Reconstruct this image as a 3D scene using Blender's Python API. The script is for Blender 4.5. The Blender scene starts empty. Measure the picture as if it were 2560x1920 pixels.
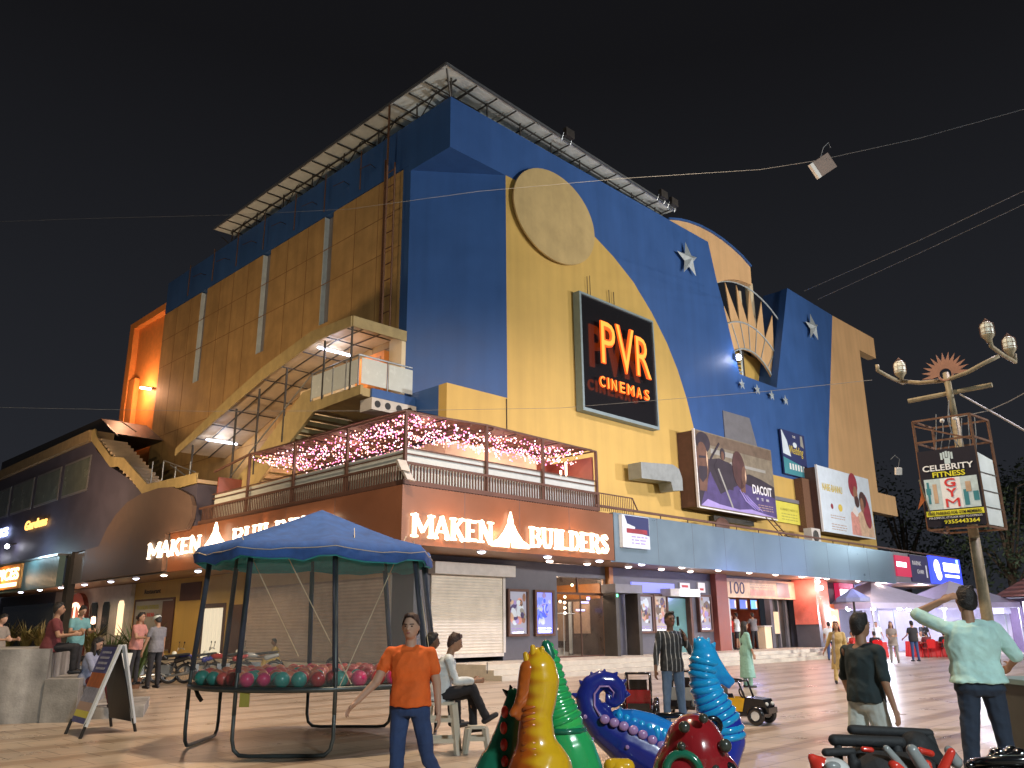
import bpy, math, random
from mathutils import Vector, Matrix, noise
random.seed(7)
R = math.radians
S = bpy.context.scene
COL = S.collection

# ---------------------------------------------------------------- camera
# calibrated from the vanishing points of the two facades
F_, PITCH, AX, ROLL = 2091.0, .285209, .780831, -.0096438
cam_d = bpy.data.cameras.new('camera')
cam = bpy.data.objects.new('camera', cam_d)
COL.objects.link(cam)
cp, sp = math.cos(PITCH), math.sin(PITCH)
Fw = Vector((0, cp, sp)); Up0 = Vector((0, -sp, cp)); Rt0 = Vector((1, 0, 0))
Rt = Rt0 * math.cos(ROLL) + Up0 * math.sin(ROLL)
Up = -Rt0 * math.sin(ROLL) + Up0 * math.cos(ROLL)
CAM = Vector((0, 0, 1.5))
cam.matrix_world = Matrix(((Rt.x, Up.x, -Fw.x, CAM.x), (Rt.y, Up.y, -Fw.y, CAM.y), (Rt.z, Up.z, -Fw.z, CAM.z), (0, 0, 0, 1)))
cam_d.sensor_width = 36; cam_d.lens = 36 * F_ / 2560
cam_d.clip_start = .05; cam_d.clip_end = 600
S.camera = cam

# ---------------------------------------------------------------- world: night sky
W = bpy.data.worlds.new("World"); S.world = W; W.use_nodes = True
nt = W.node_tree; nt.nodes.clear()
out = nt.nodes.new('ShaderNodeOutputWorld'); bg = nt.nodes.new('ShaderNodeBackground')
tc = nt.nodes.new('ShaderNodeTexCoord'); sx = nt.nodes.new('ShaderNodeSeparateXYZ'); cr = nt.nodes.new('ShaderNodeValToRGB')
nt.links.new(tc.outputs['Generated'], sx.inputs[0]); nt.links.new(sx.outputs['Z'], cr.inputs[0])
cr.color_ramp.elements[0].position = 0; cr.color_ramp.elements[0].color = (.021, .023, .029, 1)
cr.color_ramp.elements[1].position = .6; cr.color_ramp.elements[1].color = (.0066, .0066, .0078, 1)
nt.links.new(cr.outputs[0], bg.inputs[0]); bg.inputs[1].default_value = 1.0
nt.links.new(bg.outputs[0], out.inputs[0])

# ---------------------------------------------------------------- building frame: u along the lit facade, v away from it
O = Vector((-2.345, 28.889, 0))
rV = Vector((math.sin(AX), math.cos(AX), 0)); lV = Vector((-math.cos(AX), math.sin(AX), 0))
TH = math.atan2(rV.y, rV.x)
def P(u, v, z): return O + rV * u + lV * v + Vector((0, 0, z))

# ---------------------------------------------------------------- lights of the square (facade floods outside the picture, unseen lamps added as fill)
def lamp(name, kind, loc, power, color, size=.3, **k):
    d = bpy.data.lights.new(name, kind); d.energy = power; d.color = color
    if kind in ('POINT', 'SPOT'): d.shadow_soft_size = size
    if kind == 'SPOT': d.spot_size = k.get('angle', R(70)); d.spot_blend = k.get('blend', .5)
    o = bpy.data.objects.new(name, d); COL.objects.link(o); o.location = loc
    if 'aim' in k: o.rotation_euler = (Vector(k['aim']) - Vector(loc)).to_track_quat('-Z', 'Y').to_euler()
    return o
lamp('flood_lamp', 'SPOT', P(14, -46, 8.5), 40000, (1, .96, .92), .5, angle=R(64), aim=P(8, 0, 12))
lamp('flood_lamp', 'SPOT', P(37, -44, 8.5), 42000, (1, .9, .8), .5, angle=R(64), aim=P(30, 0, 12))
lamp('fill_lamp', 'SPOT', (-1, 12.5, 16), 9500, (1, .74, .5), .5, angle=R(120), aim=(-2, 20, 0))  # unseen overhead lamp added to brighten the paving
lamp('fill_lamp', 'SPOT', (16, 19, 19), 15000, (.95, .84, .95), .6, angle=R(120), aim=(14, 26, 0))
lamp('fill_lamp', 'SPOT', (6, -6, 8), 5200, (.86, .97, 1), .5, angle=R(120), aim=(2, 8, 1))  # unseen fill added behind the camera for the foreground
lamp('fill_lamp', 'SPOT', (-24, 1, 13), 5500, (1, .78, .5), .6, angle=R(90), aim=(-9, 36, 10))  # unseen warm fill added for the left side wall
lamp('side_fill', 'SPOT', P(-9.5, 9, 6.5), 2300, (1, .66, .36), .6, angle=R(130), blend=1, aim=P(0, 12, 12))  # added fill standing in for stair and terrace light on the side panels
lamp('side_fill', 'SPOT', P(-10, 20, 7), 1800, (1, .62, .34), .6, angle=R(130), blend=1, aim=P(0, 22, 12))
S.view_settings.view_transform = 'Standard'; S.view_settings.look = 'None'
S.view_settings.exposure = .12; S.view_settings.gamma = 1
S.cycles.max_bounces = 5; S.cycles.diffuse_bounces = 3; S.cycles.glossy_bounces = 3; S.cycles.transmission_bounces = 4
S.cycles.transparent_max_bounces = 8; S.cycles.sample_clamp_indirect = 4

# ---------------------------------------------------------------- materials
MATS = {}
def mat(name, col, rough=.6, metal=0, emis=None, es=1, var=.12, scale=3, streak=0, bump=0, bscale=30, coat=0, alpha=1, trans=0, spec=.5, sss=0):
    if name in MATS: return MATS[name]
    m = bpy.data.materials.new(name); m.use_nodes = True; n = m.node_tree; b = n.nodes['Principled BSDF']
    c = (*col, 1)
    b.inputs['Roughness'].default_value = rough; b.inputs['Metallic'].default_value = metal
    b.inputs['Specular IOR Level'].default_value = spec
    if coat: b.inputs['Coat Weight'].default_value = coat; b.inputs['Coat Roughness'].default_value = .08
    if alpha < 1: b.inputs['Alpha'].default_value = alpha
    if trans: b.inputs['Transmission Weight'].default_value = trans
    if sss: b.inputs['Subsurface Weight'].default_value = sss; b.inputs['Subsurface Scale'].default_value = .02
    t = n.nodes.new('ShaderNodeTexCoord')
    if emis:
        b.inputs['Emission Color'].default_value = (*emis, 1); b.inputs['Emission Strength'].default_value = es
    if var > 0:
        tx = n.nodes.new('ShaderNodeTexNoise'); tx.inputs['Scale'].default_value = scale; tx.inputs['Detail'].default_value = 6
        tx.inputs['Roughness'].default_value = .65
        n.links.new(t.outputs['Object'], tx.inputs['Vector'])
        mr = n.nodes.new('ShaderNodeMapRange'); mr.inputs[1].default_value = .3; mr.inputs[2].default_value = .7
        mr.inputs[3].default_value = 1 - var; mr.inputs[4].default_value = 1 + var
        n.links.new(tx.outputs['Fac'], mr.inputs[0])
        fac = mr.outputs[0]
        if streak:
            mp = n.nodes.new('ShaderNodeMapping'); mp.inputs['Scale'].default_value = (1.6, 1.6, .09)
            t2 = n.nodes.new('ShaderNodeTexNoise'); t2.inputs['Scale'].default_value = 1.4; t2.inputs['Detail'].default_value = 5
            n.links.new(t.outputs['Object'], mp.inputs[0]); n.links.new(mp.outputs[0], t2.inputs['Vector'])
            m2 = n.nodes.new('ShaderNodeMapRange'); m2.inputs[1].default_value = .38; m2.inputs[2].default_value = .68
            m2.inputs[3].default_value = 1; m2.inputs[4].default_value = 1 - streak
            n.links.new(t2.outputs['Fac'], m2.inputs[0])
            ml = n.nodes.new('ShaderNodeMath'); ml.operation = 'MULTIPLY'
            n.links.new(fac, ml.inputs[0]); n.links.new(m2.outputs[0], ml.inputs[1]); fac = ml.outputs[0]
        hs = n.nodes.new('ShaderNodeVectorMath'); hs.operation = 'SCALE'; hs.inputs[0].default_value = col
        n.links.new(fac, hs.inputs['Scale']); n.links.new(hs.outputs[0], b.inputs['Base Color'])
        if rough > .15:
            m3 = n.nodes.new('ShaderNodeMapRange'); m3.inputs[3].default_value = max(.05, rough - .12); m3.inputs[4].default_value = min(1, rough + .12)
            n.links.new(tx.outputs['Fac'], m3.inputs[0]); n.links.new(m3.outputs[0], b.inputs['Roughness'])
    else: b.inputs['Base Color'].default_value = c
    if bump:
        tb = n.nodes.new('ShaderNodeTexNoise'); tb.inputs['Scale'].default_value = bscale; tb.inputs['Detail'].default_value = 4
        n.links.new(t.outputs['Object'], tb.inputs['Vector'])
        bp = n.nodes.new('ShaderNodeBump'); bp.inputs['Strength'].default_value = bump; bp.inputs['Distance'].default_value = .02
        n.links.new(tb.outputs['Fac'], bp.inputs['Height']); n.links.new(bp.outputs[0], b.inputs['Normal'])
    MATS[name] = m; return m
def gradmat(name, c0, c1, ax, a, b, rough=.22, wave=0):
    '''two paints blended across the object, as airbrushed on a toy'''
    m = mat(name, c0, rough, var=0, coat=.6); n = m.node_tree; bs = n.nodes['Principled BSDF']; t = n.nodes.new('ShaderNodeTexCoord'); s = n.nodes.new('ShaderNodeSeparateXYZ'); n.links.new(t.outputs['Object'], s.inputs[0])
    src = s.outputs[ax]
    if wave:
        w = n.nodes.new('ShaderNodeMath'); w.operation = 'SINE'; k = n.nodes.new('ShaderNodeMath'); k.operation = 'MULTIPLY'; k.inputs[1].default_value = 95; n.links.new(s.outputs[2], k.inputs[0]); n.links.new(k.outputs[0], w.inputs[0])
        q = n.nodes.new('ShaderNodeMath'); q.operation = 'MULTIPLY_ADD'; q.inputs[1].default_value = wave; n.links.new(w.outputs[0], q.inputs[0]); n.links.new(src, q.inputs[2]); src = q.outputs[0]
    tn = n.nodes.new('ShaderNodeTexNoise'); tn.inputs['Scale'].default_value = 9; n.links.new(t.outputs['Object'], tn.inputs['Vector']); q = n.nodes.new('ShaderNodeMath'); q.operation = 'MULTIPLY_ADD'; q.inputs[1].default_value = .06; n.links.new(tn.outputs['Fac'], q.inputs[0]); n.links.new(src, q.inputs[2])
    mr = n.nodes.new('ShaderNodeMapRange'); mr.interpolation_type = 'SMOOTHSTEP'; mr.inputs[1].default_value = a; mr.inputs[2].default_value = b; n.links.new(q.outputs[0], mr.inputs[0])
    mx = n.nodes.new('ShaderNodeMix'); mx.data_type = 'RGBA'; mx.inputs[6].default_value = (*c0, 1); mx.inputs[7].default_value = (*c1, 1); n.links.new(mr.outputs[0], mx.inputs[0]); n.links.new(mx.outputs[2], bs.inputs['Base Color']); return m
def glow(name, col, s): return mat(name, tuple(c * .22 for c in col), .5, emis=col, es=s, var=0)
def stripes(name, cols, axis, period, rough=.6, duty=.5, bump=0, wave=0, coat=0, metal=0):
    """two-colour bands along one object axis: corrugation, slats, cloth stripes"""
    if name in MATS: return MATS[name]
    m = bpy.data.materials.new(name); m.use_nodes = True; n = m.node_tree; b = n.nodes['Principled BSDF']
    b.inputs['Roughness'].default_value = rough; b.inputs['Metallic'].default_value = metal
    if coat: b.inputs['Coat Weight'].default_value = coat
    t = n.nodes.new('ShaderNodeTexCoord'); s = n.nodes.new('ShaderNodeSeparateXYZ'); n.links.new(t.outputs['Object'], s.inputs[0])
    src = s.outputs[axis]
    if wave:
        tn = n.nodes.new('ShaderNodeTexNoise'); tn.inputs['Scale'].default_value = 4
        n.links.new(t.outputs['Object'], tn.inputs['Vector'])
        ma = n.nodes.new('ShaderNodeMath'); ma.operation = 'MULTIPLY_ADD'; ma.inputs[1].default_value = wave
        n.links.new(tn.outputs['Fac'], ma.inputs[0]); n.links.new(src, ma.inputs[2]); src = ma.outputs[0]
    d = n.nodes.new('ShaderNodeMath'); d.operation = 'DIVIDE'; d.inputs[1].default_value = period; n.links.new(src, d.inputs[0])
    fr = n.nodes.new('ShaderNodeMath'); fr.operation = 'FRACT'; n.links.new(d.outputs[0], fr.inputs[0])
    if bump:
        pg = n.nodes.new('ShaderNodeMath'); pg.operation = 'PINGPONG'; pg.inputs[1].default_value = .5; n.links.new(d.outputs[0], pg.inputs[0])
        bp = n.nodes.new('ShaderNodeBump'); bp.inputs['Strength'].default_value = bump; bp.inputs['Distance'].default_value = period * .4
        n.links.new(pg.outputs[0], bp.inputs['Height']); n.links.new(bp.outputs[0], b.inputs['Normal'])
    gt = n.nodes.new('ShaderNodeMath'); gt.operation = 'GREATER_THAN'; gt.inputs[1].default_value = duty; n.links.new(fr.outputs[0], gt.inputs[0])
    mx = n.nodes.new('ShaderNodeMix'); mx.data_type = 'RGBA'
    mx.inputs[6].default_value = (*cols[0], 1); mx.inputs[7].default_value = (*cols[1], 1)
    n.links.new(gt.outputs[0], mx.inputs[0])
    tn = n.nodes.new('ShaderNodeTexNoise'); tn.inputs['Scale'].default_value = 2.5; tn.inputs['Detail'].default_value = 5
    n.links.new(t.outputs['Object'], tn.inputs['Vector'])
    mr = n.nodes.new('ShaderNodeMapRange'); mr.inputs[3].default_value = .75; mr.inputs[4].default_value = 1.2; n.links.new(tn.outputs['Fac'], mr.inputs[0])
    vm = n.nodes.new('ShaderNodeVectorMath'); vm.operation = 'SCALE'; n.links.new(mx.outputs[2], vm.inputs[0]); n.links.new(mr.outputs[0], vm.inputs['Scale'])
    n.links.new(vm.outputs[0], b.inputs['Base Color'])
    MATS[name] = m; return m

mat('blue_paint', (.028, .095, .29), .55, streak=.12, var=.1, scale=.5, bump=.15)
mat('yellow_paint', (.56, .375, .1), .6, streak=.1, var=.07, scale=.45, bump=.15)
mat('peach_paint', (.62, .39, .19), .6, streak=.12, var=.07, scale=.5, bump=.15)
mat('seam_tan', (.24, .13, .05), .7, var=.2)
mat('tan_panel', (.42, .27, .11), .65, streak=.18, var=.2, scale=.8)
mat('dark_blue', (.03, .04, .12), .7, var=.2)
mat('indigo', (.035, .03, .09), .7, var=.25)
mat('disc_paint', (.48, .36, .16), .6, var=.12, scale=1.2, streak=.1)
mat('orange_glow_paint', (.72, .27, .06), .65, var=.12)
mat('star_grey', (.4, .46, .48), .45, .2, var=.15, scale=4); mat('duct_grey', (.26, .29, .29), .5, .3, var=.15)
mat('steel', (.35, .38, .4), .35, .8, var=.1)
mat('dark_steel', (.07, .065, .06), .5, .5, var=.2)
mat('rust', (.16, .08, .045), .75, .2, var=.35, scale=14)
mat('brown_steel', (.11, .055, .04), .6, .2, var=.2)
mat('white_sheet', (.72, .8, .8), .5, var=.12, scale=2)
mat('white_paint', (.75, .75, .72), .5, var=.06)
mat('cream', (.72, .6, .4), .7, var=.1, scale=1)
mat('brown_clad', (.2, .085, .045), .35, var=.08, scale=1)
mat('alu_clad', (.17, .25, .32), .32, .35, var=.05, scale=1)
mat('soffit', (.3, .18, .11), .5, var=.12)
mat('grey_clad', (.2, .2, .22), .45, .2, var=.1)
mat('dark_wall', (.09, .09, .11), .45, var=.12)
mat('stone', (.5, .47, .4), .55, var=.14, scale=2.5)
mat('concrete', (.33, .33, .32), .8, var=.45, scale=1.6, streak=.45, bump=.3)
mat('glass_dark', (.05, .06, .06), .08, var=0, spec=.8)
mat('black', (.012, .012, .014), .5, var=0)
mat('gloss_black', (.012, .012, .014), .12, var=0, spec=.8)
mat('orange_wood', (.42, .16, .03), .4, var=.15)
mat('teal_clad', (.16, .27, .28), .4, .2, var=.08)
mat('red_brown', (.22, .06, .04), .5, var=.1)
mat('teal_glass', (.12, .25, .25), .12, var=0, spec=.8)
glow('neon', (1, .11, .008), 1.15); glow('neon_core', (1, .4, .05), 1.3)
glow('letter_white', (1, .76, .52), 4.5)
glow('tube', (.72, .78, 1), 14); glow('bulb_warm', (1, .62, .36), 9)
glow('downlight', (1, .78, .66), 12); glow('downlight_cool', (.8, .84, 1), 14)
glow('lit_cream', (1, .72, .42), .5)
# ---------------------------------------------------------------- mesh builder
class MB:
    def __init__(s, m='white_paint'): s.v = []; s.f = []; s.fm = []; s.m = m; s.sm = set(); s.smooth = False; s.cuts = []
    def add(s, vs, fs):
        o = len(s.v); s.cuts.append((o, len(s.f))); s.v += [Vector(p) for p in vs]
        for f in fs:
            if s.smooth: s.sm.add(len(s.f))
            s.f.append([i + o for i in f]); s.fm.append(s.m)
        return s
    def box(s, x0, x1, y0, y1, z0, z1):
        return s.add([(x, y, z) for x in (x0, x1) for y in (y0, y1) for z in (z0, z1)],
                     [(0, 1, 3, 2), (4, 6, 7, 5), (0, 4, 5, 1), (2, 3, 7, 6), (0, 2, 6, 4), (1, 5, 7, 3)])
    def bevbox(s, x0, x1, y0, y1, z0, z1, b=.02):
        # box with chamfered vertical edges
        pts = [(x0 + b, y0), (x1 - b, y0), (x1, y0 + b), (x1, y1 - b), (x1 - b, y1), (x0 + b, y1), (x0, y1 - b), (x0, y0 + b)]
        return s.prism(pts, 'z', z0, z1)
    def prism(s, pts, ax, a0, a1):
        """2-D outline extruded: ax 'y' takes (x,z) points, 'x' takes (y,z), 'z' takes (x,y)"""
        def q(p, a): return (p[0], a, p[1]) if ax == 'y' else (a, p[0], p[1]) if ax == 'x' else (p[0], p[1], a)
        n = len(pts)
        return s.add([q(p, a0) for p in pts] + [q(p, a1) for p in pts],
                     [list(range(n))[::-1], list(range(n, 2 * n))] + [(i, (i + 1) % n, (i + 1) % n + n, i + n) for i in range(n)])
    def bar(s, p, q, r, n=6, r2=None):
        p, q = Vector(p), Vector(q); d = (q - p)
        if d.length < 1e-6: return s
        d.normalize(); a = d.orthogonal().normalized(); b = d.cross(a); r2 = r if r2 is None else r2
        vs = [p + (a * math.cos(t) + b * math.sin(t)) * r for t in [2 * math.pi * i / n for i in range(n)]] + \
             [q + (a * math.cos(t) + b * math.sin(t)) * r2 for t in [2 * math.pi * i / n for i in range(n)]]
        return s.add(vs, [(i, (i + 1) % n, (i + 1) % n + n, i + n) for i in range(n)] + [list(range(n))[::-1], list(range(n, 2 * n))])
    def beam(s, p, q, w, h):
        """rectangular bar: w sideways, h up"""
        p, q = Vector(p), Vector(q); d = (q - p).normalized(); z = Vector((0, 0, 1))
        a = d.cross(z); a = Vector((1, 0, 0)) if a.length < 1e-3 else a.normalized(); b = a.cross(d)
        vs = [c + a * sx * w / 2 + b * sz * h / 2 for c in (p, q) for sx, sz in ((-1, -1), (1, -1), (1, 1), (-1, 1))]
        return s.add(vs, [(0, 1, 5, 4), (1, 2, 6, 5), (2, 3, 7, 6), (3, 0, 4, 7), (3, 2, 1, 0), (4, 5, 6, 7)])
    def tube(s, path, r, n=6):
        path = [Vector(p) for p in path]; vs = []; a = None
        for i, p in enumerate(path):
            d = (path[min(i + 1, len(path) - 1)] - path[max(i - 1, 0)]).normalized()
            a = d.orthogonal().normalized() if a is None else (a - d * a.dot(d)).normalized()
            b = d.cross(a); rr = r[i] if isinstance(r, (list, tuple)) else r
            vs += [p + (a * math.cos(t) + b * math.sin(t)) * rr for t in [2 * math.pi * k / n for k in range(n)]]
        fs = [(i * n + k, i * n + (k + 1) % n, (i + 1) * n + (k + 1) % n, (i + 1) * n + k) for i in range(len(path) - 1) for k in range(n)]
        return s.add(vs, fs + [list(range(n))[::-1], [len(vs) - n + k for k in range(n)]])
    def sph(s, c, r, seg=12, rings=8, M=None):
        c = Vector(c); rx, ry, rz = (r, r, r) if not isinstance(r, (tuple, list)) else r; vs = []
        for i in range(1, rings):
            t = math.pi * i / rings
            for k in range(seg):
                p = 2 * math.pi * k / seg
                vs.append(Vector((rx * math.sin(t) * math.cos(p), ry * math.sin(t) * math.sin(p), rz * math.cos(t))))
        vs += [Vector((0, 0, rz)), Vector((0, 0, -rz))]
        if M: vs = [M @ v for v in vs]
        fs = [(i * seg + k, (i + 1) * seg + k, (i + 1) * seg + (k + 1) % seg, i * seg + (k + 1) % seg) for i in range(rings - 2) for k in range(seg)]
        T, B = len(vs) - 2, len(vs) - 1
        fs += [(T, k, (k + 1) % seg) for k in range(seg)] + [(B, (rings - 2) * seg + (k + 1) % seg, (rings - 2) * seg + k) for k in range(seg)]
        return s.add([v + c for v in vs], fs)
    def cap(s, p, r1, q, r2, flat=None, n=10):
        """capsule with tapering radius; flat=(axis vector, factor) squashes it"""
        p, q = Vector(p), Vector(q); d = q - p; L = d.length
        if L < 1e-5: return s.sph(p, r1)
        d.normalize(); a = d.orthogonal().normalized()
        if flat: a = Vector(flat[0]); a = (a - d * a.dot(d)).normalized()
        b = d.cross(a); ka = flat[1] if flat else 1; vs = []; rg = []
        for t in (.15, .5, .85): rg.append((p - d * r1 * math.cos(t * math.pi / 2), r1 * math.sin(t * math.pi / 2)))
        rg.append((p, r1)); rg.append((q, r2))
        for t in (.85, .5, .15): rg.append((q + d * r2 * math.cos(t * math.pi / 2), r2 * math.sin(t * math.pi / 2)))
        for c, rr in rg: vs += [c + (a * math.cos(t) * ka + b * math.sin(t)) * rr for t in [2 * math.pi * k / n for k in range(n)]]
        fs = [(i * n + k, i * n + (k + 1) % n, (i + 1) * n + (k + 1) % n, (i + 1) * n + k) for i in range(len(rg) - 1) for k in range(n)]
        return s.add(vs, fs + [list(range(n))[::-1], [len(vs) - n + k for k in range(n)]])
    def loft(s, rings, n=16, ex=1):
        """rings: (center, half-width vector, half-depth vector)"""
        vs = []
        for c, a, b in rings:
            c, a, b = Vector(c), Vector(a), Vector(b)
            for k in range(n):
                t = 2 * math.pi * k / n; cx, sy = math.cos(t), math.sin(t)
                cx = math.copysign(abs(cx) ** ex, cx); sy = math.copysign(abs(sy) ** ex, sy)
                vs.append(c + a * cx + b * sy)
        fs = [(i * n + k, i * n + (k + 1) % n, (i + 1) * n + (k + 1) % n, (i + 1) * n + k) for i in range(len(rings) - 1) for k in range(n)]
        return s.add(vs, fs + [list(range(n))[::-1], [len(vs) - n + k for k in range(n)]])
    def torus(s, c, R1, r, ax=(0, 0, 1), n=20, k=8, sc=1):
        ax = Vector(ax).normalized(); a = ax.orthogonal().normalized(); b = ax.cross(a); c = Vector(c); vs = []
        for i in range(n):
            t = 2 * math.pi * i / n; e = a * math.cos(t) + b * math.sin(t)
            for j in range(k):
                p = 2 * math.pi * j / k; vs.append(c + e * (R1 + r * math.cos(p)) + ax * r * sc * math.sin(p))
        return s.add(vs, [(i * k + j, ((i + 1) % n) * k + j, ((i + 1) % n) * k + (j + 1) % k, i * k + (j + 1) % k) for i in range(n) for j in range(k)])
    def text(s, txt, o, x, y, h, depth=.01, w=None, off=0, align='L', italic=0):
        """lettering: cap height h, optional total width w; x,y unit vectors on the sign's face; grows towards x cross y"""
        cu = bpy.data.curves.new('t', 'FONT'); cu.body = txt; cu.size = 1; cu.extrude = .5; cu.offset = off; cu.resolution_u = 3
        ob = bpy.data.objects.new('t', cu); me = bpy.data.meshes.new_from_object(ob)
        if not me.vertices: return s
        xs = [v.co.x for v in me.vertices]; ys = [v.co.y for v in me.vertices]; x0, x1 = min(xs), max(xs); y0 = min(ys); y1 = max(ys)
        sy = h / (y1 - y0); sc = (w / (x1 - x0)) if w else sy
        x, y, o = Vector(x), Vector(y), Vector(o); z = x.cross(y); sh = {'L': 0, 'C': .5, 'R': 1}[align] * (x1 - x0) * sc
        s.add([o + x * ((v.co.x - x0) * sc - sh + italic * (v.co.y - y0) * sy) + y * (v.co.y - y0) * sy + z * (v.co.z + .5) * depth for v in me.vertices],
              [list(p.vertices) for p in me.polygons])
        bpy.data.objects.remove(ob); bpy.data.curves.remove(cu); bpy.data.meshes.remove(me); return s
    def mesh(s, name, org=None, remesh=None, smooth_it=0):
        me = bpy.data.meshes.new(name)
        vs = s.v if org is None else [v - org for v in s.v]
        me.from_pydata(vs, [], s.f); names = []
        for m in s.fm:
            if m not in names: names.append(m)
        for m in names: me.materials.append(MATS[m])
        me.polygons.foreach_set('material_index', [names.index(m) for m in s.fm])
        me.polygons.foreach_set('use_smooth', [i in s.sm for i in range(len(s.f))])
        me.update()
        if remesh: me = voxel(me, remesh, smooth_it)
        return me
_tmp = bpy.data.scenes.new('tmp')
def voxel(me, size, it=0, disp=None):
    ob = bpy.data.objects.new('v', me); _tmp.collection.objects.link(ob)
    m = ob.modifiers.new('r', 'REMESH'); m.mode = 'VOXEL'; m.voxel_size = size; m.use_smooth_shade = True
    if it: k = ob.modifiers.new('s', 'SMOOTH'); k.iterations = it; k.factor = .5
    _tmp.view_layers[0].update(); dg = _tmp.view_layers[0].depsgraph
    new = bpy.data.meshes.new_from_object(ob.evaluated_get(dg), depsgraph=dg)
    if not new.materials and me.materials: new.materials.append(me.materials[0])
    bpy.data.objects.remove(ob); new.polygons.foreach_set('use_smooth', [True] * len(new.polygons)); return new

# ---------------------------------------------------------------- things and parts
class T:
    """a top-level thing: an Empty at its base. frame 'b' = building coords, 'w' = world coords, 'l' = own local coords"""
    def __init__(s, name, label, cat, loc=(0, 0, 0), frame='w', rz=0, group=None):
        o = s.o = bpy.data.objects.new(name, None); COL.objects.link(o); o.empty_display_size = .2
        o['label'] = label; o['category'] = cat
        if group: o['group'] = group
        s.org = Vector(loc) if frame != 'l' else None
        if frame == 'b': o.location = P(*loc); o.rotation_euler.z = TH
        else: o.location = loc; o.rotation_euler.z = rz
    def part(s, name, mb, parent=None, label=None, **k):
        o = bpy.data.objects.new(name, mb.mesh(name, s.org, **k)); COL.objects.link(o); o.parent = parent or s.o
        if label: o['label'] = label
        return o
def each(t, name, mb, parent=None, label=None):
    '''every shape added to the builder becomes a part of its own'''
    r = []
    for i, (v0, f0) in enumerate(mb.cuts):
        v1, f1 = mb.cuts[i + 1] if i + 1 < len(mb.cuts) else (len(mb.v), len(mb.f)); q = MB()
        q.v = mb.v[v0:v1]; q.f = [[j - v0 for j in f] for f in mb.f[f0:f1]]; q.fm = mb.fm[f0:f1]; q.sm = {j - f0 for j in mb.sm if f0 <= j < f1}
        r.append(t.part(name, q, parent, label))
    return r
def solo(name, mb, label, cat, loc=(0, 0, 0), frame='w', rz=0, group=None, kind=None, **k):
    """a thing that is one mesh"""
    o = bpy.data.objects.new(name, mb.mesh(name, None if frame == 'l' else Vector(loc), **k)); COL.objects.link(o)
    if frame == 'b': o.location = P(*loc); o.rotation_euler.z = TH
    else: o.location = loc; o.rotation_euler.z = rz
    if label: o['label'] = label
    if cat: o['category'] = cat
    if group: o['group'] = group
    if kind: o['kind'] = kind
    return o
def copy_tree(o, parent=None, depth=0):
    c = o.copy(); COL.objects.link(c)
    if parent: c.parent = parent
    for ch in list(o.children):
        if depth < 3: copy_tree(ch, c, depth + 1)
    return c
def dup(root, loc=None, rz=None, label=None, frame='w'):
    c = copy_tree(root)
    if loc is not None: c.location = P(*loc) if frame == 'b' else loc
    if rz is not None: c.rotation_euler.z = rz
    if label: c['label'] = label
    return c

# ---------------------------------------------------------------- ground: one sheet, polished paving in bands
gm = bpy.data.materials.new('paving'); gm.use_nodes = True; n = gm.node_tree; b = n.nodes['Principled BSDF']
t = n.nodes.new('ShaderNodeTexCoord'); mp = n.nodes.new('ShaderNodeMapping'); mp.vector_type = 'TEXTURE'
mp.inputs['Location'].default_value = O; mp.inputs['Rotation'].default_value = (0, 0, TH)
n.links.new(t.outputs['Object'], mp.inputs[0])
br = n.nodes.new('ShaderNodeTexBrick'); br.offset = .5; br.inputs['Scale'].default_value = 1; br.inputs['Brick Width'].default_value = .6
br.inputs['Row Height'].default_value = .6; br.inputs['Mortar Size'].default_value = .009; br.inputs['Mortar Smooth'].default_value = .3
br.inputs['Color1'].default_value = (.47, .395, .31, 1); br.inputs['Color2'].default_value = (.4, .335, .265, 1); br.inputs['Mortar'].default_value = (.13, .1, .08, 1)
n.links.new(mp.outputs[0], br.inputs['Vector'])
sx = n.nodes.new('ShaderNodeSeparateXYZ'); n.links.new(mp.outputs[0], sx.inputs[0])
nw = n.nodes.new('ShaderNodeTexNoise'); nw.inputs['Scale'].default_value = .35; n.links.new(mp.outputs[0], nw.inputs['Vector'])
ma = n.nodes.new('ShaderNodeMath'); ma.operation = 'ADD'; ma.inputs[1].default_value = 5.05 + 127.0; n.links.new(sx.outputs[1], ma.inputs[0])
dv = n.nodes.new('ShaderNodeMath'); dv.operation = 'DIVIDE'; dv.inputs[1].default_value = 1.27; n.links.new(ma.outputs[0], dv.inputs[0])
fr = n.nodes.new('ShaderNodeMath'); fr.operation = 'FRACT'; n.links.new(dv.outputs[0], fr.inputs[0])
lt = n.nodes.new('ShaderNodeMath'); lt.operation = 'LESS_THAN'; lt.inputs[1].default_value = .3; n.links.new(fr.outputs[0], lt.inputs[0])
mx = n.nodes.new('ShaderNodeMix'); mx.data_type = 'RGBA'; mx.blend_type = 'MULTIPLY'; mx.inputs[7].default_value = (.68, .62, .57, 1)
sc = n.nodes.new('ShaderNodeMath'); sc.operation = 'MULTIPLY'; sc.inputs[1].default_value = .9; n.links.new(lt.outputs[0], sc.inputs[0])
n.links.new(sc.outputs[0], mx.inputs[0]); n.links.new(br.outputs['Color'], mx.inputs[6])
n2 = n.nodes.new('ShaderNodeTexNoise'); n2.inputs['Scale'].default_value = .8; n2.inputs['Detail'].default_value = 8; n2.inputs['Roughness'].default_value = .7
n.links.new(mp.outputs[0], n2.inputs['Vector'])
mr = n.nodes.new('ShaderNodeMapRange'); mr.inputs[1].default_value = .3; mr.inputs[2].default_value = .7; mr.inputs[3].default_value = .78; mr.inputs[4].default_value = 1.12
n.links.new(n2.outputs['Fac'], mr.inputs[0])
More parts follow.
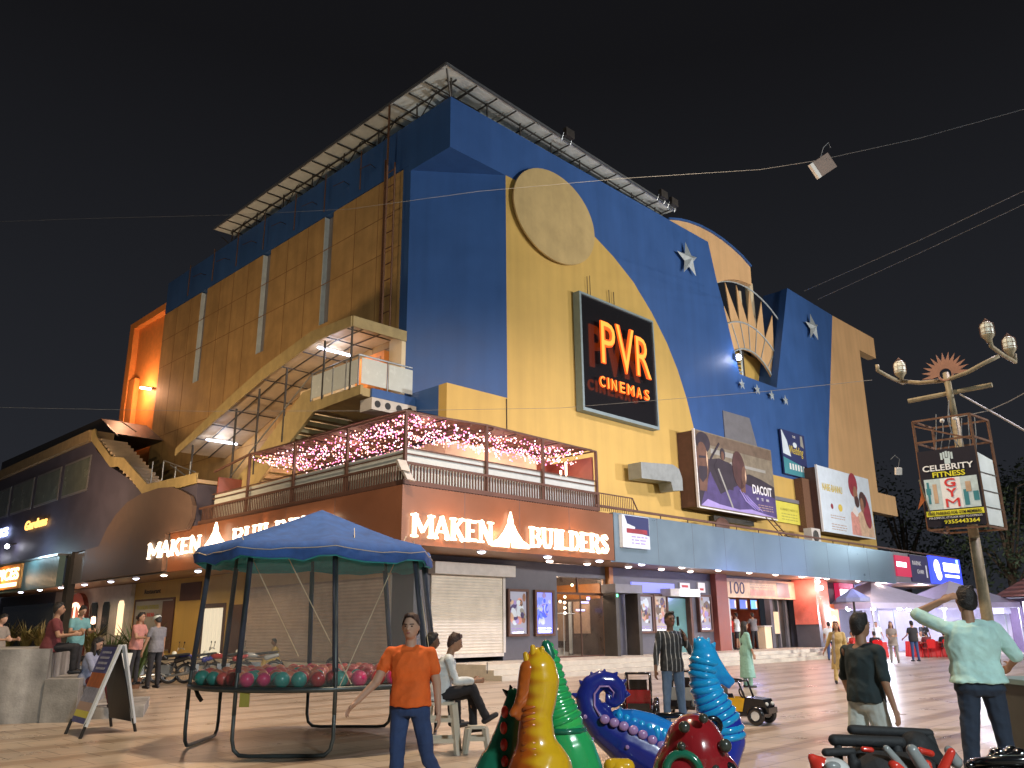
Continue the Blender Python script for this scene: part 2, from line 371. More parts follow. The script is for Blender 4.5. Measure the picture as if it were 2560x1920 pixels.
vm = n.nodes.new('ShaderNodeVectorMath'); vm.operation = 'SCALE'; n.links.new(mx.outputs[2], vm.inputs[0]); n.links.new(mr.outputs[0], vm.inputs['Scale'])
n.links.new(vm.outputs[0], b.inputs['Base Color'])
m3 = n.nodes.new('ShaderNodeMapRange'); m3.inputs[1].default_value = .3; m3.inputs[2].default_value = .7; m3.inputs[3].default_value = .24; m3.inputs[4].default_value = .42
n.links.new(n2.outputs['Fac'], m3.inputs[0]); n.links.new(m3.outputs[0], b.inputs['Roughness'])
bp = n.nodes.new('ShaderNodeBump'); bp.inputs['Strength'].default_value = .06; bp.inputs['Distance'].default_value = .01
n.links.new(br.outputs['Fac'], bp.inputs['Height']); bp.invert = True; n.links.new(bp.outputs[0], b.inputs['Normal'])
MATS['paving'] = gm
g = MB('paving'); g.add([(-250, -120, 0), (300, -120, 0), (300, 400, 0), (-250, 400, 0)], [(0, 1, 2, 3)])
solo('ground', g, None, None, kind='structure')
# ================================================================= CINEMA BUILDING
X, Y, Z = (1, 0, 0), (0, 1, 0), (0, 0, 1)
ARC = [(3.07, 19.7), (4.2, 19.72), (5.6, 19.68), (7.2, 19.42), (8.64, 18.97), (10.2, 18.3), (11.68, 17.45), (13.1, 16.2), (14.2, 14.95), (15.0, 13.7), (15.6, 12.4), (16.08, 10.94), (16.3, 9.55)]
SC = (23.3, 13.4)                                   # centre of the sunburst opening
def arcp(r, a0, a1, n, c=SC): return [(c[0] + r * math.cos(R(a0 + (a1 - a0) * i / n)), c[1] + r * math.sin(R(a0 + (a1 - a0) * i / n))) for i in range(n + 1)]
bld = T('cinema_building', 'big blue and yellow cinema block with arched facade and sunburst opening', 'cinema', (0, 0, 0), 'b')
OUT = arcp(7.38, 121, 65, 14)
m = MB('blue_paint')
m.prism([(0, 22), (0, 19.7)] + ARC + [(30.55, 9.55), (31.4, 12.7), (34.3, 21.74), (27.97, 21.9), (25.2, 14.83), (21.07, 14.8), (19.88, 18.75), (19.46, 19.84), (18.87, 22)], 'y', 0, .45)
bld.part('blue_wall', m)
m = MB('blue_paint')
m.prism([(0, 0), (3.07, .002), (0.002, 2.6)], 'z', 19.701, 21.99); m.add([(3.07, 0, 10.05), (0, 2.45, 10.05), (0, 2.45, 19.7), (3.07, 0, 19.7), (3.07, .6, 10.05), (.5, 2.6, 10.05), (.5, 2.6, 19.7), (3.07, .6, 19.7)],
      [(0, 3, 2, 1), (4, 5, 6, 7), (1, 2, 6, 5)])
m.box(0.002, .45, 2.45, 26.2, 20.0, 22); m.box(.03, .42, 2.45, 2.98, 5.6, 20.0)
m.prism([(.004, .452), (3.07, .452), (3.07, 1), (.004, 2.6)], 'z', 9.9, 10.049); m.box(.004, .45, .452, 8, 5.6, 9.9)
bld.part('corner_wall', m)
m = MB('yellow_paint')
m.prism([(0, 5.6), (0, 10.05), (3.07, 10.05)] + ARC + [(36.8, 9.55), (36.8, 5.6)], 'y', 0, .45)
bld.part('yellow_wall', m)
m = MB('peach_paint')
m.prism([(34.3, 21.74), (41.1, 21.76), (41.05, 20.2), (38.2, 20.18), (38.1, 10.08), (41.05, 10.09), (41.08, 8.72), (36.8, 8.7), (36.802, 9.55), (30.55, 9.55), (31.4, 12.7)], 'y', 0, .6)
bld.part('peach_wall', m)
m = MB('peach_paint')
top = [(15.12, 22.02), (16.1, 22.33), (17.08, 22.55), (18.23, 22.7), (19.4, 22.74), (20.5, 22.68), (21.6, 22.52), (22.6, 22.3), (23.55, 21.95)]
m.prism([(18.87, 22.001), (15.12, 22.001)] + top + [(23.5, 20.78)] + OUT[::-1][OUT[::-1].index(OUT[7]):] + [(19.46, 19.84)] if False else [(18.87, 22.003), (15.13, 22.003)] + top + [(23.5, 20.8)] + [p for p in OUT[::-1] if p[0] < 23.3] + [(19.47, 19.84)], 'y', .06, .4)
m.m = 'blue_paint'
for a, c in zip(top, top[1:]): m.beam((a[0], .2, a[1] + .05), (c[0], .2, c[1] + .05), .5, .1)
bld.part('arched_parapet', m)
# core volumes behind the screens
m = MB('dark_wall'); m.prism([(3.4, .6), (18.3, .6), (18.3, 26), (.6, 26), (.6, 3.1)], 'z', 4.02, 21.2); m.box(28.4, 36, .62, 24, 4.02, 20.5); m.box(18.3, 28.4, 5.2, 24, 4.02, 13.9); m.box(18.3, 28.4, 1.6, 5.2, 4.02, 13.9); m.box(27, 36, .62, 3, 0, 4)
bld.part('core_block', m)
m = MB('yellow_paint'); m.box(18.4, 27.2, 1.3, 1.5, 9.6, 17.0); m.m = 'blue_paint'; m.prism([(25.3, 14.84), (28.05, 21.88), (28.6, 21.88), (25.85, 14.84)], 'y', .452, 1.7)
bld.part('inner_wall', m)
# sunburst: rays cut from flat sheet between tube arcs
m = MB('peach_paint')
tipA = [115.5, 106, 95.5, 85, 74, 63.5, 53.5]; pts = []
tips = [(20.9, 18.9), (21.25, 20.45), (22.5, 20.65), (23.95, 20.7), (25.35, 20.4), (26.6, 19.85), (27.35, 18.7)]
notch = [(20.6, 17.0), (21.55, 17.95), (22.5, 18.35), (23.45, 18.5), (24.4, 18.4), (25.35, 18.0), (26.3, 17.3), (26.75, 16.6)]
outl = []
for i in range(7): outl += [notch[i], tips[i]]
outl += [notch[7]]
inner = arcp(3.35, 25, 140, 14, (23.2, 13.4))
m.prism(outl + [(26.6, 15.2)] + inner + [(20.3, 15.9)], 'y', .5, .56)
for a in range(7):
    c = ((notch[a][0] + notch[a + 1][0]) / 2, 16.7)
bld.part('sunburst_rays', m)
m = MB('star_grey')
for rr, a0, a1, cc, y in ((7.38, 120, 38, SC, .42), (5.0, 120, 42, SC, .46), (3.38, 140, 25, (23.2, 13.4), .44)):
    pp = arcp(rr, a0, a1, 18, cc); m.tube([(p[0], y, p[1]) for p in pp], .045, 6)
for i in range(1, 7):
    m.bar((notch[i][0], .47, notch[i][1]), (23.25 + (notch[i][0] - 23.25) * .62, .47, 13.4 + (notch[i][1] - 13.4) * .68), .025, 5)
m.bar((22.2, .44, 16.5), (22.2, .44, 14.85), .05); m.bar((22.2, .44, 15.3), (21.1, .44, 14.85), .04)
bld.part('sunburst_frame', m)
m = MB('dark_steel')
for i in range(9): a = R(200 - i * 30); i = i + 2; m.add([(23.2, .9, 14.6 + i * .28), (23.2 + .95 * math.cos(a), .9 + .35 * math.sin(a), 14.6 + i * .28), (23.2 + .95 * math.cos(a + .5), .9 + .35 * math.sin(a + .5), 14.6 + i * .28), (23.2, .9, 14.68 + i * .28), (23.2 + .95 * math.cos(a), .9 + .35 * math.sin(a), 14.68 + i * .28), (23.2 + .95 * math.cos(a + .5), .9 + .35 * math.sin(a + .5), 14.68 + i * .28)], [(0, 1, 2), (3, 5, 4), (0, 3, 4, 1), (1, 4, 5, 2), (2, 5, 3, 0)])
m.bar((23.2, .9, 12), (23.2, .9, 17.0), .07); m.tube([(23.2 + .95 * math.cos(R(200 - i * 30)), .9 + .35 * math.sin(R(200 - i * 30)), 15.9 + i * .28) for i in range(9)], .03)
bld.part('spiral_stair', m)
m = MB('cream'); m.bar((27.2, 2.2, 15), (27.2, 2.2, 22.6), .25, 10); m.bar((26.5, 2.6, 15), (26.5, 2.6, 22.0), .18, 10)
each(bld, 'roof_pipe', m)
m = MB('disc_paint'); m.smooth = False
m.prism([(x, 18.72 + (z - 18.76) * .81) for x, z in arcp(2.62, 0, 360, 47, (5.9, 18.76))[:-1]], 'y', -.26, -.18); m.m = 'dark_steel'
for a in (30, 150, 270): m.bar((5.95 + 1.8 * math.cos(R(a)), -.18, 18.76 + 1.8 * math.sin(R(a))), (5.95 + 1.8 * math.cos(R(a)), .05, 18.76 + 1.8 * math.sin(R(a))), .04)
bld.part('round_disc', m)
m = MB('dark_steel'); m.bar((8.05, -.1, 16.6), (8.05, -.1, 15.6), .015, 4); m.bar((8.25, -.1, 16.7), (8.25, -.1, 15.6), .015, 4); m.bar((3.0, -.03, 10), (3.0, -.03, 7.6), .02, 4); each(bld, 'wall_cable', m)
lamp('opening_fill', 'POINT', P(21.6, .8, 15.4), 30, (1, .8, .5), .15)  # unseen lamp added to brighten the inside of the sunburst opening
m = MB('grey_clad'); m.prism([(18.9, 12.35), (21.6, 12.4), (22.4, 10.3), (22.4, 9.7), (18.9, 9.7)], 'y', -.05, -.002)
bld.part('window_patch', m)
def star(c, r, r2, v0, rot=90):
    s = MB('star_grey'); n = 5; vs = []
    for i in range(10):
        a = R(rot + i * 36); q = r if i % 2 == 0 else r2; vs.append((c[0] + q * math.cos(a), v0, c[1] + q * math.sin(a)))
    vs += [(c[0], v0 - .28 * r, c[1]), (c[0], v0 + .02, c[1])]
    s.add(vs, [(10, i, (i + 1) % 10) for i in range(10)] + [(11, (i + 1) % 10, i) for i in range(10)])
    s.m = 'dark_steel'; s.bar((c[0], v0, c[1]), (c[0], .02, c[1]), .03)
    return s
for i, (c, r, lab) in enumerate([((16.35, 20.05), 1.0, 'large silver star left of the sunburst'), ((30.5, 19.85), .95, 'large silver star on the blue tower right of the sunburst'),
    ((20.85, 14.13), .34, 'first small silver star below the opening'), ((22.5, 14.15), .34, 'second small silver star below the opening'), ((24.12, 14.13), .34, 'third small silver star below the opening'), ((25.75, 14.13), .34, 'last small silver star below the opening')]):
    o = bld.part('star', star(c, r, r * .38, -.2, 97), label=lab)
# side wall facing left: tan panels with slots between, blue beam over them
slots = [(8.1, 8.85), (13.7, 14.5), (20.6, 21.4)]
m = MB('tan_panel'); v = 2.98
for a, c in slots + [(26.2, 26.2)]:
    m.box(.001, .44, v, a - .002, 14.6 if v > 3 else 9.9, 19.95); v = c
m.box(.001, .44, 8, 26.2, 5.6, 14.598)
m.box(.001, .44, 2.981, 7.999, 9.9, 14.598) if False else None
m.m = 'seam_tan'
for z in (8, 10, 12.2, 16.5, 18.2): m.box(-.004, .001, 3 if z > 9.9 else 8, 26.2, z, z + .04)
for v in (4.6, 6.3, 10.2, 12, 15.9, 17.5, 19, 22.6, 24.4): m.box(-.004, .001, v, v + .04, 9.95, 19.95)
bld.part('panel_wall', m)
m = MB('grey_clad')
for a, c in slots: m.box(.25, .3, a, c - .002, 14.6, 19.95)
m.m = 'white_sheet'
for a, c in slots: m.box(.02, .25, c - .035, c - .004, 14.6, 19.95)
each(bld, 'panel_slot', m)
m = MB('rust')
for v in (5.64, 8.46, 11.06, 14.0, 16.8, 19.5, 22.5): m.bar((-.3, v, 20), (-.3, v, 21.9), .03, 5)
m.bar((-.5, 3.4, 12.6), (-.5, 3.4, 23), .05)
each(bld, 'wall_pole', m)
m = MB('rust')
for v in (5, 7, 9.6, 12.4, 15.3, 18.2, 21): m.add([(0, v, 20.9), (0, v, 20.94), (-.45, v - .3, 20.75), (-.45, v - .3, 20.79), (-.6, v + .35, 20.7), (-.6, v + .35, 20.74)], [(0, 2, 3, 1), (2, 4, 5, 3), (1, 3, 2, 0), (3, 5, 4, 2)])
each(bld, 'wall_bracket', m)
m = MB('rust')
for v, z1 in ((3.75, 20.6), (3.08, 20.2)): m.beam((-.35, v, 12.6), (-.35, v, z1), .05, .05)
for i in range(11): m.beam((-.35, 3.08, 12.9 + i * .7), (-.35, 3.75, 12.9 + i * .7), .035, .035)
bld.part('wall_ladder', m)
m = MB('orange_glow_paint')  # orange light of the wall lamp put into the end wing's colour
m.box(.35, .6, 26.2, 31.6, 5.6, 20.3); m.box(0, .35, 30.9, 31.6, 5.6, 20.3); m.box(0, .6, 26.201, 31.6, 20.3, 20.75); m.box(0.05, .35, 29.9, 30.9, 5.6, 16.8)
bld.part('end_wing', m)
# roof canopy of sheet on a steel truss
m = MB('white_sheet')
m.add([(-.55, -.35, 23.05), (15.3, -.35, 22.5), (15.3, 1.6, 22.55), (3, 4, 23.2), (3, 19.4, 23.1), (-.55, 19.4, 22.98)], [(0, 1, 2, 3), (0, 3, 4, 5)])
m.add([(-.55, -.35, 23.09), (15.3, -.35, 22.54), (15.3, 1.6, 22.59), (3, 4, 23.24), (3, 19.4, 23.14), (-.55, 19.4, 23.02)], [(3, 2, 1, 0), (5, 4, 3, 0)])
m.m = 'steel'; m.beam((-.55, -.35, 23.07), (15.3, -.35, 22.52), .06, .1); m.beam((-.55, -.35, 23.07), (-.55, 19.4, 23), .06, .1)
bld.part('roof_canopy', m)
m = MB('dark_steel')
for i in range(1, 19): v = i * 1.05; m.bar((-.5, v, 22.97), (2.9, v, 23.05), .035, 4)
for i in range(1, 14): u = i * 1.15; z = 23.0 - .0347 * u; m.bar((u, -.3, z - .05), (u, 1.9, z - .02), .035, 4)
for q in ((0.3, 0), (1.2, 0)): m.bar((q[0], .0, 22.93), (q[0], 19, 22.9), .04, 4); m.bar((0, q[0], 22.93), (15, q[0], 22.42), .04, 4)
m.bar((.15, .15, 21.9), (-.4, -.2, 23), .045); m.bar((.15, .15, 21.9), (.15, .15, 23), .05)
for k in range(7):
    v = 2.4 + 2.7 * k; m.bar((.2, v, 21.9), (.2, v, 22.95), .035, 4); m.bar((.2, v, 21.95), (.2, v + 1.3, 22.95), .025, 4); m.bar((.2, v - 1.3, 22.95), (.2, v, 21.95), .025, 4)
for k in range(7):
    u = 2.2 + 2 * k; z = 22.95 - .0347 * u; m.bar((u, .2, 21.9), (u, .2, z), .035, 4); m.bar((u, .2, 21.95), (u + 1, .2, z), .025, 4)
bld.part('roof_truss', m)
for u, v in ((6.6, -.35), (13.9, -.35), (14.9, -.3)):
    f = T('floodlight', {6.6: 'dark floodlight on the roof edge above the disc', 13.9: 'dark floodlight at the end of the roof sheet, left of a pair', 14.9: 'dark floodlight at the end of the roof sheet, right of a pair'}[u], 'floodlight', (u, v, 22.9 - .0347 * u), 'b', group='floodlights on the cinema roof')
    z = 22.9 - .0347 * u
    m = MB('dark_steel'); m.box(u - .28, u + .28, v - .3, v - .1, z + .15, z + .55); f.part('housing', m)
    m = MB('steel'); m.bar((u - .3, v - .15, z + .3), (u - .3, v, z), .02); m.bar((u + .3, v - .15, z + .3), (u + .3, v, z), .02); m.bar((u - .3, v, z), (u + .3, v, z), .02); f.part('bracket', m)

# ================================================================= podium: ground floor, fascias, soffit, steps
m = MB('brown_clad'); m.box(-3.8, 6.1, -2.5, -2.3, 3.9, 5.62); m.box(-3.8, -3.6, -2.298, 13.25, 3.9, 5.62)
for u in (-1.35, 1.1, 3.6): m.m = 'dark_wall'; m.box(u, u + .015, -2.503, -2.5, 3.9, 5.62)
for v in (1, 4, 7, 10): m.box(-3.803, -3.8, v, v + .015, 3.9, 5.62)
bld.part('brown_fascia', m)
m = MB('alu_clad'); m.box(6.14, 32.6, -2.5, -2.3, 3.86, 5.68)
m.m = 'grey_clad'; m.box(32.6, 44, -2.5, -2.3, 3.95, 5.7); m.box(43.8, 44, -2.298, 3, 3.95, 5.7)
m.m = 'dark_wall'
for u in (8.9, 11.4, 13.9, 16.4, 18.9, 21.4, 23.9, 26.4, 28.9): m.box(u, u + .012, -2.503, -2.5, 3.86, 5.68)
bld.part('grey_fascia', m)
m = MB('soffit'); m.box(-3.6, 43.8, -2.298, .0, 3.93, 4.02); m.box(-3.6, -1.3, .002, 45, 3.93, 4.02)
bld.part('soffit', m)
m = MB('dark_steel'); m.box(-3.5, 44, -2.29, -.01, 5.45, 5.58); m.box(-3.5, -.01, 0, 13, 5.45, 5.58); bld.part('terrace_slab', m)
# ground floor walls, right front
m = MB('dark_wall')
m.box(-1.3, -.6, 0, .5, .45, 3.92); m.box(2.75, 5.66, 0, .5, .45, 3.92); m.box(9.05, 17.6, .06, .5, .45, 3.92); m.box(-.6, 2.75, 0, .5, 3.3, 3.92)
m.box(5.66, 8.76, .1, .5, 3.44, 3.92); m.box(25.75, 29.7, 0.02, .5, .45, 3.92); m.box(17.6, 25.75, .05, .5, 3.8, 3.92)
m.box(-1.3, 27, -.02, .6, .0, .449)
bld.part('front_wall', m)
m = MB('red_brown'); m.box(16.6, 17.6, -.25, 0.05, .45, 3.93); bld.part('brown_pillar', m)
# side ground floor (left)
m = MB('yellow_paint'); m.box(-1.3, -1.1, 10.95, 23.0, 0, 3.92); m.m = 'dark_wall'; m.box(-1.3, -1.1, 0.502, 1.2, 0, 3.92); m.m = 'cream'; m.box(-1.299, -1.1, 1.2, 10.95, 3.26, 3.92)
m.m = 'grey_clad'; m.box(-1.3, -1.1, 23, 34, 0, 3.92); m.m = 'dark_wall'; m.box(-1.3, -1.1, 34, 46, 0, 3.92)
bld.part('side_wall', m)
mat('shop_white', (.5, .48, .45), .6, var=.12)
st = stripes('shutter_side', ((.58, .48, .4), (.5, .41, .34)), 2, .12, .5, .5, bump=.8, metal=.2)
st = stripes('shutter_white', ((.72, .68, .58), (.62, .58, .5)), 2, .1, .45, .5, bump=.8, metal=.2)
for a, c, lab in ((1.25, 6.0, 'tan side shutter nearest the corner'), (6.1, 10.9, 'tan side shutter further left')):
    m = MB('shutter_side'); m.box(-1.29, -1.2, a, c, .45, 3.26); o = bld.part('roller_shutter', m, label=lab)
    m = MB('shop_white'); m.box(-1.34, -1.28, a - .09, a, .45, 3.3); m.box(-1.34, -1.28, c, c + .05, .45, 3.3); each(bld, 'shutter_rail', m, o)
m = MB('shutter_white'); m.box(-.6, 2.68, -.06, -.001, .72, 3.28); sh = bld.part('roller_shutter', m, label='white shutter left of the poster cases')
m = MB('shop_white'); m.box(-.75, 3.0, -.42, -.065, 3.29, 3.68); bld.part('shutter_box', m, sh)
m = MB('shop_white'); m.box(2.68, 2.8, -.1, -.062, .72, 3.28); m.box(-.6, 2.7, -.1, -.062, .6, .715); each(bld, 'shutter_rail', m, sh)
m = MB('stone')
for i, (y0, z1) in enumerate(((-2.95, .15), (-2.6, .30), (-2.25, .45))): m.box(-.2 - .0 * i, 26.6, y0, -.022, z1 - .15 + (.0005 * i), z1)
steps = solo('entrance_steps', m, 'three long pale stone steps in front of the cinema entrance', 'steps', (0, -2, 0), 'b')
m = MB('stone'); m.box(-1.9, -1.302, .6, 22, 0, .42); solo('side_plinth', m, 'low stone plinth along the side wall behind the motorbikes', 'plinth', (-1.6, 1, 0), 'b')
# glazed entrance with the stairs inside
mat('lobby_wall', (.12, .085, .065), .3, var=.3, scale=2)
m = MB('grey_clad'); m.m = 'lobby_wall'; m.box(5.5, 9.1, 6, 6.2, .45, 4); m.box(5.5, 5.6, .5, 6, .45, 4); m.box(9.05, 9.15, .5, 6, .45, 4); m.m = 'stone'; m.box(5.6, 9.05, .5, 6, .3, .45)
for i in range(9): m.box(5.6, 8.1, 1.6 + i * .3, 6, .45 + i * .15, .6 + i * .15)
m.m = 'print_tan2'; mat('print_tan2', (.5, .36, .25), .5, var=.2)
for v, z0, z1 in ((1.2, 1.3, 2.6), (2.6, 1.0, 2.6), (4.2, 1.4, 2.7)): m.box(9.02, 9.048, v, v + .9, z0, z1)
m.m = 'orange_wood'; m.box(9.0, 9.048, .6, 5.9, 2.7, 3.3)
m.m = 'white_sheet'; m.box(8.98, 9.03, 3.7, 3.9, .5, 2.6); m.box(8.98, 9.03, 2.2, 2.35, .5, 2.6)
bld.part('lobby', m)
glow('lobby_lamp', (1, .72, .5), 7); glow('lobby_blue', (.4, .4, 1), 6)
m = MB('lobby_lamp')
for u, v, z in ((6.2, 1.2, 2.7), (7.0, .8, 2.5), (7.0, .8, 2.3), (7.0, .8, 2.1), (7.7, 1.4, 2.75), (6.4, 2.6, 3.2), (7.6, .9, 3.2), (8.3, 2.2, 2.6), (6.6, .9, 1.5)): m.sph((u, v, z), .06, 8, 6)
m.m = 'lobby_blue'; m.box(8.1, 8.6, .9, .95, 2.5, 2.56); m.box(8.2, 8.7, 1.2, 1.25, 2.2, 2.26); m.box(8.3, 8.45, .7, .75, 2.62, 2.74)
each(bld, 'lobby_lamp', m)
m = MB('white_sheet')
for u in (6.1, 6.5, 6.9, 7.3, 7.7, 8.1): m.bar((u, 1.5, .5), (u, 1.5, 2.1), .02, 5)
m.bar((6, 1.5, 2.1), (8.4, 1.5, 2.1), .02, 5); bld.part('lobby_rail', m)
mat('pane', (.04, .05, .05), .03, var=0, alpha=.2, spec=1)
m = MB('pane'); m.box(5.66, 8.76, .12, .13, .5, 2.78); m.box(5.66, 8.76, .12, .13, 2.86, 3.44)
gl = bld.part('entrance_glass', m)
m = MB('brown_steel'); m.box(5.66, 8.76, .08, .16, 2.78, 2.86)
for u in (5.66, 6.95, 8.68): m.box(u, u + .06, .081, .159, 2.86, 3.44)
m.box(7.15, 7.19, .1, .15, .5, 2.78); m.box(5.66, 8.76, .1, .15, .45, .5); bld.part('frame', m, gl)
m = MB('orange_wood'); m.box(8.78, 9.03, -.1, .3, .45, 3.92); bld.part('wooden_post', m)
# box-office opening
m = MB('red_brown'); m.box(17.6, 25.8, 5, 5.2, .45, 3.8); m.box(17.5, 17.6, .5, 5, .45, 3.8); m.box(23.0, 23.1, 1.2, 5, .45, 3.8); m.m = 'stone'; m.box(17.6, 25.8, .5, 5, .3, .45)
m.m = 'soffit'; m.box(17.6, 25.8, .5, 5, 3.8, 3.9); m.m = 'dark_wall'; m.box(22.2, 22.5, .1, .4, .45, 2.9); m.box(25.0, 25.75, .1, .5, .45, 2.9); m.m = 'dark_steel'; m.box(22.5, 25, .5, .55, .45, 2.9)
m.m = 'shop_white'; m.box(17.62, 18.1, -.02, .1, 1.55, 2.85); m.m = 'grey_clad'; m.box(17.62, 18.1, 0, .1, .45, 1.55)
m.m = 'grey_clad'; m.box(23.5, 23.6, .35, .49, .45, 2.9); m.box(24.3, 24.5, .35, .49, .45, 2.9); m.m = 'cream'; m.box(22.8, 23.4, .3, .4, 1.15, 2.25)
bld.part('ticket_hall', m)
glow('menu_blue', (.12, .18, .6), 1.3); glow('menu_cyan', (.15, .35, 1), 2.2); glow('menu_cream', (1, .75, .5), 1.2)
for i, (u0, u1, mm) in enumerate(((19.5, 20.2, 'menu_blue'), (20.6, 21.3, 'menu_blue'), (21.7, 22.3, 'menu_cyan'))):
    m = MB('black'); m.box(u0 - .04, u1 + .04, .9, .95, 2.35, 2.88); m.m = mm; m.box(u0, u1, .89, .899, 2.4, 2.84); m.m = 'menu_cream'; m.box(u1 - .12, u1, .885, .889, 2.45, 2.8)
    t_ = solo('menu_screen', m, ['blue menu screen over the counter, left one', 'blue menu screen over the counter, middle one', 'bright blue menu screen over the counter, right one'][i], 'screen', (u0, .9, 2.35), 'b', group='menu screens over the ticket counter')
m = MB('cream'); m.box(21.45, 22.1, .1, .6, .45, 1.5); m.m = 'shop_white'; m.box(21.4, 22.15, .05, .65, 1.5, 1.56)
solo('ticket_counter', m, 'pale counter beside the queueing men in the ticket hall', 'counter', (21.7, .3, .45), 'b')
# upper-left building wing over the left shops
# ================================================================= signs on the cinema
# big neon sign: glossy black panel in a pale frame, letters standing off it
s = T('cinema_sign', 'large square black sign with glowing orange neon PVR CINEMAS letters', 'sign', (7.1, -.3, 10.2), 'b')
mat('sign_frame', (.2, .27, .29), .5, var=.1); m = MB('sign_frame')
for a, c, d, e in ((7.1, 7.22, 10.22, 15.56), (12.44, 12.52, 10.22, 15.56)): m.box(a, c, -.42, -.05, d, e)
m.box(7.22, 12.44, -.42, -.05, 15.47, 15.56); m.box(7.22, 12.44, -.42, -.05, 10.22, 10.36)
s.part('frame', m)
m = MB('gloss_black'); m.box(7.222, 12.438, -.34, -.06, 10.362, 15.468); s.part('panel', m)
def neon(ch, u, z, h, w, y=-.62, off=.012, it=0):
    m = MB('neon'); m.text(ch, (u, y, z), X, Z, h, .07, w, off=off, italic=it); m.m = 'neon_core'
    m.text(ch, (u + .012, y - .075, z + .02), X, Z, h - .04, .006, w - .024, off=off - .03, italic=it); return m
for ch, u, z, h, w in (('P', 8.15, 12.45, 1.95, .98), ('V', 9.22, 12.3, 2.2, 1.3), ('R', 10.65, 12.4, 1.9, 1.08)): s.part('neon_letter', neon(ch, u, z, h, w, off=.02))
for i, ch in enumerate('CINEMAS'):
    w = {'I': .1, 'M': .5, 'C': .36}.get(ch, .36); u = (7.95, 8.48, 8.75, 9.33, 9.86, 10.55, 11.13)[i]
    s.part('neon_letter', neon(ch, u, 11.35, .5, w, off=.02))
m = MB('dark_steel')
for u in (7.0, 7.35): m.bar((u + 2.6, -.1, 15.5), (u + 2.6, -.1, 16.4), .02)
s.part('hanger', m)

# serif channel letters
GL = {'M': [((0, 0), (0, 1), 1), ((0, 1), (.5, .25), 1), ((.5, .25), (1, 1), .6), ((1, 1), (1, 0), 1)], 'A': [((.05, 0), (.5, 1), .6), ((.5, 1), (.95, 0), 1.1), ((.25, .32), (.75, .32), .5)],
      'K': [((.12, 0), (.12, 1), 1.1), ((.12, .42), (.85, 1), .7), ((.35, .55), (.9, 0), 1)], 'E': [((.12, 0), (.12, 1), 1.1), ((.1, .93), (.85, .93), .7), ((.1, .5), (.65, .5), .6), ((.1, .07), (.9, .07), .7)],
      'N': [((.08, 0), (.08, 1), .7), ((.08, 1), (.92, 0), 1.2), ((.92, 0), (.92, 1), .7)], 'B': [((.12, 0), (.12, 1), 1.1), ((.1, .94), (.7, .93), .6), ((.7, .93), (.86, .75), .9), ((.86, .75), (.66, .53), .9), ((.66, .53), (.1, .52), .6), ((.66, .53), (.94, .27), 1), ((.94, .27), (.72, .06), 1), ((.72, .06), (.1, .06), .6)],
      'U': [((.12, 1), (.12, .3), 1.1), ((.12, .3), (.3, .06), 1), ((.3, .06), (.66, .06), .8), ((.66, .06), (.85, .3), .7), ((.85, .3), (.85, 1), .7)], 'I': [((.5, 0), (.5, 1), 1.2)],
      'L': [((.12, 0), (.12, 1), 1.1), ((.1, .07), (.9, .07), .7)], 'D': [((.12, 0), (.12, 1), 1.1), ((.1, .94), (.6, .94), .6), ((.6, .94), (.92, .65), .9), ((.92, .65), (.92, .35), 1.1), ((.92, .35), (.6, .06), .9), ((.6, .06), (.1, .06), .6)],
      'R': [((.12, 0), (.12, 1), 1.1), ((.1, .94), (.7, .93), .6), ((.7, .93), (.86, .75), .9), ((.86, .75), (.66, .5), .9), ((.66, .5), (.1, .5), .6), ((.5, .5), (.95, 0), 1)], 'S': [((.85, .78), (.6, .95), .8), ((.6, .95), (.3, .92), .8), ((.3, .92), (.14, .72), 1), ((.14, .72), (.4, .55), 1), ((.4, .55), (.75, .4), 1), ((.75, .4), (.86, .22), 1), ((.86, .22), (.6, .05), .9), ((.6, .05), (.3, .06), .8), ((.3, .06), (.12, .25), .8)]}
SER = {'M': [(0, 0), (1, 0), (0, 1), (1, 1)], 'A': [(.05, 0), (.95, 0)], 'K': [(.12, 0), (.12, 1), (.85, 1), (.9, 0)], 'E': [(.12, 0), (.12, 1)], 'N': [(.08, 0), (.08, 1), (.92, 1)], 'B': [(.12, 0), (.12, 1)], 'U': [(.12, 1), (.85, 1)], 'I': [(.5, 0), (.5, 1)], 'L': [(.12, 0), (.12, 1)], 'D': [(.12, 0), (.12, 1)], 'R': [(.12, 0), (.12, 1), (.95, 0)], 'S': []}
def glyph(m, ch, o, x, y, w, h, d0, d1, k):
    """strokes with slab serifs; o = lower-left, x/y unit vectors, depth axis n"""
    o, x, y = Vector(o), Vector(x), Vector(y); nrm = x.cross(y)
    def stroke(a, b, t):
        a = Vector((a[0] * w, a[1] * h)); b = Vector((b[0] * w, b[1] * h)); d = (b - a); L = d.length; d /= L; p = Vector((-d.y, d.x)) * t / 2; a -= d * t * .12; b += d * t * .12
        q = [a - p, b - p, b + p, a + p]
        m.add([o + x * c.x + y * c.y + nrm * d0 for c in q] + [o + x * c.x + y * c.y + nrm * d1 for c in q], [(0, 1, 2, 3), (7, 6, 5, 4), (0, 4, 5, 1), (1, 5, 6, 2), (2, 6, 7, 3), (3, 7, 4, 0)])
    for a, b, t in GL[ch]: stroke(a, b, t * k)
    for a in SER[ch]:
        yy = a[1] + (.035 if a[1] == 0 else -.035); stroke((a[0] - k * 1.0 / w, yy), (a[0] + k * 1.0 / w, yy), k * .5)
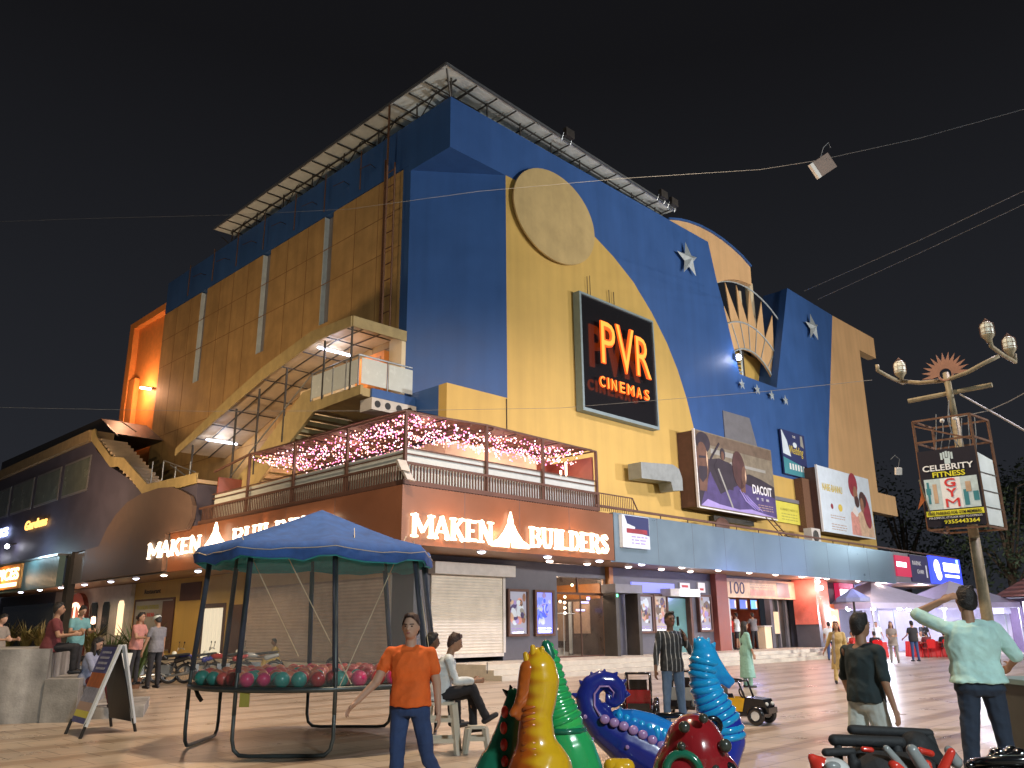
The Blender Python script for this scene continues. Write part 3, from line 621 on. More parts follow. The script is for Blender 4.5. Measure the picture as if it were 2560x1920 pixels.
def builders(s, o, x, L, z, h, parts=(1, 1, 1), reach=.13):
    """o(t) gives the point t metres along the sign"""
    k = .115; n = Vector(x).cross(Vector(Z))
    def word(wd, t0, t1, hh):
        wid = {'M': 1.25, 'I': .42, 'A': 1.15, 'S': .85, 'L': .85, 'E': .85}; tot = sum(wid.get(c, 1) for c in wd); gap = .22
        sc = (t1 - t0) / (tot + gap * (len(wd) - 1)); t = t0
        for c in wd:
            w = wid.get(c, 1) * sc; m = MB('letter_white'); glyph(m, c, o(t, z), x, Z, w, hh, .06, reach, k); s.part('letter', m); t += w + gap * sc
    word('MAKEN', .0, L * .345, h)
    c = L * .44; hw = L * .095; m = MB('letter_white')
    prof = [(-1, 0), (-1, .1), (-.8, .2), (-.62, .26), (-.5, .38), (-.36, .5), (-.26, .62), (-.2, .72), (-.13, .78), (-.1, .95), (-.04, 1.1), (0, 1.2)]
    prof = prof + [(-a, b) for a, b in prof[::-1][1:]]
    pts = [o(c + a * hw, z - .08 + b * 1.13 * h * 1.55 / 1.2) for a, b in prof] + [o(c + .1 * hw, z - .08), o(c + .07 * hw, z + .1), o(c - .07 * hw, z + .1), o(c - .1 * hw, z - .08)]
    nn = len(pts); m.add([Vector(p) + n * .06 for p in pts] + [Vector(p) + n * reach for p in pts], [list(range(nn)), list(range(nn, 2 * nn))[::-1]] + [(i, i + nn, (i + 1) % nn + nn, (i + 1) % nn) for i in range(nn)])
    s.part('tower_emblem', m)
    word('BUILDERS', L * .545, L, h)
s = T('builder_sign', 'bright white MAKEN BUILDERS letters with tower emblem on the brown front fascia', 'sign', (-3.4, -2.5, 4), 'b')
builders(s, lambda t, z: (-3.4 + t, -2.5, z), X, 9.05, 4.12, .66)
s = T('builder_sign', 'glowing MAKEN BUILDERS letters on the left side fascia, half hidden by the blue tent', 'sign', (-3.8, 14.3, 4), 'b')
builders(s, lambda t, z: (-3.97, 14.6 - t * .96, z), (0, -1, 0), 14.2, 4.52, .62)
# soft real light that the lit letters throw on the fascia and floor
for u in (-2.2, .4, 3.6): lamp('letter_light', 'POINT', P(u, -3.1, 4.5), 55, (1, .5, .22), .15)
for v in (12.5, 8.5, 5.5): lamp('letter_light', 'POINT', P(-4.4, v, 4.75), 50, (1, .48, .2), .15)

# film billboards etc: flat prints on boxes standing off the wall
def col(name, c, r=.55): mat('print_' + name, c, r, var=.3 if name in ('sky', 'dusk', 'dark', 'purple', 'skin', 'skin2', 'brownhair', 'maroon', 'pink', 'tan') else .08, scale=2.2); return 'print_' + name
for nm, c in dict(sky=(.2, .17, .12), dusk=(.14, .1, .07), dark=(.03, .022, .035), purple=(.07, .05, .16), lilac=(.35, .28, .6), skin=(.13, .065, .045), skin2=(.3, .15, .09), grey=(.3, .3, .27),
                  white=(.75, .75, .75), lemon=(.62, .58, .08), olive=(.35, .33, .06), navy=(.02, .03, .12), gold=(.65, .5, .08), paleblue=(.6, .7, .8), red=(.5, .05, .05), maroon=(.28, .03, .05), pink=(.65, .3, .25), tan=(.6, .42, .28), brownhair=(.07, .03, .03), text=(.42, .3, .25), orange=(.75, .2, .03), green=(.2, .3, .2), teal=(.05, .25, .3)).items(): col(nm, c)
def blob2(m, c, rx, rz, y, rot=0, n=18):
    ca, sa = math.cos(R(rot)), math.sin(R(rot)); m.prism([(c[0] + ca * rx * math.cos(2 * math.pi * i / n) - sa * rz * math.sin(2 * math.pi * i / n), c[1] + sa * rx * math.cos(2 * math.pi * i / n) + ca * rz * math.sin(2 * math.pi * i / n)) for i in range(n)], 'y', y - .004, y)
def lines(m, u0, u1, z0, n, dz, y, h=.05, seed=1):
    rr = random.Random(seed)
    for i in range(n):
        u = u0
        while u < u1 - .1: w = rr.uniform(.12, .4); m.box(u, min(u + w, u1), y - .003, y, z0 - i * dz, z0 - i * dz + h); u += w + .07
s = T('film_billboard', 'wide dark film billboard with sunset figures and DACOIT title', 'billboard', (14.5, -1, 6.8), 'b')
m = MB('brown_steel'); m.box(14.5, 21.8, -.95, -.02, 6.86, 10.45); s.part('box', m)
m = MB('print_sky'); m.box(14.5, 21.8, -1.0, -.952, 6.84, 10.5); y = -1.0
m.m = 'print_dusk'; m.box(14.6, 21.75, y - .004, y, 9.9, 10.45); m.m = 'print_grey'; m.box(17.5, 21.0, y - .005, y - .001, 9.15, 9.3); m.box(15.8, 18.5, y - .005, y - .001, 9.5, 9.75)
m.m = 'print_dark'; m.prism([(14.55, 6.9), (21.75, 6.9), (21.75, 8.5), (20.5, 8.75), (19.3, 8.9), (18.2, 8.7), (17.6, 9.2), (16.5, 9.35), (14.55, 9)], 'y', y - .009, y - .005)
m.m = 'print_purple'; m.prism([(14.6, 6.9), (21.75, 6.9), (21.75, 7.9), (18.6, 8.4), (16.4, 7.6), (15.6, 8.6)], 'y', y - .013, y - .009)
m.m = 'print_dark'; blob2(m, (15.15, 9.95), .62, .5, y - .014); m.m = 'print_skin'; blob2(m, (15.0, 9.1), .5, .85, y - .018); m.prism([(14.6, 7.6), (15.2, 7.6), (15.5, 8.8), (14.6, 8.9)], 'y', y - .02, y - .016)
m.m = 'print_dark'; m.beam((15.7, y - .02, 9.2), (16.6, y - .02, 10.1), .01, .12); blob2(m, (16.85, 9.6), .24, .3, y - .014); m.m = 'print_skin'; blob2(m, (16.83, 9.52), .15, .22, y - .018)
m.m = 'print_brownhair'; blob2(m, (18.3, 9.0), .62, .95, y - .02, 6); m.m = 'print_skin'; blob2(m, (18.72, 8.75), .24, .5, y - .024, -8); m.prism([(18.3, 7.9), (18.75, 7.9), (18.8, 8.5), (18.4, 8.5)], 'y', y - .024, y - .02)
m.m = 'print_grey'; m.prism([(16.3, 8.8), (16.4, 8.85), (17.55, 6.95), (17.4, 6.95)], 'y', y - .024, y - .02)
m.m = 'print_tan'; m.prism([(15.38, 9.6), (15.46, 9.2), (15.4, 8.7), (15.33, 9.1)], 'y', y - .026, y - .022); m.prism([(18.88, 9.1), (18.94, 8.7), (18.84, 8.4), (18.8, 8.8)], 'y', y - .03, y - .026)
m.m = 'print_dark'; m.prism([(14.7, 9.25), (15.3, 9.3), (15.3, 9.2), (14.7, 9.14)], 'y', y - .026, y - .022); m.prism([(14.62, 8.75), (15.35, 8.8), (15.3, 8.3), (14.9, 8.0), (14.62, 8.2)], 'y', y - .026, y - .022); m.prism([(16.0, 8.9), (16.3, 9.3), (17.4, 9.25), (17.7, 8.6), (17.6, 7.9), (16.6, 7.9)], 'y', y - .018, y - .014)
m.m = 'print_lilac'
for q in range(3): m.tube([(18.2 + q * .3, y - .02, 8.0 - q * .1), (18.7 + q * .3, y - .02, 7.5), (19.6 + q * .35, y - .02, 7.15 - q * .03)], [.02, .05, .02], 5)
m.prism([(14.6, 6.9), (21.7, 6.9), (20.4, 7.0), (19.2, 7.12), (18, 7.0), (16.2, 7.1), (15.2, 7.25)], 'y', y - .028, y - .024)
s.part('print', m)
m = MB('print_white'); m.text('DACOIT', (19.45, y - .026, 7.95), X, Z, .46, .01, 1.95, off=.02); m.text('HI', (19.8, y - .026, 7.65), X, Z, .13, .01); m.text('TE', (20.25, y - .026, 7.65), X, Z, .13, .01); m.text('HN', (20.75, y - .026, 7.65), X, Z, .13, .01)
m.m = 'print_text'; lines(m, 19.9, 21.4, 7.4, 3, .12, y - .026, .04); each(s, 'lettering', m)
m = MB('print_white'); m.box(14.44, 14.498, -1.02, -.9, 6.8, 10.52); m.box(14.5, 21.8, -1.02, -.9, 6.78, 6.838); s.part('frame', m)
m = MB('dark_steel'); m.box(16.8, 20.6, -.3, -.05, 6.45, 6.7); solo('cable_tray', m, 'grey tray on the yellow wall under the film billboard', 'cable tray', (18, -.2, 6.5), 'b')
s = T('portrait_banner', 'narrow navy banner with white portrait and yellow Wedding script', 'banner', (24.1, -.15, 9.8), 'b')
m = MB('print_navy'); m.box(24.75, 27.6, -.2, -.1, 9.72, 12.3); y = -.2; m.m = 'print_paleblue'; m.prism([(24.78, 10.9), (25.7, 10.8), (25.35, 11.7), (24.85, 12.25), (24.78, 12.25)], 'y', y - .006, y)
m.m = 'print_teal'; m.prism([(24.75, 9.75), (27.58, 9.75), (27.58, 10.3), (24.75, 10.7)], 'y', y - .006, y); m.m = 'print_paleblue'; blob2(m, (26.3, 11.55), .24, .16, y - .001); m.m = 'print_grey'; m.prism([(27.0, 11.6), (27.4, 11.5), (27.3, 12.2), (27.05, 12.2)], 'y', y - .006, y)
s.part('print', m); m = MB('print_gold'); m.text('Wedding', (25.45, y - .01, 10.85), X, Z, .62, .008, 1.7, italic=.2); m.m = 'print_white'; m.text('THE', (26.05, y - .01, 11.95), X, Z, .14, .008)
for i in range(6): m.box(25.4 + i * .33, 25.58 + i * .33, y - .01, y - .006, 10.05, 10.4)
each(s, 'lettering', m)
s = T('notice_board', 'flat lemon-yellow CONNECT WITH US board right of the film billboard', 'notice board', (23.6, -.1, 7), 'b')
m = MB('print_lemon'); m.box(22.4, 27.5, -.14, -.05, 6.95, 8.1); m.m = 'print_brownhair'; m.box(26.35, 26.95, -.146, -.14, 7.3, 7.85); s.part('print', m)
m = MB('grey_clad'); m.box(22.3, 27.5, -.2, -.02, 8.12, 8.32); s.part('frame', m)
m = MB('print_olive'); m.text('CONNECT WITH US', (23.9, -.145, 7.62), X, Z, .13, .005, 2.0); lines(m, 24.0, 25.8, 7.42, 3, .15, -.142, .05); each(s, 'lettering', m)
s = T('film_billboard', 'white billboard with a red-turbaned man and long-haired woman', 'billboard', (27.1, -1, 6.6), 'b')
m = MB('rust'); m.box(26.1, 27.0, -.5, -.02, 6.6, 9.6); m.m = 'brown_steel'; m.box(27.1, 34.2, -.95, -.02, 6.66, 10.3); s.part('box', m)
m = MB('print_paleblue'); m.box(27.1, 34.2, -1, -.952, 6.62, 10.4); y = -1; m.m = 'print_pink'; m.prism([(30.9, 6.7), (31.0, 8.0), (31.6, 8.3), (32.4, 7.9), (32.6, 6.7)], 'y', y - .004, y)
m.m = 'print_white'; m.prism([(31.2, 8.1), (31.7, 8.5), (32.2, 8.0), (31.8, 7.8)], 'y', y - .006, y - .002)
m.m = 'print_tan'; m.prism([(32.2, 6.7), (32.0, 8.0), (32.9, 8.4), (33.9, 7.9), (34.1, 7.2), (34.1, 6.7)], 'y', y - .01, y - .006)
m.m = 'print_maroon'; blob2(m, (31.75, 9.75), .62, .75, y - .008, -12); m.m = 'print_skin2'; blob2(m, (31.95, 9.2), .3, .5, y - .014); m.m = 'print_brownhair'; blob2(m, (32.05, 8.75), .32, .36, y - .016)
m.m = 'print_maroon'; blob2(m, (33.3, 8.3), .55, 1.1, y - .014, 14); m.m = 'print_brownhair'; blob2(m, (32.9, 8.95), .48, .5, y - .018); m.m = 'print_skin2'; blob2(m, (32.72, 8.6), .26, .45, y - .022); s.part('print', m)
m = MB('print_gold'); m.text('NABE-BANNU', (27.5, y - .01, 9.0), X, Z, .42, .006, 2.6, off=.01); m.m = 'print_maroon'; blob2(m, (28.5, 8.15), .16, .16, y - .006); m.m = 'print_gold'; blob2(m, (29.6, 8.15), .28, .22, y - .006)
m.m = 'print_text'; lines(m, 28.2, 30.2, 7.6, 2, .14, y - .004, .05, 4); lines(m, 28.2, 30.2, 7.1, 3, .14, y - .004, .05, 5); each(s, 'lettering', m)
m = MB('print_white'); m.box(27.03, 27.098, -1.02, -.9, 6.6, 10.42); s.part('frame', m)
s = T('fascia_poster', 'small square blue and lilac poster at the left end of the grey fascia', 'poster', (6.4, -2.6, 4.4), 'b')
m = MB('print_paleblue'); m.box(6.45, 8.15, -2.66, -2.505, 4.4, 5.62); m.m = 'print_navy'; m.prism([(6.75, 5.3), (7.25, 5.2), (7.2, 5.0), (8.13, 4.9), (8.13, 5.6), (6.6, 5.6)], 'y', -2.664, -2.66)
m.m = 'print_maroon'; m.box(6.7, 8.0, -2.667, -2.664, 4.95, 5.12); m.m = 'print_lilac'; lines(m, 7.0, 8.0, 4.8, 3, .12, -2.661, .05, 9); s.part('print', m)
# shop signs at the far end
glow('blue_lit', (.05, .08, 1), 1.6); glow('white_lit', (.8, .85, 1), 5); glow('red_lit', (.7, .03, .1), .7); glow('cyan_lit', (.3, .7, 1), 3); glow('lilac_lit', (.8, .7, 1), 3)
s = T('shop_sign', 'small red lit sign with white band at the far fascia end', 'sign', (32.9, -2.6, 4.3), 'b')
m = MB('red_lit'); m.box(32.7, 34.9, -2.6, -2.505, 4.3, 5.5); m.m = 'white_lit'; m.box(32.75, 34.2, -2.62, -2.601, 4.85, 5.12); s.part('face', m)
s = T('shop_sign', 'dark unlit RAPAK GHAR sign between the red and blue lit signs', 'sign', (35, -2.6, 4.1), 'b')
m = MB('indigo'); m.box(34.95, 38.0, -2.58, -2.505, 4.05, 5.65); s.part('face', m)
m = MB('print_white'); m.text('RAPAK', (35.3, -2.585, 5.05), X, Z, .25, .01, 1.4); m.text('GHAR', (35.9, -2.585, 4.55), X, Z, .25, .01, 1.1); m.box(37.4, 37.6, -2.59, -2.581, 4.35, 5.1); s.part('letters', m)
s = T('shop_sign', 'brightest blue lit sign with white lettering panel, far right of the fascia', 'sign', (38.2, -2.6, 4.1), 'b')
m = MB('blue_lit'); m.box(38.1, 43.6, -2.7, -2.505, 4.05, 5.75); s.part('face', m)
m = MB('lilac_lit'); blob2(m, (39.1, 5.05), .55, .5, -2.7); blob2(m, (39.3, 4.6), .5, .35, -2.706); m.m = 'white_lit'; m.box(40.3, 43.2, -2.71, -2.701, 4.85, 5.4); m.box(40.4, 43.1, -2.71, -2.701, 4.5, 4.65); m.m = 'cyan_lit'; m.box(42.8, 43.2, -2.71, -2.701, 5.45, 5.7)
m.m = 'indigo'; m.text('THICKO', (40.6, -2.712, 4.95), X, Z, .34, .005, 2.3); s.part('letters', m)
s = T('shop_sign', 'red lit panel under the soffit beside the orange poster', 'sign', (29.8, -.3, 2.9), 'b')  # lit panel on the lower wall, under the fascia signs
m = MB('red_lit'); m.box(29.75, 31.7, -.3, .0, 2.85, 3.9); m.m = 'white_lit'; m.box(29.85, 31.5, -.32, -.301, 3.2, 3.55); s.part('face', m)
s = T('shop_sign', 'blue lit panel under the soffit with white shapes', 'sign', (32, -.3, 2.8), 'b')
m = MB('indigo'); m.box(31.8, 37.3, -.3, .0, 2.8, 3.9); m.m = 'cyan_lit'; m.text('KATAR', (32, -.31, 3.45), X, Z, .3, .01, 1.6); m.m = 'lilac_lit'; m.prism([(32.8, 2.85), (34.6, 2.85), (34.2, 3.6), (33.9, 3.1), (33.2, 3.3)], 'y', -.32, -.301); m.m = 'white_lit'; m.box(35.2, 37.0, -.32, -.301, 2.95, 3.25)
m.m = 'blue_lit'; m.box(37.0, 37.3, -.34, -.301, 2.8, 3.9); s.part('face', m)
# wall fixtures
s = T('exhaust_duct', 'bent grey metal duct on the yellow wall left of the film billboard', 'duct', (11.5, -.5, 8), 'b')
m = MB('duct_grey'); m.prism([(10.2, 7.65), (10.2, 8.35), (12.6, 8.55), (13.1, 8.4), (13.3, 8.0), (13.3, 7.45), (12.5, 7.35), (12.4, 7.75)], 'y', -.95, -.25); s.part('body', m)
m = MB('dark_steel'); m.bar((10.6, -.25, 8), (10.6, 0, 8), .05); m.bar((12.3, -.25, 8), (12.3, 0, 8), .05); each(s, 'bracket', m)
s = T('air_conditioner', 'white air conditioner unit on the ledge under the lemon board', 'air conditioner', (24.6, -1.3, 5.7), 'b')
m = MB('shop_white'); m.box(24.7, 25.75, -1.4, -.95, 5.75, 6.6); s.part('case', m)
m = MB('dark_steel'); m.prism(arcp(.3, 0, 340, 17, (25.15, 6.18)), 'y', -1.42, -1.401); m.torus((25.15, -1.42, 6.18), .3, .02, (0, 1, 0)); s.part('fan', m)
m = MB('rust'); m.box(24.8, 24.9, -1.4, -.9, 5.6, 5.75); m.box(25.5, 25.6, -1.4, -.9, 5.6, 5.75); each(s, 'foot', m)
s = T('satellite_dish', 'dark round dish behind the ledge railing', 'dish', (15.4, -1.5, 5.7), 'b')
m = MB('brown_steel'); m.smooth = True; m.sph((15.5, -1.5, 5.95), (.62, .12, .42), 16, 8); s.part('bowl', m); m = MB('dark_steel'); m.bar((15.5, -1.5, 5.6), (15.5, -1.4, 6), .04); s.part('stand', m)
m = MB('brown_steel'); m.bar((20.6, -1.9, 5.7), (20.2, -1.2, 6.8), .03); m.bar((21.2, -1.9, 5.7), (20.8, -1.2, 6.8), .03)
for i in range(4): m.bar((20.6 - .1 * i, -1.9 + .18 * i, 5.85 + .27 * i), (21.2 - .1 * i, -1.9 + .18 * i, 5.85 + .27 * i), .02)
solo('ladder', m, 'short leaning ladder on the ledge under the film billboard', 'ladder', (20.8, -1.8, 5.7), 'b')
s = T('spotlight', 'lit white spotlight on the left edge of the sunburst opening', 'spotlight', (20.5, -.1, 15.6), 'b')
m = MB('steel'); m.box(20.5, 20.85, -.2, .0, 15.5, 15.8); s.part('housing', m); glow('spot_white', (.85, .85, 1), 40)
m = MB('spot_white'); m.sph((20.66, -.24, 15.62), .16, 10, 8); s.part('bulb', m); lamp('spotlight_light', 'POINT', P(20.66, -.6, 15.6), 40, (.8, .82, 1), .1)
# ledge railing
s = T('terrace_railing', 'brown railing along the ledge above the grey fascia', 'railing', (6, -2.4, 5.7), 'b')
m = MB('brown_steel'); m.beam((5.2, -2.4, 6.35), (7.5, -2.4, 6.35), .04, .04); m.beam((7.5, -2.4, 6.35), (7.85, -2.4, 5.85), .04, .04); m.beam((5.2, -2.42, 5.86), (44, -2.42, 5.86), .07, .09); s.part('rail', m)
m = MB('brown_steel')
for i in range(21): m.bar((5.25 + i * .115, -2.4, 5.7), (5.25 + i * .115, -2.4, 6.35), .012, 4)
each(s, 'baluster', m); m = MB('brown_steel')
for i in range(18): m.bar((9.3 + i * 1.95, -2.42, 5.68), (9.3 + i * 1.95, -2.42, 5.86), .022, 4)
each(s, 'post', m)

# poster cases, banners, portals at the entrance
glow('case_glow', (.5, .5, .62), .5); glow('case_warm', (.7, .6, .55), .5); glow('case_blue', (.28, .3, 1), 1.1)
def case(u0, u1, z0, z1, face, seed, label):
    s = T('poster_case', label, 'poster case', (u0, -.05, z0), 'b', group='lit poster cases by the cinema entrance'); rr = random.Random(seed)
    m = MB('brown_steel'); w = .09
    m.box(u0, u0 + w, -.12, .058, z0, z1); m.box(u1 - w, u1, -.12, .058, z0, z1); m.box(u0 + w, u1 - w, -.12, .058, z1 - w, z1); m.box(u0 + w, u1 - w, -.12, .058, z0, z0 + w); s.part('frame', m)
    m = MB(face); m.box(u0 + w, u1 - w, -.05, .058, z0 + w, z1 - w)
    for j in range(26):
        m.m = rr.choice(['print_skin2', 'print_purple', 'print_lilac', 'print_grey', 'print_dusk', 'print_tan', 'print_paleblue', 'print_pink'] if face != 'case_blue' else ['menu_blue', 'print_lilac', 'case_blue', 'blue_lit', 'print_paleblue'])
        q = 1 - j / 30; a_ = rr.uniform(.05, .2) * q + .03; b_ = rr.uniform(.06, .26) * q + .03; blob2(m, (rr.uniform(u0 + w + a_, u1 - w - a_), rr.uniform(z0 + .38 + b_, z1 - w - b_)), a_, b_, -.051 - j * .0006, rr.uniform(-30, 30))
    m.m = 'print_lilac' if face != 'case_blue' else 'white_lit'
    lines(m, u0 + .2, u1 - .2, z0 + .25, 2, .1, -.07, .04, seed); m.m = 'white_lit'; m.box(u0 + .25, u1 - .25, -.056, -.051, z0 + .12, z0 + .17); s.part('poster', m)
case(2.93, 4.0, 1.25, 2.9, 'case_glow', 1, 'pale lit poster case next to the white shutter')
case(4.33, 5.4, 1.25, 2.9, 'case_blue', 2, 'bright blue lit poster case left of the glass entrance')
case(10.66, 11.72, 1.28, 2.87, 'case_glow', 3, 'lit poster case right of the first security portal')
case(11.76, 12.82, 1.28, 2.9, 'case_warm', 4, 'warm pale poster case left of the teal doorway')
case(15.26, 16.34, 1.3, 2.95, 'case_glow', 5, 'lit poster case beside the brown pillar')
for u0, u1, a, b_, sg in ((13.98, 14.78, 3.15, 3.45, 'small white notice high on the wall above the teal doorway'), (15.45, 16.05, 3.05, 3.5, 'small grey notice high on the wall above the last poster case')):
    m = MB('print_white'); m.box(u0, u1, .0, .058, a, b_); m.m = 'print_red'; m.box(u0 + .15, u1 - .15, -.004, 0, a + .1, a + .2); solo('wall_notice', m, sg, 'notice', (u0, 0, a), 'b')
m = MB('case_blue'); m.box(10.38, 13.5, -.02, .058, 2.96, 3.38); m.m = 'white_lit'; m.box(12.5, 13.1, -.024, -.021, 3.0, 3.05); solo('wall_banner', m, 'long blue-violet lit banner above the poster cases', 'banner', (10.4, 0, 2.95), 'b')
s = T('security_portal', 'dark security portal beside the glass entrance', 'portal', (8.2, -.5, .45), 'b')
m = MB('dark_steel'); m.box(8.3, 8.5, -.75, -.1, .45, 2.85); m.box(9.75, 9.95, -.75, -.1, .45, 2.85); each(s, 'post', m)
m = MB('grey_clad'); m.box(8.25, 10.05, -.8, -.08, 2.86, 3.2); s.part('header', m)
glow('green_led', (.1, 1, .4), 6); m = MB('green_led'); m.box(8.36, 8.42, -.78, -.755, 2.7, 2.8); s.part('indicator', m)
s = T('teal_doorway', 'teal glass doorway with a white lightbox above it', 'doorway', (12.8, -.1, .45), 'b')
m = MB('teal_glass'); m.box(12.86, 14.25, -.05, .058, .45, 2.76); s.part('door_leaf', m); m = MB('brown_steel'); m.box(14.25, 14.42, -.3, .058, .45, 2.8); s.part('frame', m)
m = MB('white_lit'); m.box(13.1, 14.62, -.6, -.56, 2.84, 3.12); m.m = 'shop_white'; m.box(12.4, 14.64, -.558, .0, 2.82, 3.14); s.part('lightbox', m)
s = T('shop_banner', 'tan banner with the big number 100 above the ticket hall', 'banner', (17.7, -.05, 2.85), 'b')
m = MB('print_tan'); m.box(17.64, 25.9, -.15, .04, 2.88, 3.78); y = -.15; m.m = 'print_pink'; m.box(19.9, 22.4, y - .004, y, 3.0, 3.3); m.m = 'grey_clad'; m.prism([(22.7, 2.95), (24.0, 2.95), (23.9, 3.7), (22.6, 3.7)], 'y', y - .004, y); s.part('print', m)
m = MB('indigo'); m.text('100', (18.0, y - .005, 3.05), X, Z, .58, .01, 1.35); m.m = 'print_text'; lines(m, 19.9, 22.4, 3.5, 2, .12, y - .002, .06, 3); each(s, 'lettering', m)
s = T('pillar_wrap', 'tall red and pink advert wrapped round the pillar right of the ticket hall', 'advert', (24.5, -1.1, .45), 'b')
mat('wrap_red', (.75, .2, .15), .4, var=.15); m = MB('wrap_red'); m.box(24.6, 26.1, -1.3, .0, 1.6, 3.9); m.m = 'print_pink'
for i in range(5): m.box(24.9 + .1 * i, 25.4 + .1 * i, -1.304, -1.3, 3.3 - i * .32, 3.36 - i * .32)
s.part('print', m); m = MB('dark_wall'); m.box(24.65, 26.05, -1.28, 0, .45, 1.6); s.part('plinth', m)
m = MB('print_pink'); m.smooth = True; m.tube([(24.4, -1.6, 2.9), (24.35, -1.65, 2.2), (24.5, -1.65, 1.4), (24.9, -1.6, .5)], [.12, .14, .14, .1], 8); solo('paper_roll', m, 'curved pale pink strip leaning on the red advert pillar', 'roll', (24.4, -1.6, .45), 'b')
s = T('standing_poster', 'tall orange poster at the far shops', 'poster', (28.4, 0, 1), 'b')
mat('poster_orange', (.75, .2, .07), .5, var=.1); m = MB('poster_orange'); m.box(28.35, 29.5, -.2, .0, .5, 2.7); m.m = 'print_tan'; blob2(m, (28.9, 1.75), .3, .33, -.2); m.m = 'print_white'; m.text('TASTY', (28.5, -.204, 2.35), X, Z, .12, .004); s.part('print', m)

# ceiling downlights: one built, the rest copied
def downlight(u, v, z, label, cool=False, first=[None, None]):
    k = 1 if cool else 0
    if first[k] is None:
        s = T('downlight', label, 'downlight', (u, v, z), 'b', group='round downlights in the soffit'); m = MB('steel'); m.torus((u, v, z), .16, .02, n=14, k=5); s.part('trim', m)
        m = MB('downlight_cool' if cool else 'downlight'); m.smooth = True; m.sph((u, v, z), (.14, .14, .075), 12, 8); s.part('lens', m); first[k] = s.o
    else: dup(first[k], (u, v, z), label=label, frame='b')
for i, u in enumerate((-.2, 2.94, 5.77, 8.38, 11.15, 13.96, 16.6, 19.05, 21.7, 24.5, 28.3, 31.1)):
    downlight(u, -2.05, 3.91, 'round downlight in the front edge of the soffit over the steps', i < 4)
    lamp('downlight_light', 'SPOT', P(u, -2.05, 3.85), 165, (1, .72, .5) if i > 3 else (1, .78, .62), .1, angle=R(150), blend=.8, aim=P(u, -2.3, 0))
for u in (4.35, 6.5, 9.1, 11.4, 13.6): downlight(u, -.85, 3.91, 'round downlight deeper in the soffit near the entrance doors')
for i, v in enumerate((8.3, 11.73, 15.0, 18.0, 21.0, 24.5, 28.0, 31.5, 35)):
    downlight(-3.15, v, 3.91, 'round downlight in the side soffit on the left', i != 2)
    lamp('downlight_light', 'SPOT', P(-3.1, v, 3.85), 200, (1, .7, .42), .1, angle=R(150), blend=.8, aim=P(-3.3, v, 0))
for u, v, pw, c in ((20, .9, 90, (1, .6, .35)), (7.2, 1.6, 220, (1, .7, .48)), (24, -1, 60, (1, .6, .5)), (33, -1.6, 260, (.75, .7, 1)), (38, -2, 260, (.8, .75, 1)), (14, -3.3, 90, (.45, .45, 1))):
    lamp('room_light', 'POINT', P(u, v, 3.3 if u < 30 else 3.5), pw, c, .2)
for u, z in ((24.6, 3.75), (24.9, 3.45)):
    m = MB('spot_white'); m.sph((u, -1.5, z), .1, 10, 8); solo('spotlight', m, 'small bluish white spot above the red pillar, %s' % ('upper one' if z > 3.6 else 'lower one'), 'spotlight', (u, -1.5, z), 'b', group='spots above the red pillar')
lamp('spot_light', 'SPOT', P(21, -6.0, 3.2), 420, (.4, .42, 1), .3, angle=R(110), blend=1, aim=P(19, -2.4, 5))
# ================================================================= terrace with pergola over the brown fascia
tp = T('terrace_pergola', 'brown steel pergola terrace with pale parapet on the corner above the brown fascia', 'pergola', (-3.8, -2.5, 5.62), 'b')
bs = MB('brown_steel')
m = MB('brown_steel'); FP = [(-3.66, 7.8), (-.31, 7.98), (2.4, 7.92), (5.35, 7.88)]; LP = [(.65, 7.85), (3.9, 7.9), (7.15, 8.0)]
for u, z in FP: m.beam((u, -2.4, 5.65), (u, -2.4, z), .09, .09)
for v, z in LP: m.beam((-3.66, v, 5.65), (-3.66, v, z), .09, .09)
each(tp, 'post', m)
m = MB('brown_steel')
for z in (5.72, 6.3): m.beam((-3.72, -2.45, z), (5.4, -2.45, z), .05, .08 if z > 6 else .14); m.beam((-3.72, -2.45, z), (-3.72, 10.9, z), .05, .08 if z > 6 else .14)
m.beam((-3.66, -2.36, 6.6), (5.3, -2.36, 6.6), .03, .04); m.beam((-3.64, -2.36, 6.6), (-3.64, 10, 6.6), .03, .04); m.beam((-3.66, -2.36, 6.78), (5.3, -2.36, 6.78), .04, .04); m.beam((-3.64, -2.36, 6.78), (-3.64, 10, 6.78), .04, .04)
tp.part('rail', m)
m = MB('brown_steel')
for i in range(72): u = -3.6 + i * .125; m.box(u, u + .035, -2.47, -2.44, 5.62, 6.3)
q = MB('brown_steel')
for i in range(100): v = -2.3 + i * .13; q.box(-3.74, -3.71, v, v + .035, 5.62, 6.3)
tp.part('baluster_row', m); tp.part('baluster_row', q)
mat('parapet', (.5, .55, .54), .5, var=.08)
m = MB('parapet'); m.box(-3.55, 5.3, -2.33, -2.28, 5.62, 6.76); m.box(-3.55, -3.5, -2.279, 10, 5.62, 6.76); tp.part('parapet', m)
m = MB('brown_steel'); zf = lambda u: 7.8 + (.05 if u < 0 else .03)
m.beam((-3.7, -2.4, 7.86), (-.31, -2.4, 8.0), .05, .06); m.beam((-.31, -2.4, 8.0), (5.4, -2.4, 7.9), .05, .06); m.beam((-3.66, -2.4, 7.86), (-3.66, 7.2, 8.0), .05, .06); m.beam((-3.66, 7.2, 8.0), (-3.66, 10, 7.7), .07, .07)
for i in range(9): u = -3.1 + i * 1.05; m.beam((u, -2.4, 7.9), (u, -.02, 7.92), .05, .05)
for i in range(9): v = -1.2 + i * 1.05; m.beam((-3.66, v, 7.88), (-.02, v, 7.9), .05, .05)
tp.part('roof_frame', m)
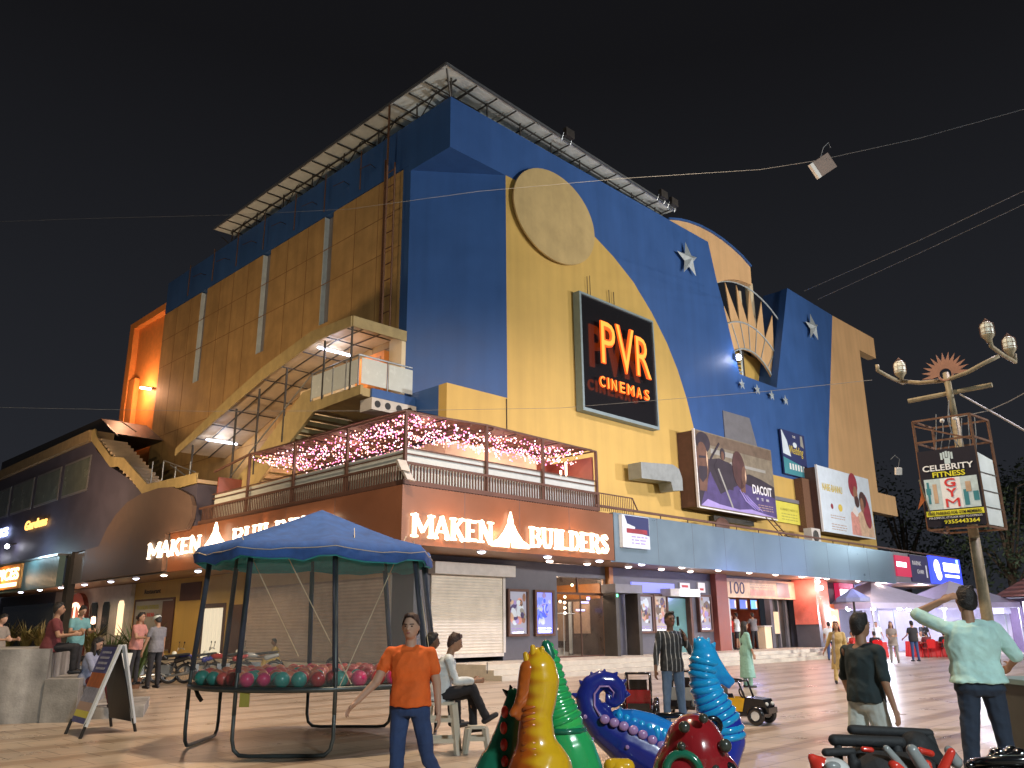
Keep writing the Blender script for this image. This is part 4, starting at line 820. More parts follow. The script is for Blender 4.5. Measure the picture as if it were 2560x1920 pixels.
m = MB('rust'); m.add([(-3.6, -2.3, 7.97), (5.3, -2.3, 7.97), (5.3, -.02, 8.02), (-3.6, -.02, 8.02), (-3.6, 7.2, 8.0), (-.02, 7.2, 8.0), (-.02, -.02, 8.02)], [(0, 1, 2, 3), (3, 6, 5, 4)]); m.add([(-3.6, -2.3, 7.99), (5.3, -2.3, 7.99), (5.3, -.02, 8.04), (-3.6, -.02, 8.04), (-3.6, 7.2, 8.02), (-.02, 7.2, 8.02), (-.02, -.02, 8.04)], [(3, 2, 1, 0), (4, 5, 6, 3)])
tp.part('roof_sheet', m)
m = MB('cream'); m.box(-.14, 5.25, -.14, -.02, 5.62, 7.9); m.box(-.14, -.02, .0, 10, 5.62, 7.9); m.m = 'red_brown'; m.box(4.2, 5.28, -2.2, -.145, 5.62, 7.85) if False else m.box(4.5, 5.25, -.3, -.145, 5.62, 7.8)
tp.part('back_wall', m)
m = MB('red_brown'); m.box(-3.5, -.2, 9.9, 10.0, 5.62, 7.5); m.box(5.26, 5.34, -2.27, -.02, 5.62, 7.7); each(tp, 'end_screen', m)
for u, v, pw in ((-2, -1.2, 60), (1.5, -1.2, 50), (4, -1.3, 35), (-2, 3, 60), (-2, 7, 60)): lamp('terrace_light', 'POINT', P(u, v, 7.2), pw, (1, .68, .42), .15); lamp('fairy_light', 'POINT', P(u, v, 7.7), pw * .5, (1, .35, .55), .3)
glow('tube_warm', (1, .72, .5), 9)
for u, z0, z1, lb in ((4.25, 6.7, 7.15, 'short upright pink tube light at the right end of the terrace'), (4.55, 6.6, 7.5, 'long upright pink tube light at the right end of the terrace')):
    m = MB('tube_warm'); m.bar((u, -1.6, z0), (u, -1.6, z1), .035, 8); solo('tube_light', m, lb, 'tube light', (u, -1.6, z0), 'b')
# fairy lights: strands hang under the pergola roof
glow('bulb_pink', (1, .25, .5), 3.2); glow('bulb_peach', (1, .45, .35), 3.5); glow('bulb_white', (1, .68, .8), 5)
bulbs = []
for nm in ('bulb_pink', 'bulb_peach', 'bulb_white'):
    q = MB(nm); q.sph((0, 0, 0), .024, 6, 4); bulbs.append(q.mesh('bulb'))
rr = random.Random(11); strands = []
for i in range(17): u = -3.45 + i * .51; strands.append(((u, -2.25), (u + rr.uniform(-.2, .5), -.25), 30, ''))
for i in range(16): v = -.7 + i * .52; strands.append(((-3.5, v), (-.3, v + rr.uniform(-.3, .3)), 34, ''))
for i in range(3): strands.append(((-3.4, -2.25 + i * .4), (4.9, -2.2 + i * .5), 90, '')); strands.append(((-3.5 + i * .4, -2.2), (-3.4 + i * .5, 7.3), 90, ''))
for i, (a, c, n_, _) in enumerate(strands):
    s = T('string_light', 'strand of pink and peach fairy bulbs sagging under the terrace pergola roof', 'fairy lights', (a[0], a[1], 7.9), 'b', group='fairy light strands under the pergola')
    path = []; sag = rr.uniform(.2, .5)
    for k in range(n_ + 1):
        t_ = k / n_; path.append(Vector((a[0] + (c[0] - a[0]) * t_, a[1] + (c[1] - a[1]) * t_, 7.93 - sag * 4 * t_ * (1 - t_) * (.7 + .3 * math.sin(t_ * 17 + i)))))
    m = MB('black'); m.tube(path[::2], .006, 3); s.part('wire', m)
    for k, p in enumerate(path):
        if rr.random() < .1: continue
        me = rr.choice(bulbs[:1] * 3 + bulbs[1:2] * 2 + bulbs[2:] * 2); o = bpy.data.objects.new('bulb', me); COL.objects.link(o); o.parent = s.o
        o.location = Vector((p.x + rr.uniform(-.1, .1), p.y + rr.uniform(-.1, .1), p.z - rr.uniform(.02, .2))) - s.org
s = T('floodlight', 'small white double floodlight on the corner post of the terrace railing', 'floodlight', (-3.85, -2.6, 6), 'b')
m = MB('shop_white'); m.add([(-4.05, -2.75, 6.0), (-3.8, -2.85, 5.95), (-3.85, -2.7, 6.3), (-4.1, -2.6, 6.32), (-4.02, -2.62, 5.98), (-3.77, -2.72, 5.93), (-3.82, -2.57, 6.28), (-4.07, -2.47, 6.3)], [(0, 1, 2, 3), (7, 6, 5, 4), (0, 4, 5, 1), (1, 5, 6, 2), (2, 6, 7, 3), (3, 7, 4, 0)])
m.add([(-3.9, -2.85, 5.72), (-3.65, -2.9, 5.68), (-3.72, -2.75, 5.95), (-3.95, -2.7, 5.98), (-3.88, -2.75, 5.72), (-3.63, -2.8, 5.68), (-3.7, -2.65, 5.93), (-3.93, -2.6, 5.96)], [(0, 1, 2, 3), (7, 6, 5, 4), (0, 4, 5, 1), (1, 5, 6, 2), (2, 6, 7, 3), (3, 7, 4, 0)])
each(s, 'lamp_head', m); m = MB('steel'); m.bar((-3.72, -2.47, 6), (-3.85, -2.65, 6), .02); s.part('bracket', m)

# ================================================================= outside stair with its canopy on the side wall
sc_ = T('outdoor_stair', 'covered outdoor stair with glass landing on the side wall of the cinema', 'staircase', (-1.2, 5, 5.7), 'b')
mat('stair_yellow', (.38, .3, .14), .6, var=.15, streak=.15); mat('ceiling_tan', (.5, .4, .28), .6, var=.12)
m = MB('stair_yellow'); U = -2.5
m.prism([(1.75, 9.85), (1.75, 9.45), (4.7, 9.45), (11.5, 5.75), (12.2, 5.75), (5.1, 9.9), (12, 6.0)][:0] or [(1.75, 9.85), (1.75, 9.5), (4.75, 9.42), (11.2, 5.7), (12.6, 5.7), (12.6, 6.3), (5.6, 10.35), (5.0, 10.35), (5.0, 9.85)], 'x', U, U + .12)
sc_.part('stringer', m)
m = MB('stair_yellow'); m.box(U + .121, -.02, 1.85, 5.0, 9.5, 9.8)
for i in range(18): m.box(U + .121, -.05, 5 + i * .36, 5.36 + i * .36, 9.55 - i * .21, 9.72 - i * .21)
sc_.part('steps', m)
m = MB('blue_paint'); m.box(-2.0, -.02, 1.75, 1.849, 9.5, 9.82); sc_.part('landing_edge', m)
m = MB('shop_white'); m.box(-2.1, -.1, 1.6, 2.3, 9.0, 9.44); m.m = 'black'
for u in (-1.85, -1.4, -.9, -.4): m.prism([(u + .13 * math.cos(2 * math.pi * i / 14), 9.22 + .13 * math.sin(2 * math.pi * i / 14)) for i in range(14)], 'y', 1.59, 1.599)
duct = sc_.part('vent_box', m)
mat('frost', (.62, .68, .66), .25, var=.05, alpha=.85)
m = MB('frost'); 
for v0, v1 in ((1.95, 2.65), (2.75, 3.5), (3.6, 4.2), (4.25, 4.95)): m.box(U - .01, U + .01, v0, v1, 9.95, 10.85)
for u0, u1 in ((-2.4, -1.3), (-1.2, -.1)): m.box(u0, u1, 1.86, 1.88, 9.95, 10.9)
each(sc_, 'glass_panel', m)
m = MB('steel')
m.bar((U, 1.9, 11.0), (U, 5.0, 10.95), .035); m.bar((U, 1.9, 11.0), (-.1, 1.9, 11.0), .035); m.bar((U, 5, 10.95), (U, 12.2, 7.1), .03)
for v in (1.92, 2.7, 3.55, 4.25, 4.98): m.bar((U, v, 9.85), (U, v, 11), .025)
m.bar((-1.25, 1.87, 9.85), (-1.25, 1.87, 11), .025); sc_.part('handrail', m)
m = MB('dark_steel')
for v, z0, z1 in ((2.42, 9.8, 12.2), (4.2, 9.8, 12.1), (6.9, 8.6, 11.65), (9.0, 7.6, 11.2), (10.9, 6.2, 10.7), (14.86, 5.7, 9.75)): m.bar((U, v, z0), (U, v, z1), .045 if v < 10 else .05)
each(sc_, 'canopy_post', m)
m = MB('stair_yellow'); cz = lambda v: 12.25 if v < 4.6 else 12.25 - (v - 4.6) * .217
m.prism([(2.45, 12.22), (4.8, 12.22), (8.8, 11.55), (11.8, 10.75), (16.6, 9.5), (16.6, 9.85), (11.8, 11.3), (8.8, 12.1), (5.2, 12.72), (2.45, 12.62)], 'x', U - .06, U); m.box(U, -.02, 2.39, 2.45, 12.22, 12.63)
sc_.part('canopy_fascia', m)
m = MB('ceiling_tan')
pv = [(2.45, 12.5), (4.8, 12.5), (8.8, 11.9), (11.8, 11.05), (16.6, 9.7)]
for a, c in zip(pv, pv[1:]): m.add([(U, a[0], a[1]), (-.02, a[0], a[1]), (-.02, c[0], c[1]), (U, c[0], c[1]), (U, a[0], a[1] + .04), (-.02, a[0], a[1] + .04), (-.02, c[0], c[1] + .04), (U, c[0], c[1] + .04)], [(0, 1, 2, 3), (7, 6, 5, 4), (0, 4, 5, 1), (3, 2, 6, 7)])
sc_.part('canopy_roof', m)
m = MB('dark_steel')
for u in (-1.7, -.9): 
    for a, c in zip(pv, pv[1:]): m.bar((u, a[0], a[1] - .08), (u, c[0], c[1] - .08), .03, 4)
for v, z in ((3.2, 12.42), (4.6, 12.42), (6.2, 12.2), (7.8, 11.95), (9.2, 11.7), (10.6, 11.3), (12, 10.9), (13.5, 10.5), (15, 10.1)): m.bar((U, v, z), (-.05, v, z), .03, 4)
sc_.part('canopy_frame', m)
m = MB('orange_glow_paint'); m.box(-.4, .0, 3.3, 5.2, 9.82, 12.0); m.m = 'orange_wood'; m.box(-.42, -.401, 3.5, 4.3, 9.82, 11.8); m.m = 'cream'; m.box(-.2, .0, 2.46, 3.25, 9.82, 12.45); m.box(-.3, 0, 5.25, 9.5, 9.0, 11.6)
sc_.part('door_recess', m)
def tubelight(a, c, label, pw):
    s = T('tube_light', label, 'tube light', ((a[0] + c[0]) / 2, a[1], a[2]), 'b'); m = MB('tube'); m.bar(a, c, .035, 8); s.part('tube', m)
    m = MB('shop_white'); m.box(min(a[0], c[0]), max(a[0], c[0]), a[1] - .05, a[1] + .05, a[2] + .06, a[2] + .12); s.part('batten', m)
    lamp('tube_glow', 'POINT', P((a[0] + c[0]) / 2, a[1], a[2] - .12), pw, (.75, .8, 1), .25)
tubelight((-2.2, 5.2, 12.15), (-.7, 5.2, 12.15), 'bluish tube light under the upper stair canopy', 45)
tubelight((-2.1, 14.4, 9.98), (-.6, 14.4, 9.98), 'bluish tube light under the low end of the stair canopy', 60)
lamp('door_glow', 'POINT', P(-1.0, 4.2, 11.3), 25, (1, .6, .3), .2)
s = T('wall_light', 'lit pinkish tube lamp on the orange end of the side wall', 'wall light', (.2, 28, 15.6), 'b')
glow('pink_tube', (1, .62, .5), 16); m = MB('pink_tube'); m.bar((.1, 28.9, 15.95), (.1, 27.4, 15.55), .07, 8); s.part('tube', m); m = MB('steel'); m.beam((.25, 28.9, 16.0), (.25, 27.4, 15.6), .15, .1); s.part('bracket', m)
lamp('wall_glow', 'POINT', P(-.7, 28.2, 15.6), 420, (1, .5, .28), .2)

# ================================================================= wing and lower stair over the left shops
mat('wing_wall', (.07, .065, .1), .6, var=.2, scale=.6); mat('wing_tan', (.3, .22, .12), .7, var=.2)
wg = T('shop_wing', 'dark two-storey shop wing running off to the left with a row of windows', 'building', (-3.8, 30, 0), 'b')
m = MB('wing_wall'); m.prism([(11.0, 5.5), (46, 5.5), (46, 11.25), (24.2, 11.25), (23.4, 10.6), (21, 9.4), (18.3, 8.4), (16.35, 7.35), (11.2, 7.35)], 'x', -3.78, -2.9); wg.part('wall', m)
m = MB('wing_tan'); m.box(-4.0, -2.7, 24.3, 46, 11.28, 11.85); m.m = 'dark_steel'; m.prism([(24.3, 11.86), (46, 11.86), (46, 13.4), (27, 13.2)], 'x', -2.6, 0); wg.part('roof', m)
for v0, v1 in ((24.0, 27.9), (28.5, 32.6), (33.2, 37.2), (37.8, 42)):
    m = MB('grey_clad'); m.box(-3.83, -3.785, v0, v1, 8.6, 10.5); f = wg.part('window', m); mat('pane_dim', (.12, .14, .12), .25, var=.3, scale=.7)
    m = MB('pane_dim'); m.box(-3.85, -3.831, v0 + .12, v1 - .12, 8.72, 10.38); wg.part('pane', m, f)
m = MB('grey_clad'); m.box(-3.8, -3.6, 13.26, 24.5, 3.9, 5.45); m.m = 'dark_steel'; m.box(-3.95, -3.6, 24.5, 25.1, .0, 5.5); wg.part('grey_fascia', m)
stripes('teal_ribs', ((.16, .27, .28), (.1, .18, .19)), 1, .22, .4, .5, bump=.6)
m = MB('teal_ribs'); m.box(-4.3, -4.0, 25.2, 46, 3.8, 5.35); m.m = 'steel'; m.box(-4.4, -3.9, 25.2, 46, 5.352, 5.45); wg.part('ribbed_fascia', m)
mat('arch_brown', (.13, .09, .075), .55, var=.12)
m = MB('arch_brown'); m.prism([(22.5, 5.46), (20.8, 5.5), (20.0, 6.3), (19.1, 6.85), (17.9, 7.3), (16.4, 7.52), (14.6, 7.56), (13.2, 7.45), (12.1, 7.15), (11.3, 6.85), (10.95, 6.4), (11.0, 5.9), (11.3, 5.5), (13.3, 5.5), (13.3, 3.95), (22.5, 3.95)], 'x', -4.0, -3.83)
solo('arched_board', m, 'large dark brown board with an arched top above the left shops', 'board', (-3.9, 16, 3.95), 'b')
s2 = T('outdoor_stair', 'lower open stair with yellow stringer and steel posts left of the arched board', 'staircase', (-3.5, 18, 7.3), 'b')
m = MB('stair_yellow'); m.prism([(24.6, 11.85), (24.2, 11.25), (21.0, 9.4), (20.0, 9.3), (18.4, 8.6), (16.3, 7.37), (11.2, 7.37), (11.2, 7.8), (16.2, 7.95), (19.4, 9.65), (21.1, 9.95), (23.4, 11.3), (23.9, 11.86)], 'x', -3.86, -3.785); s2.part('stringer', m)
m = MB('ceiling_tan')
for i in range(16): m.box(-3.78, -2.4, 16.3 + i * .45, 16.75 + i * .45, 7.45 + i * .24, 7.6 + i * .24)
m.box(-3.78, -2.4, 11.2, 16.3, 7.4, 7.55); s2.part('steps', m)
m = MB('steel')
for v, z in ((17.95, 8.2), (16.7, 8.05), (13.8, 7.6), (15.3, 7.6)): m.bar((-3.0, v, z), (-3.0, v, z + 1.15), .03)
m.bar((-3, 13.2, 8.2), (-3, 16.6, 9.2), .03); m.bar((-3, 12.8, 7.6), (-3, 15.9, 8.9), .03); m.bar((-3.4, 19.4, 11.0), (-3.4, 22, 12.1), .03); m.bar((-3.4, 21.8, 11.2), (-3.4, 23.6, 12.1), .03)
each(s2, 'post', m)
glow('orange_lit', (1, .5, .12), 2.2); glow('blue_white', (.5, .6, 1), 6); glow('cream_lit', (1, .78, .4), 4)
s = T('shop_sign', 'small glowing orange script sign on the dark wing', 'sign', (-3.9, 31, 7.3), 'b')
m = MB('orange_lit'); m.text('Gardens', (-3.9, 33.3, 7.3), (0, -1, 0), Z, .55, .05, 3.9, off=.03, italic=.15); s.part('letters', m)
s = T('shop_sign', 'blue-white glowing sign at the left edge of the dark wing', 'sign', (-3.9, 38, 7.2), 'b')
m = MB('blue_white'); m.text('BUNKS', (-3.9, 41.5, 7.3), (0, -1, 0), Z, .55, .05, 4.9, off=.03); s.part('letters', m)
s = T('shop_sign', 'orange lit SPICES sign on the ribbed fascia at the left edge', 'sign', (-4.4, 33, 4), 'b')
m = MB('orange_glow_paint'); m.box(-4.42, -4.31, 30.9, 36.4, 3.95, 5.3); s.part('face', m)
m = MB('cream_lit'); m.text('SPICES', (-4.44, 35.9, 4.45), (0, -1, 0), Z, .65, .04, 4.7, off=.02); m.box(-4.46, -4.43, 31.4, 35.6, 4.08, 4.28); s.part('letters', m)
for i, (v, z) in enumerate(((34.8, 6.5), (38, 6.1))):
    s = T('floodlight', ['blue-white spot lamp above the lit sign, right one', 'blue-white spot lamp above the lit sign, left one'][i], 'floodlight', (-4.3, v, z), 'b', group='spot lamps over the left sign')
    m = MB('spot_white'); m.sph((-4.3, v, z), .13, 8, 6); s.part('bulb', m); m = MB('dark_steel'); m.bar((-3.8, v, z + .2), (-4.25, v, z + .1), .03); s.part('arm', m)
lamp('sign_glow', 'POINT', P(-5.2, 29, 5.6), 120, (.6, .85, 1), .2); lamp('sign_glow', 'POINT', P(-5.0, 34, 4.6), 70, (1, .6, .3), .2)
# left shopfront details
s = T('shop_poster', 'framed pale poster with a face in the yellow side wall', 'poster', (-1.35, 20, 1), 'b')
m = MB('print_grey'); m.box(-1.36, -1.302, 17.9, 22.2, .7, 3.0); m.m = 'brown_steel'; m.box(-1.37, -1.361, 17.9, 19.0, .75, 2.95); m.m = 'print_skin2'
m.add([(-1.372, 21.4 + .55 * math.cos(a * .5), 1.75 + .5 * math.sin(a * .5)) for a in range(13)], [list(range(13))[::-1]]); m.m = 'print_brownhair'; m.box(-1.375, -1.362, 20.8, 22.0, 2.15, 2.3); m.m = 'print_white'; m.box(-1.372, -1.362, 20.5, 22.1, .75, 1.2)
s.part('print', m)
m = MB('print_olive'); m.text('THANDAI EXPRESS', (-1.375, 22.0, 2.6), (0, -1, 0), Z, .2, .01, 2.6); m.m = 'print_red'; m.text('VILLA INDIA', (-1.375, 21.6, 2.25), (0, -1, 0), Z, .18, .01, 1.8); each(s, 'lettering', m)
m = MB('brown_steel'); m.box(-1.37, -1.302, 22.2, 22.35, .6, 3.1); m.box(-1.37, -1.302, 17.75, 17.9, .6, 3.1); m.box(-1.37, -1.302, 17.9, 22.2, 3.0, 3.1); s.part('frame', m)
m = MB('black'); m.text('Restaurant', (-1.31, 21.4, 3.35), (0, -1, 0), Z, .22, .01, 1.9); solo('wall_lettering', m, 'small dark lettering on the yellow wall above the framed poster', 'lettering', (-1.31, 20, 3.35), 'b')
glow('door_lit', (1, .85, .6), .9)
s = T('lit_doorway', 'narrow bright white slatted doorway in the yellow side wall', 'doorway', (-1.4, 13.8, .3), 'b')
m = MB('door_lit')
for i in range(5): m.box(-1.36, -1.31, 12.95 + i * .34, 13.23 + i * .34, .42, 2.5)
each(s, 'slat', m); m = MB('brown_steel'); m.box(-1.34, -1.302, 12.7, 12.9, .42, 2.7); m.box(-1.34, -1.302, 14.65, 14.85, .42, 2.7); m.box(-1.34, -1.302, 12.9, 14.65, 2.52, 2.7); s.part('frame', m)
m = MB('brown_steel'); m.box(-1.33, -1.302, 15.2, 17.3, 2.9, 3.7); m.box(-1.33, -1.302, 11.2, 12.4, .42, 2.6); each(bld, 'wall_panel', m)
sf = T('grey_shopfront', 'pale grey shopfront with slim arched windows behind the seated group', 'shopfront', (-1.5, 28, 0), 'b')
m = MB('shop_white'); m.box(-1.5, -1.302, 22.6, 34, .0, 3.9); sf.part('wall', m)
def slim(v0, v1, z0, z1): return [(v0, z0), (v0, z1 - .2), (v0 + .15, z1), (v1 - .15, z1), (v1, z1 - .2), (v1, z0)]
for i, (a, c, mm) in enumerate(((23.3, 24.0, 'bulb_soft'), (25.2, 26.1, 'glass_dark'), (26.9, 27.9, 'glass_dark'))):
    glow('bulb_soft', (1, .7, .4), 1.4); m = MB(mm); m.prism(slim(a, c, 1.4, 3.1), 'x', -1.55, -1.501); sf.part('window', m)
ad = T('arched_doorway', 'glowing arched doorway in the grey shopfront', 'doorway', (-1.6, 29.5, 0), 'b')
m = MB('red_brown'); pts = [(28.1, .1), (28.1, 2.3)] + [(29.6 - 1.5 * math.cos(math.pi * i / 10), 2.3 + 1.4 * math.sin(math.pi * i / 10)) for i in range(11)] + [(31.1, .1)]
m.prism(pts, 'x', -1.75, -1.501); ad.part('surround', m); glow('arch_lit', (1, .55, .35), 3)
m = MB('arch_lit'); m.tube([(-1.78, 29.6 - 1.1 * math.cos(math.pi * i / 10), 2.0 + 1.1 * math.sin(math.pi * i / 10)) for i in range(11)], .09, 6); m.bar((-1.78, 29.6, 3.1), (-1.78, 29.6, .6), .05); ad.part('neon_arch', m)
lamp('arch_glow', 'POINT', P(-2.4, 29.6, 2.2), 70, (1, .55, .35), .2)
m = MB('glass_dark'); m.box(-1.34, -1.302, 34.3, 45, .2, 3.3); solo('dark_shopfront', m, 'dark glazed shopfront beyond the grey one at the far left', 'shopfront', (-1.3, 40, 0), 'b')
# wing interior glow behind plants
# ================================================================= wires in the sky
def at(px, py, Yd):
    """point seen at pixel (px,py) of the 2560 px photo at distance Yd in front of the camera"""
    d = Rt * (px - 1280) - Up * (py - 960) + Fw * F_; return CAM + d * (Yd / d.y)
mat('wire', (.2, .215, .23), .6, var=0)
def wire(pts, label, r=.009):
    v = [at(*p) for p in pts]; m = MB('wire'); path = []
    for a, c in zip(v, v[1:]): path += [a.lerp(c, k / 6) for k in range(6)]
    m.tube(path + [v[-1]], r, 4); solo('overhead_wire', m, label, 'wire', v[0])
wire([(-60, 556, 30), (260, 545, 27.5), (560, 538, 25), (870, 523, 23), (1200, 478, 21), (1560, 446, 18), (1900, 424, 16), (2040, 402, 15), (2300, 345, 14), (2600, 262, 12.5)], 'thin overhead wire crossing the whole sky with a hanging lamp on it', .0045)
wire([(2010, 728, 40), (2300, 600, 27), (2600, 458, 20)], 'upper one of two overhead wires rising to the right edge', .012)
wire([(2045, 748, 40), (2300, 632, 27), (2600, 492, 20)], 'lower one of two overhead wires rising to the right edge', .01)
wire([(-30, 1018, 26), (500, 1028, 24), (980, 1027, 23), (1400, 1020, 21), (1900, 980, 17), (2180, 950, 14.2)], 'thin wire running across the facade to the lamp post', .005)
wire([(2399, 985, 14.4), (2480, 1030, 13.2), (2600, 1098, 11.5)], 'thick pale cable from the lamp post to the right edge', .016)
wire([(2386, 1045, 14), (2470, 1027, 13.6), (2520, 1005, 13), (2600, 962, 12)], 'thin cable rising from the lamp post to the right edge', .008)
c = at(2058, 414, 15); s = T('hanging_lamp', 'square unlit floodlight hanging tilted from the overhead wire', 'floodlight', c)
ex = (Rt * .83 + Up * .55).normalized(); ey = (Up * .83 - Rt * .55).normalized()
m = MB('rust'); mat('lamp_back', (.25, .19, .16), .6, var=.15); m.m = 'lamp_back'; h = .2; n_ = Fw
def slab(m, c, a, b, n_, x, y, z): m.add([c + a * sx * x + b * sy * y + n_ * sz * z for sx in (-1, 1) for sy in (-1, 1) for sz in (-1, 1)], [(0, 1, 3, 2), (4, 6, 7, 5), (0, 4, 5, 1), (2, 3, 7, 6), (0, 2, 6, 4), (1, 5, 7, 3)])
slab(m, c, ex, ey, n_, .2, .17, .05); s.part('housing', m); m = MB('white_paint'); slab(m, c - ex * .2, ex, ey, n_, .035, .17, .06); s.part('glass_edge', m)
m = MB('wire'); m.tube([c + ey * .17 + ex * .05, c + ey * .3 + ex * .2, c + ey * .33 + ex * .35, c + ey * .22 + ex * .32], .008, 4); s.part('cable', m)
c = at(2246, 1178, 14); s = T('hanging_lamp', 'tiny white lamp on a loop of cable left of the gym sign', 'floodlight', c)
m = MB('white_paint'); slab(m, c, Rt, Up, Fw, .05, .06, .03); s.part('housing', m); m = MB('wire'); m.tube([c + Up * .06, c + Up * .2 + Rt * .02, c + Up * .27 - Rt * .06, c + Up * .2 - Rt * .13], .005, 4); s.part('cable', m)
# ================================================================= lamp post with the gym sign
lp = T('lamp_post', 'tall pale lamp post with curved arms, unlit caged globes and a metal sunburst', 'lamp post', (7.75, 14.25, 0))
mat('post_tan', (.25, .21, .13), .6, .1, var=.3, scale=6); mat('globe', (.8, .82, .7), .35, var=.1, emis=(.8, .85, .65), es=.03)  # unlit globes get faint emission for the light they catch
m = MB('post_tan'); m.smooth = True; m.bar((7.75, 14.25, 0), (7.75, 14.25, 2.9), .105, 12, .085); m.bar((7.75, 14.25, 2.9), (7.78, 14.3, 5.0), .085, 12, .065); m.bar((7.78, 14.3, 5.0), (7.8, 14.4, 5.85), .055, 10); lp.part('pole', m)
m = MB('post_tan'); m.bar(at(2271, 1003, 14.95), at(2480, 962, 14.0), .045, 8); lp.part('crossbar', m)
m = MB('post_tan'); m.smooth = True
m.tube([at(2253, 953, 15.3), at(2300, 957, 15.0), at(2365, 951, 14.4), at(2420, 930, 14.0), at(2460, 908, 13.8), at(2497, 890, 13.7)], .038, 8); lp.part('arm', m)
m = MB('post_tan'); m.smooth = True; m.tube([at(2193, 912, 14.9), at(2194, 926, 14.9), at(2225, 943, 15.1), at(2258, 958, 15.35)], .036, 8); lp.part('cross_arm', m)
m = MB('post_tan'); m.smooth = True; m.tube([at(2474, 845, 13.4), at(2478, 866, 13.4), at(2505, 886, 13.8), at(2538, 905, 14.1), at(2536, 885, 14.1)], .036, 8); lp.part('cross_arm', m)
for (x, y), Yd in (((2249, 918), 15.2), ((2467, 822), 13.4), ((2522, 858), 14.0)):
    c = at(x, y, Yd); m = MB('globe'); m.smooth = True; m.loft([(c + Vector((0, 0, z)), (r_, 0, 0), (0, r_, 0)) for z, r_ in ((-.13, .08), (-.1, .1), (.04, .1), (.09, .085), (.115, .05))], 14); g_ = lp.part('globe', m)
    m = MB('rust')
    for z in (-.08, .0, .08): m.torus(c + Vector((0, 0, z)), .115 if z < .05 else .105, .004, n=16, k=4)
    for a in range(4): q = R(a * 45); dx = Vector((math.cos(q), math.sin(q), 0)); m.tube([c + dx * .115 - Vector((0, 0, .13)), c + dx * .115 + Vector((0, 0, .05)), c + Vector((0, 0, .19)), c - dx * .115 + Vector((0, 0, .05)), c - dx * .115 - Vector((0, 0, .13))], .0035, 4)
    lp.part('cage', m, g_); m = MB('post_tan'); m.smooth = True; m.loft([(c + Vector((0, 0, z)), (r_, 0, 0), (0, r_, 0)) for z, r_ in ((-.25, .04), (-.2, .05), (-.14, .095), (-.11, .1))], 12); lp.part('collar', m, g_)
c = at(2364, 935, 14.35); ax = (at(2480, 962, 14.0) - at(2271, 1003, 14.95)).normalized(); m = MB('rust'); mat('sun_rust', (.3, .15, .1), .7, var=.2); m.m = 'sun_rust'; n_ = 40; ptsa = []
for i in range(27): a = R(-10 + 200 * i / 26); r_ = .24 if i % 2 == 0 else .4; ptsa.append((r_ * math.cos(a), r_ * math.sin(a)))
pin = [(.1 * math.cos(R(-10 + 200 * i / 12)), .1 * math.sin(R(-10 + 200 * i / 12))) for i in range(13)][::-1]
pp = ptsa + pin; nx = ax.cross(Vector((0, 0, 1))).normalized(); N = len(pp)
m.add([c + ax * a + Vector((0, 0, 1)) * b for a, b in pp] + [c + ax * a + Vector((0, 0, 1)) * b + nx * .02 for a, b in pp], [list(range(N))[::-1], list(range(N, 2 * N))] + [(i, (i + 1) % N, (i + 1) % N + N, i + N) for i in range(N)])
m.torus(c, .12, .02, nx, 20, 6); lp.part('sunburst', m)
m = MB('wire'); rr = random.Random(3)
for i in range(7): x = 2340 + i * 16; m.tube([at(x, 1040 + rr.uniform(-8, 8), 14.1), at(x + rr.uniform(-8, 8), 1080, 14), at(x + rr.uniform(-6, 10), 1130, 14)], .008, 4)
m.tube([at(2372, 1000, 14.1), at(2370, 1050, 14), at(2385, 1100, 14), at(2400, 1120, 14)], .01, 4); each(lp, 'cable', m)
m = MB('white_paint'); m.sph(at(2386, 1045, 14), .04, 8, 6); m.sph(at(2355, 1052, 14), .04, 8, 6); each(lp, 'insulator', m)
# cage box with printed sign
A_, B_, C_ = Vector((6.93, 14.1, 0)), Vector((7.62, 13.55, 0)), Vector((8.2, 14.05, 0)); D_ = A_ + C_ - B_
cg = T('gym_billboard', 'black CELEBRITY FITNESS gym sign on a rusty box frame round the lamp post', 'billboard', (7.6, 13.9, 3.0))
m = MB('rust')
for q in (A_, B_, C_, D_): m.beam(q + Vector((0, 0, 3.02)), q + Vector((0, 0, 4.88)), .035, .035)
for z in (3.02, 3.9, 4.5, 4.88):
    for a, c in ((A_, B_), (B_, C_), (C_, D_), (D_, A_)):
        if z == 3.9: continue
        m.beam(a + Vector((0, 0, z)), c + Vector((0, 0, z)), .03, .03)
m.beam(A_ + Vector((0, 0, 4.8)), B_ + Vector((0, 0, 4.45)), .025, .025); cg.part('frame', m)
fx = (B_ - A_).normalized(); fw = (B_ - A_).length; fn = fx.cross(Vector((0, 0, 1))); o = A_ + fn * .03 + Vector((0, 0, 3.06)); H_ = 1.28
def on(mb, x0, x1, z0, z1, d): mb.add([o + fx * x * fw + Vector((0, 0, z * H_)) + fn * dd for x in (x0, x1) for dd in (d - .004, d) for z in (z0, z1)], [(0, 1, 3, 2), (4, 6, 7, 5), (0, 4, 5, 1), (2, 3, 7, 6), (0, 2, 6, 4), (1, 5, 7, 3)])
m = MB('indigo'); mat('sign_black', (.012, .01, .02), .5, var=0); mat('sign_yellow', (.8, .75, .05), .5, var=0); mat('sign_pale', (.55, .68, .72), .5, var=.15, scale=12); mat('sign_red', (.7, .05, .05), .5, var=0); mat('sign_white', (.85, .88, .9), .5, var=0)
m.m = 'sign_black'; on(m, 0, 1, 0, 1, 0); m.m = 'sign_pale'; on(m, .05, .33, .22, .62, .005); on(m, .67, .96, .22, .62, .005); m.m = 'sign_white'; on(m, .33, .67, .22, .62, .005)
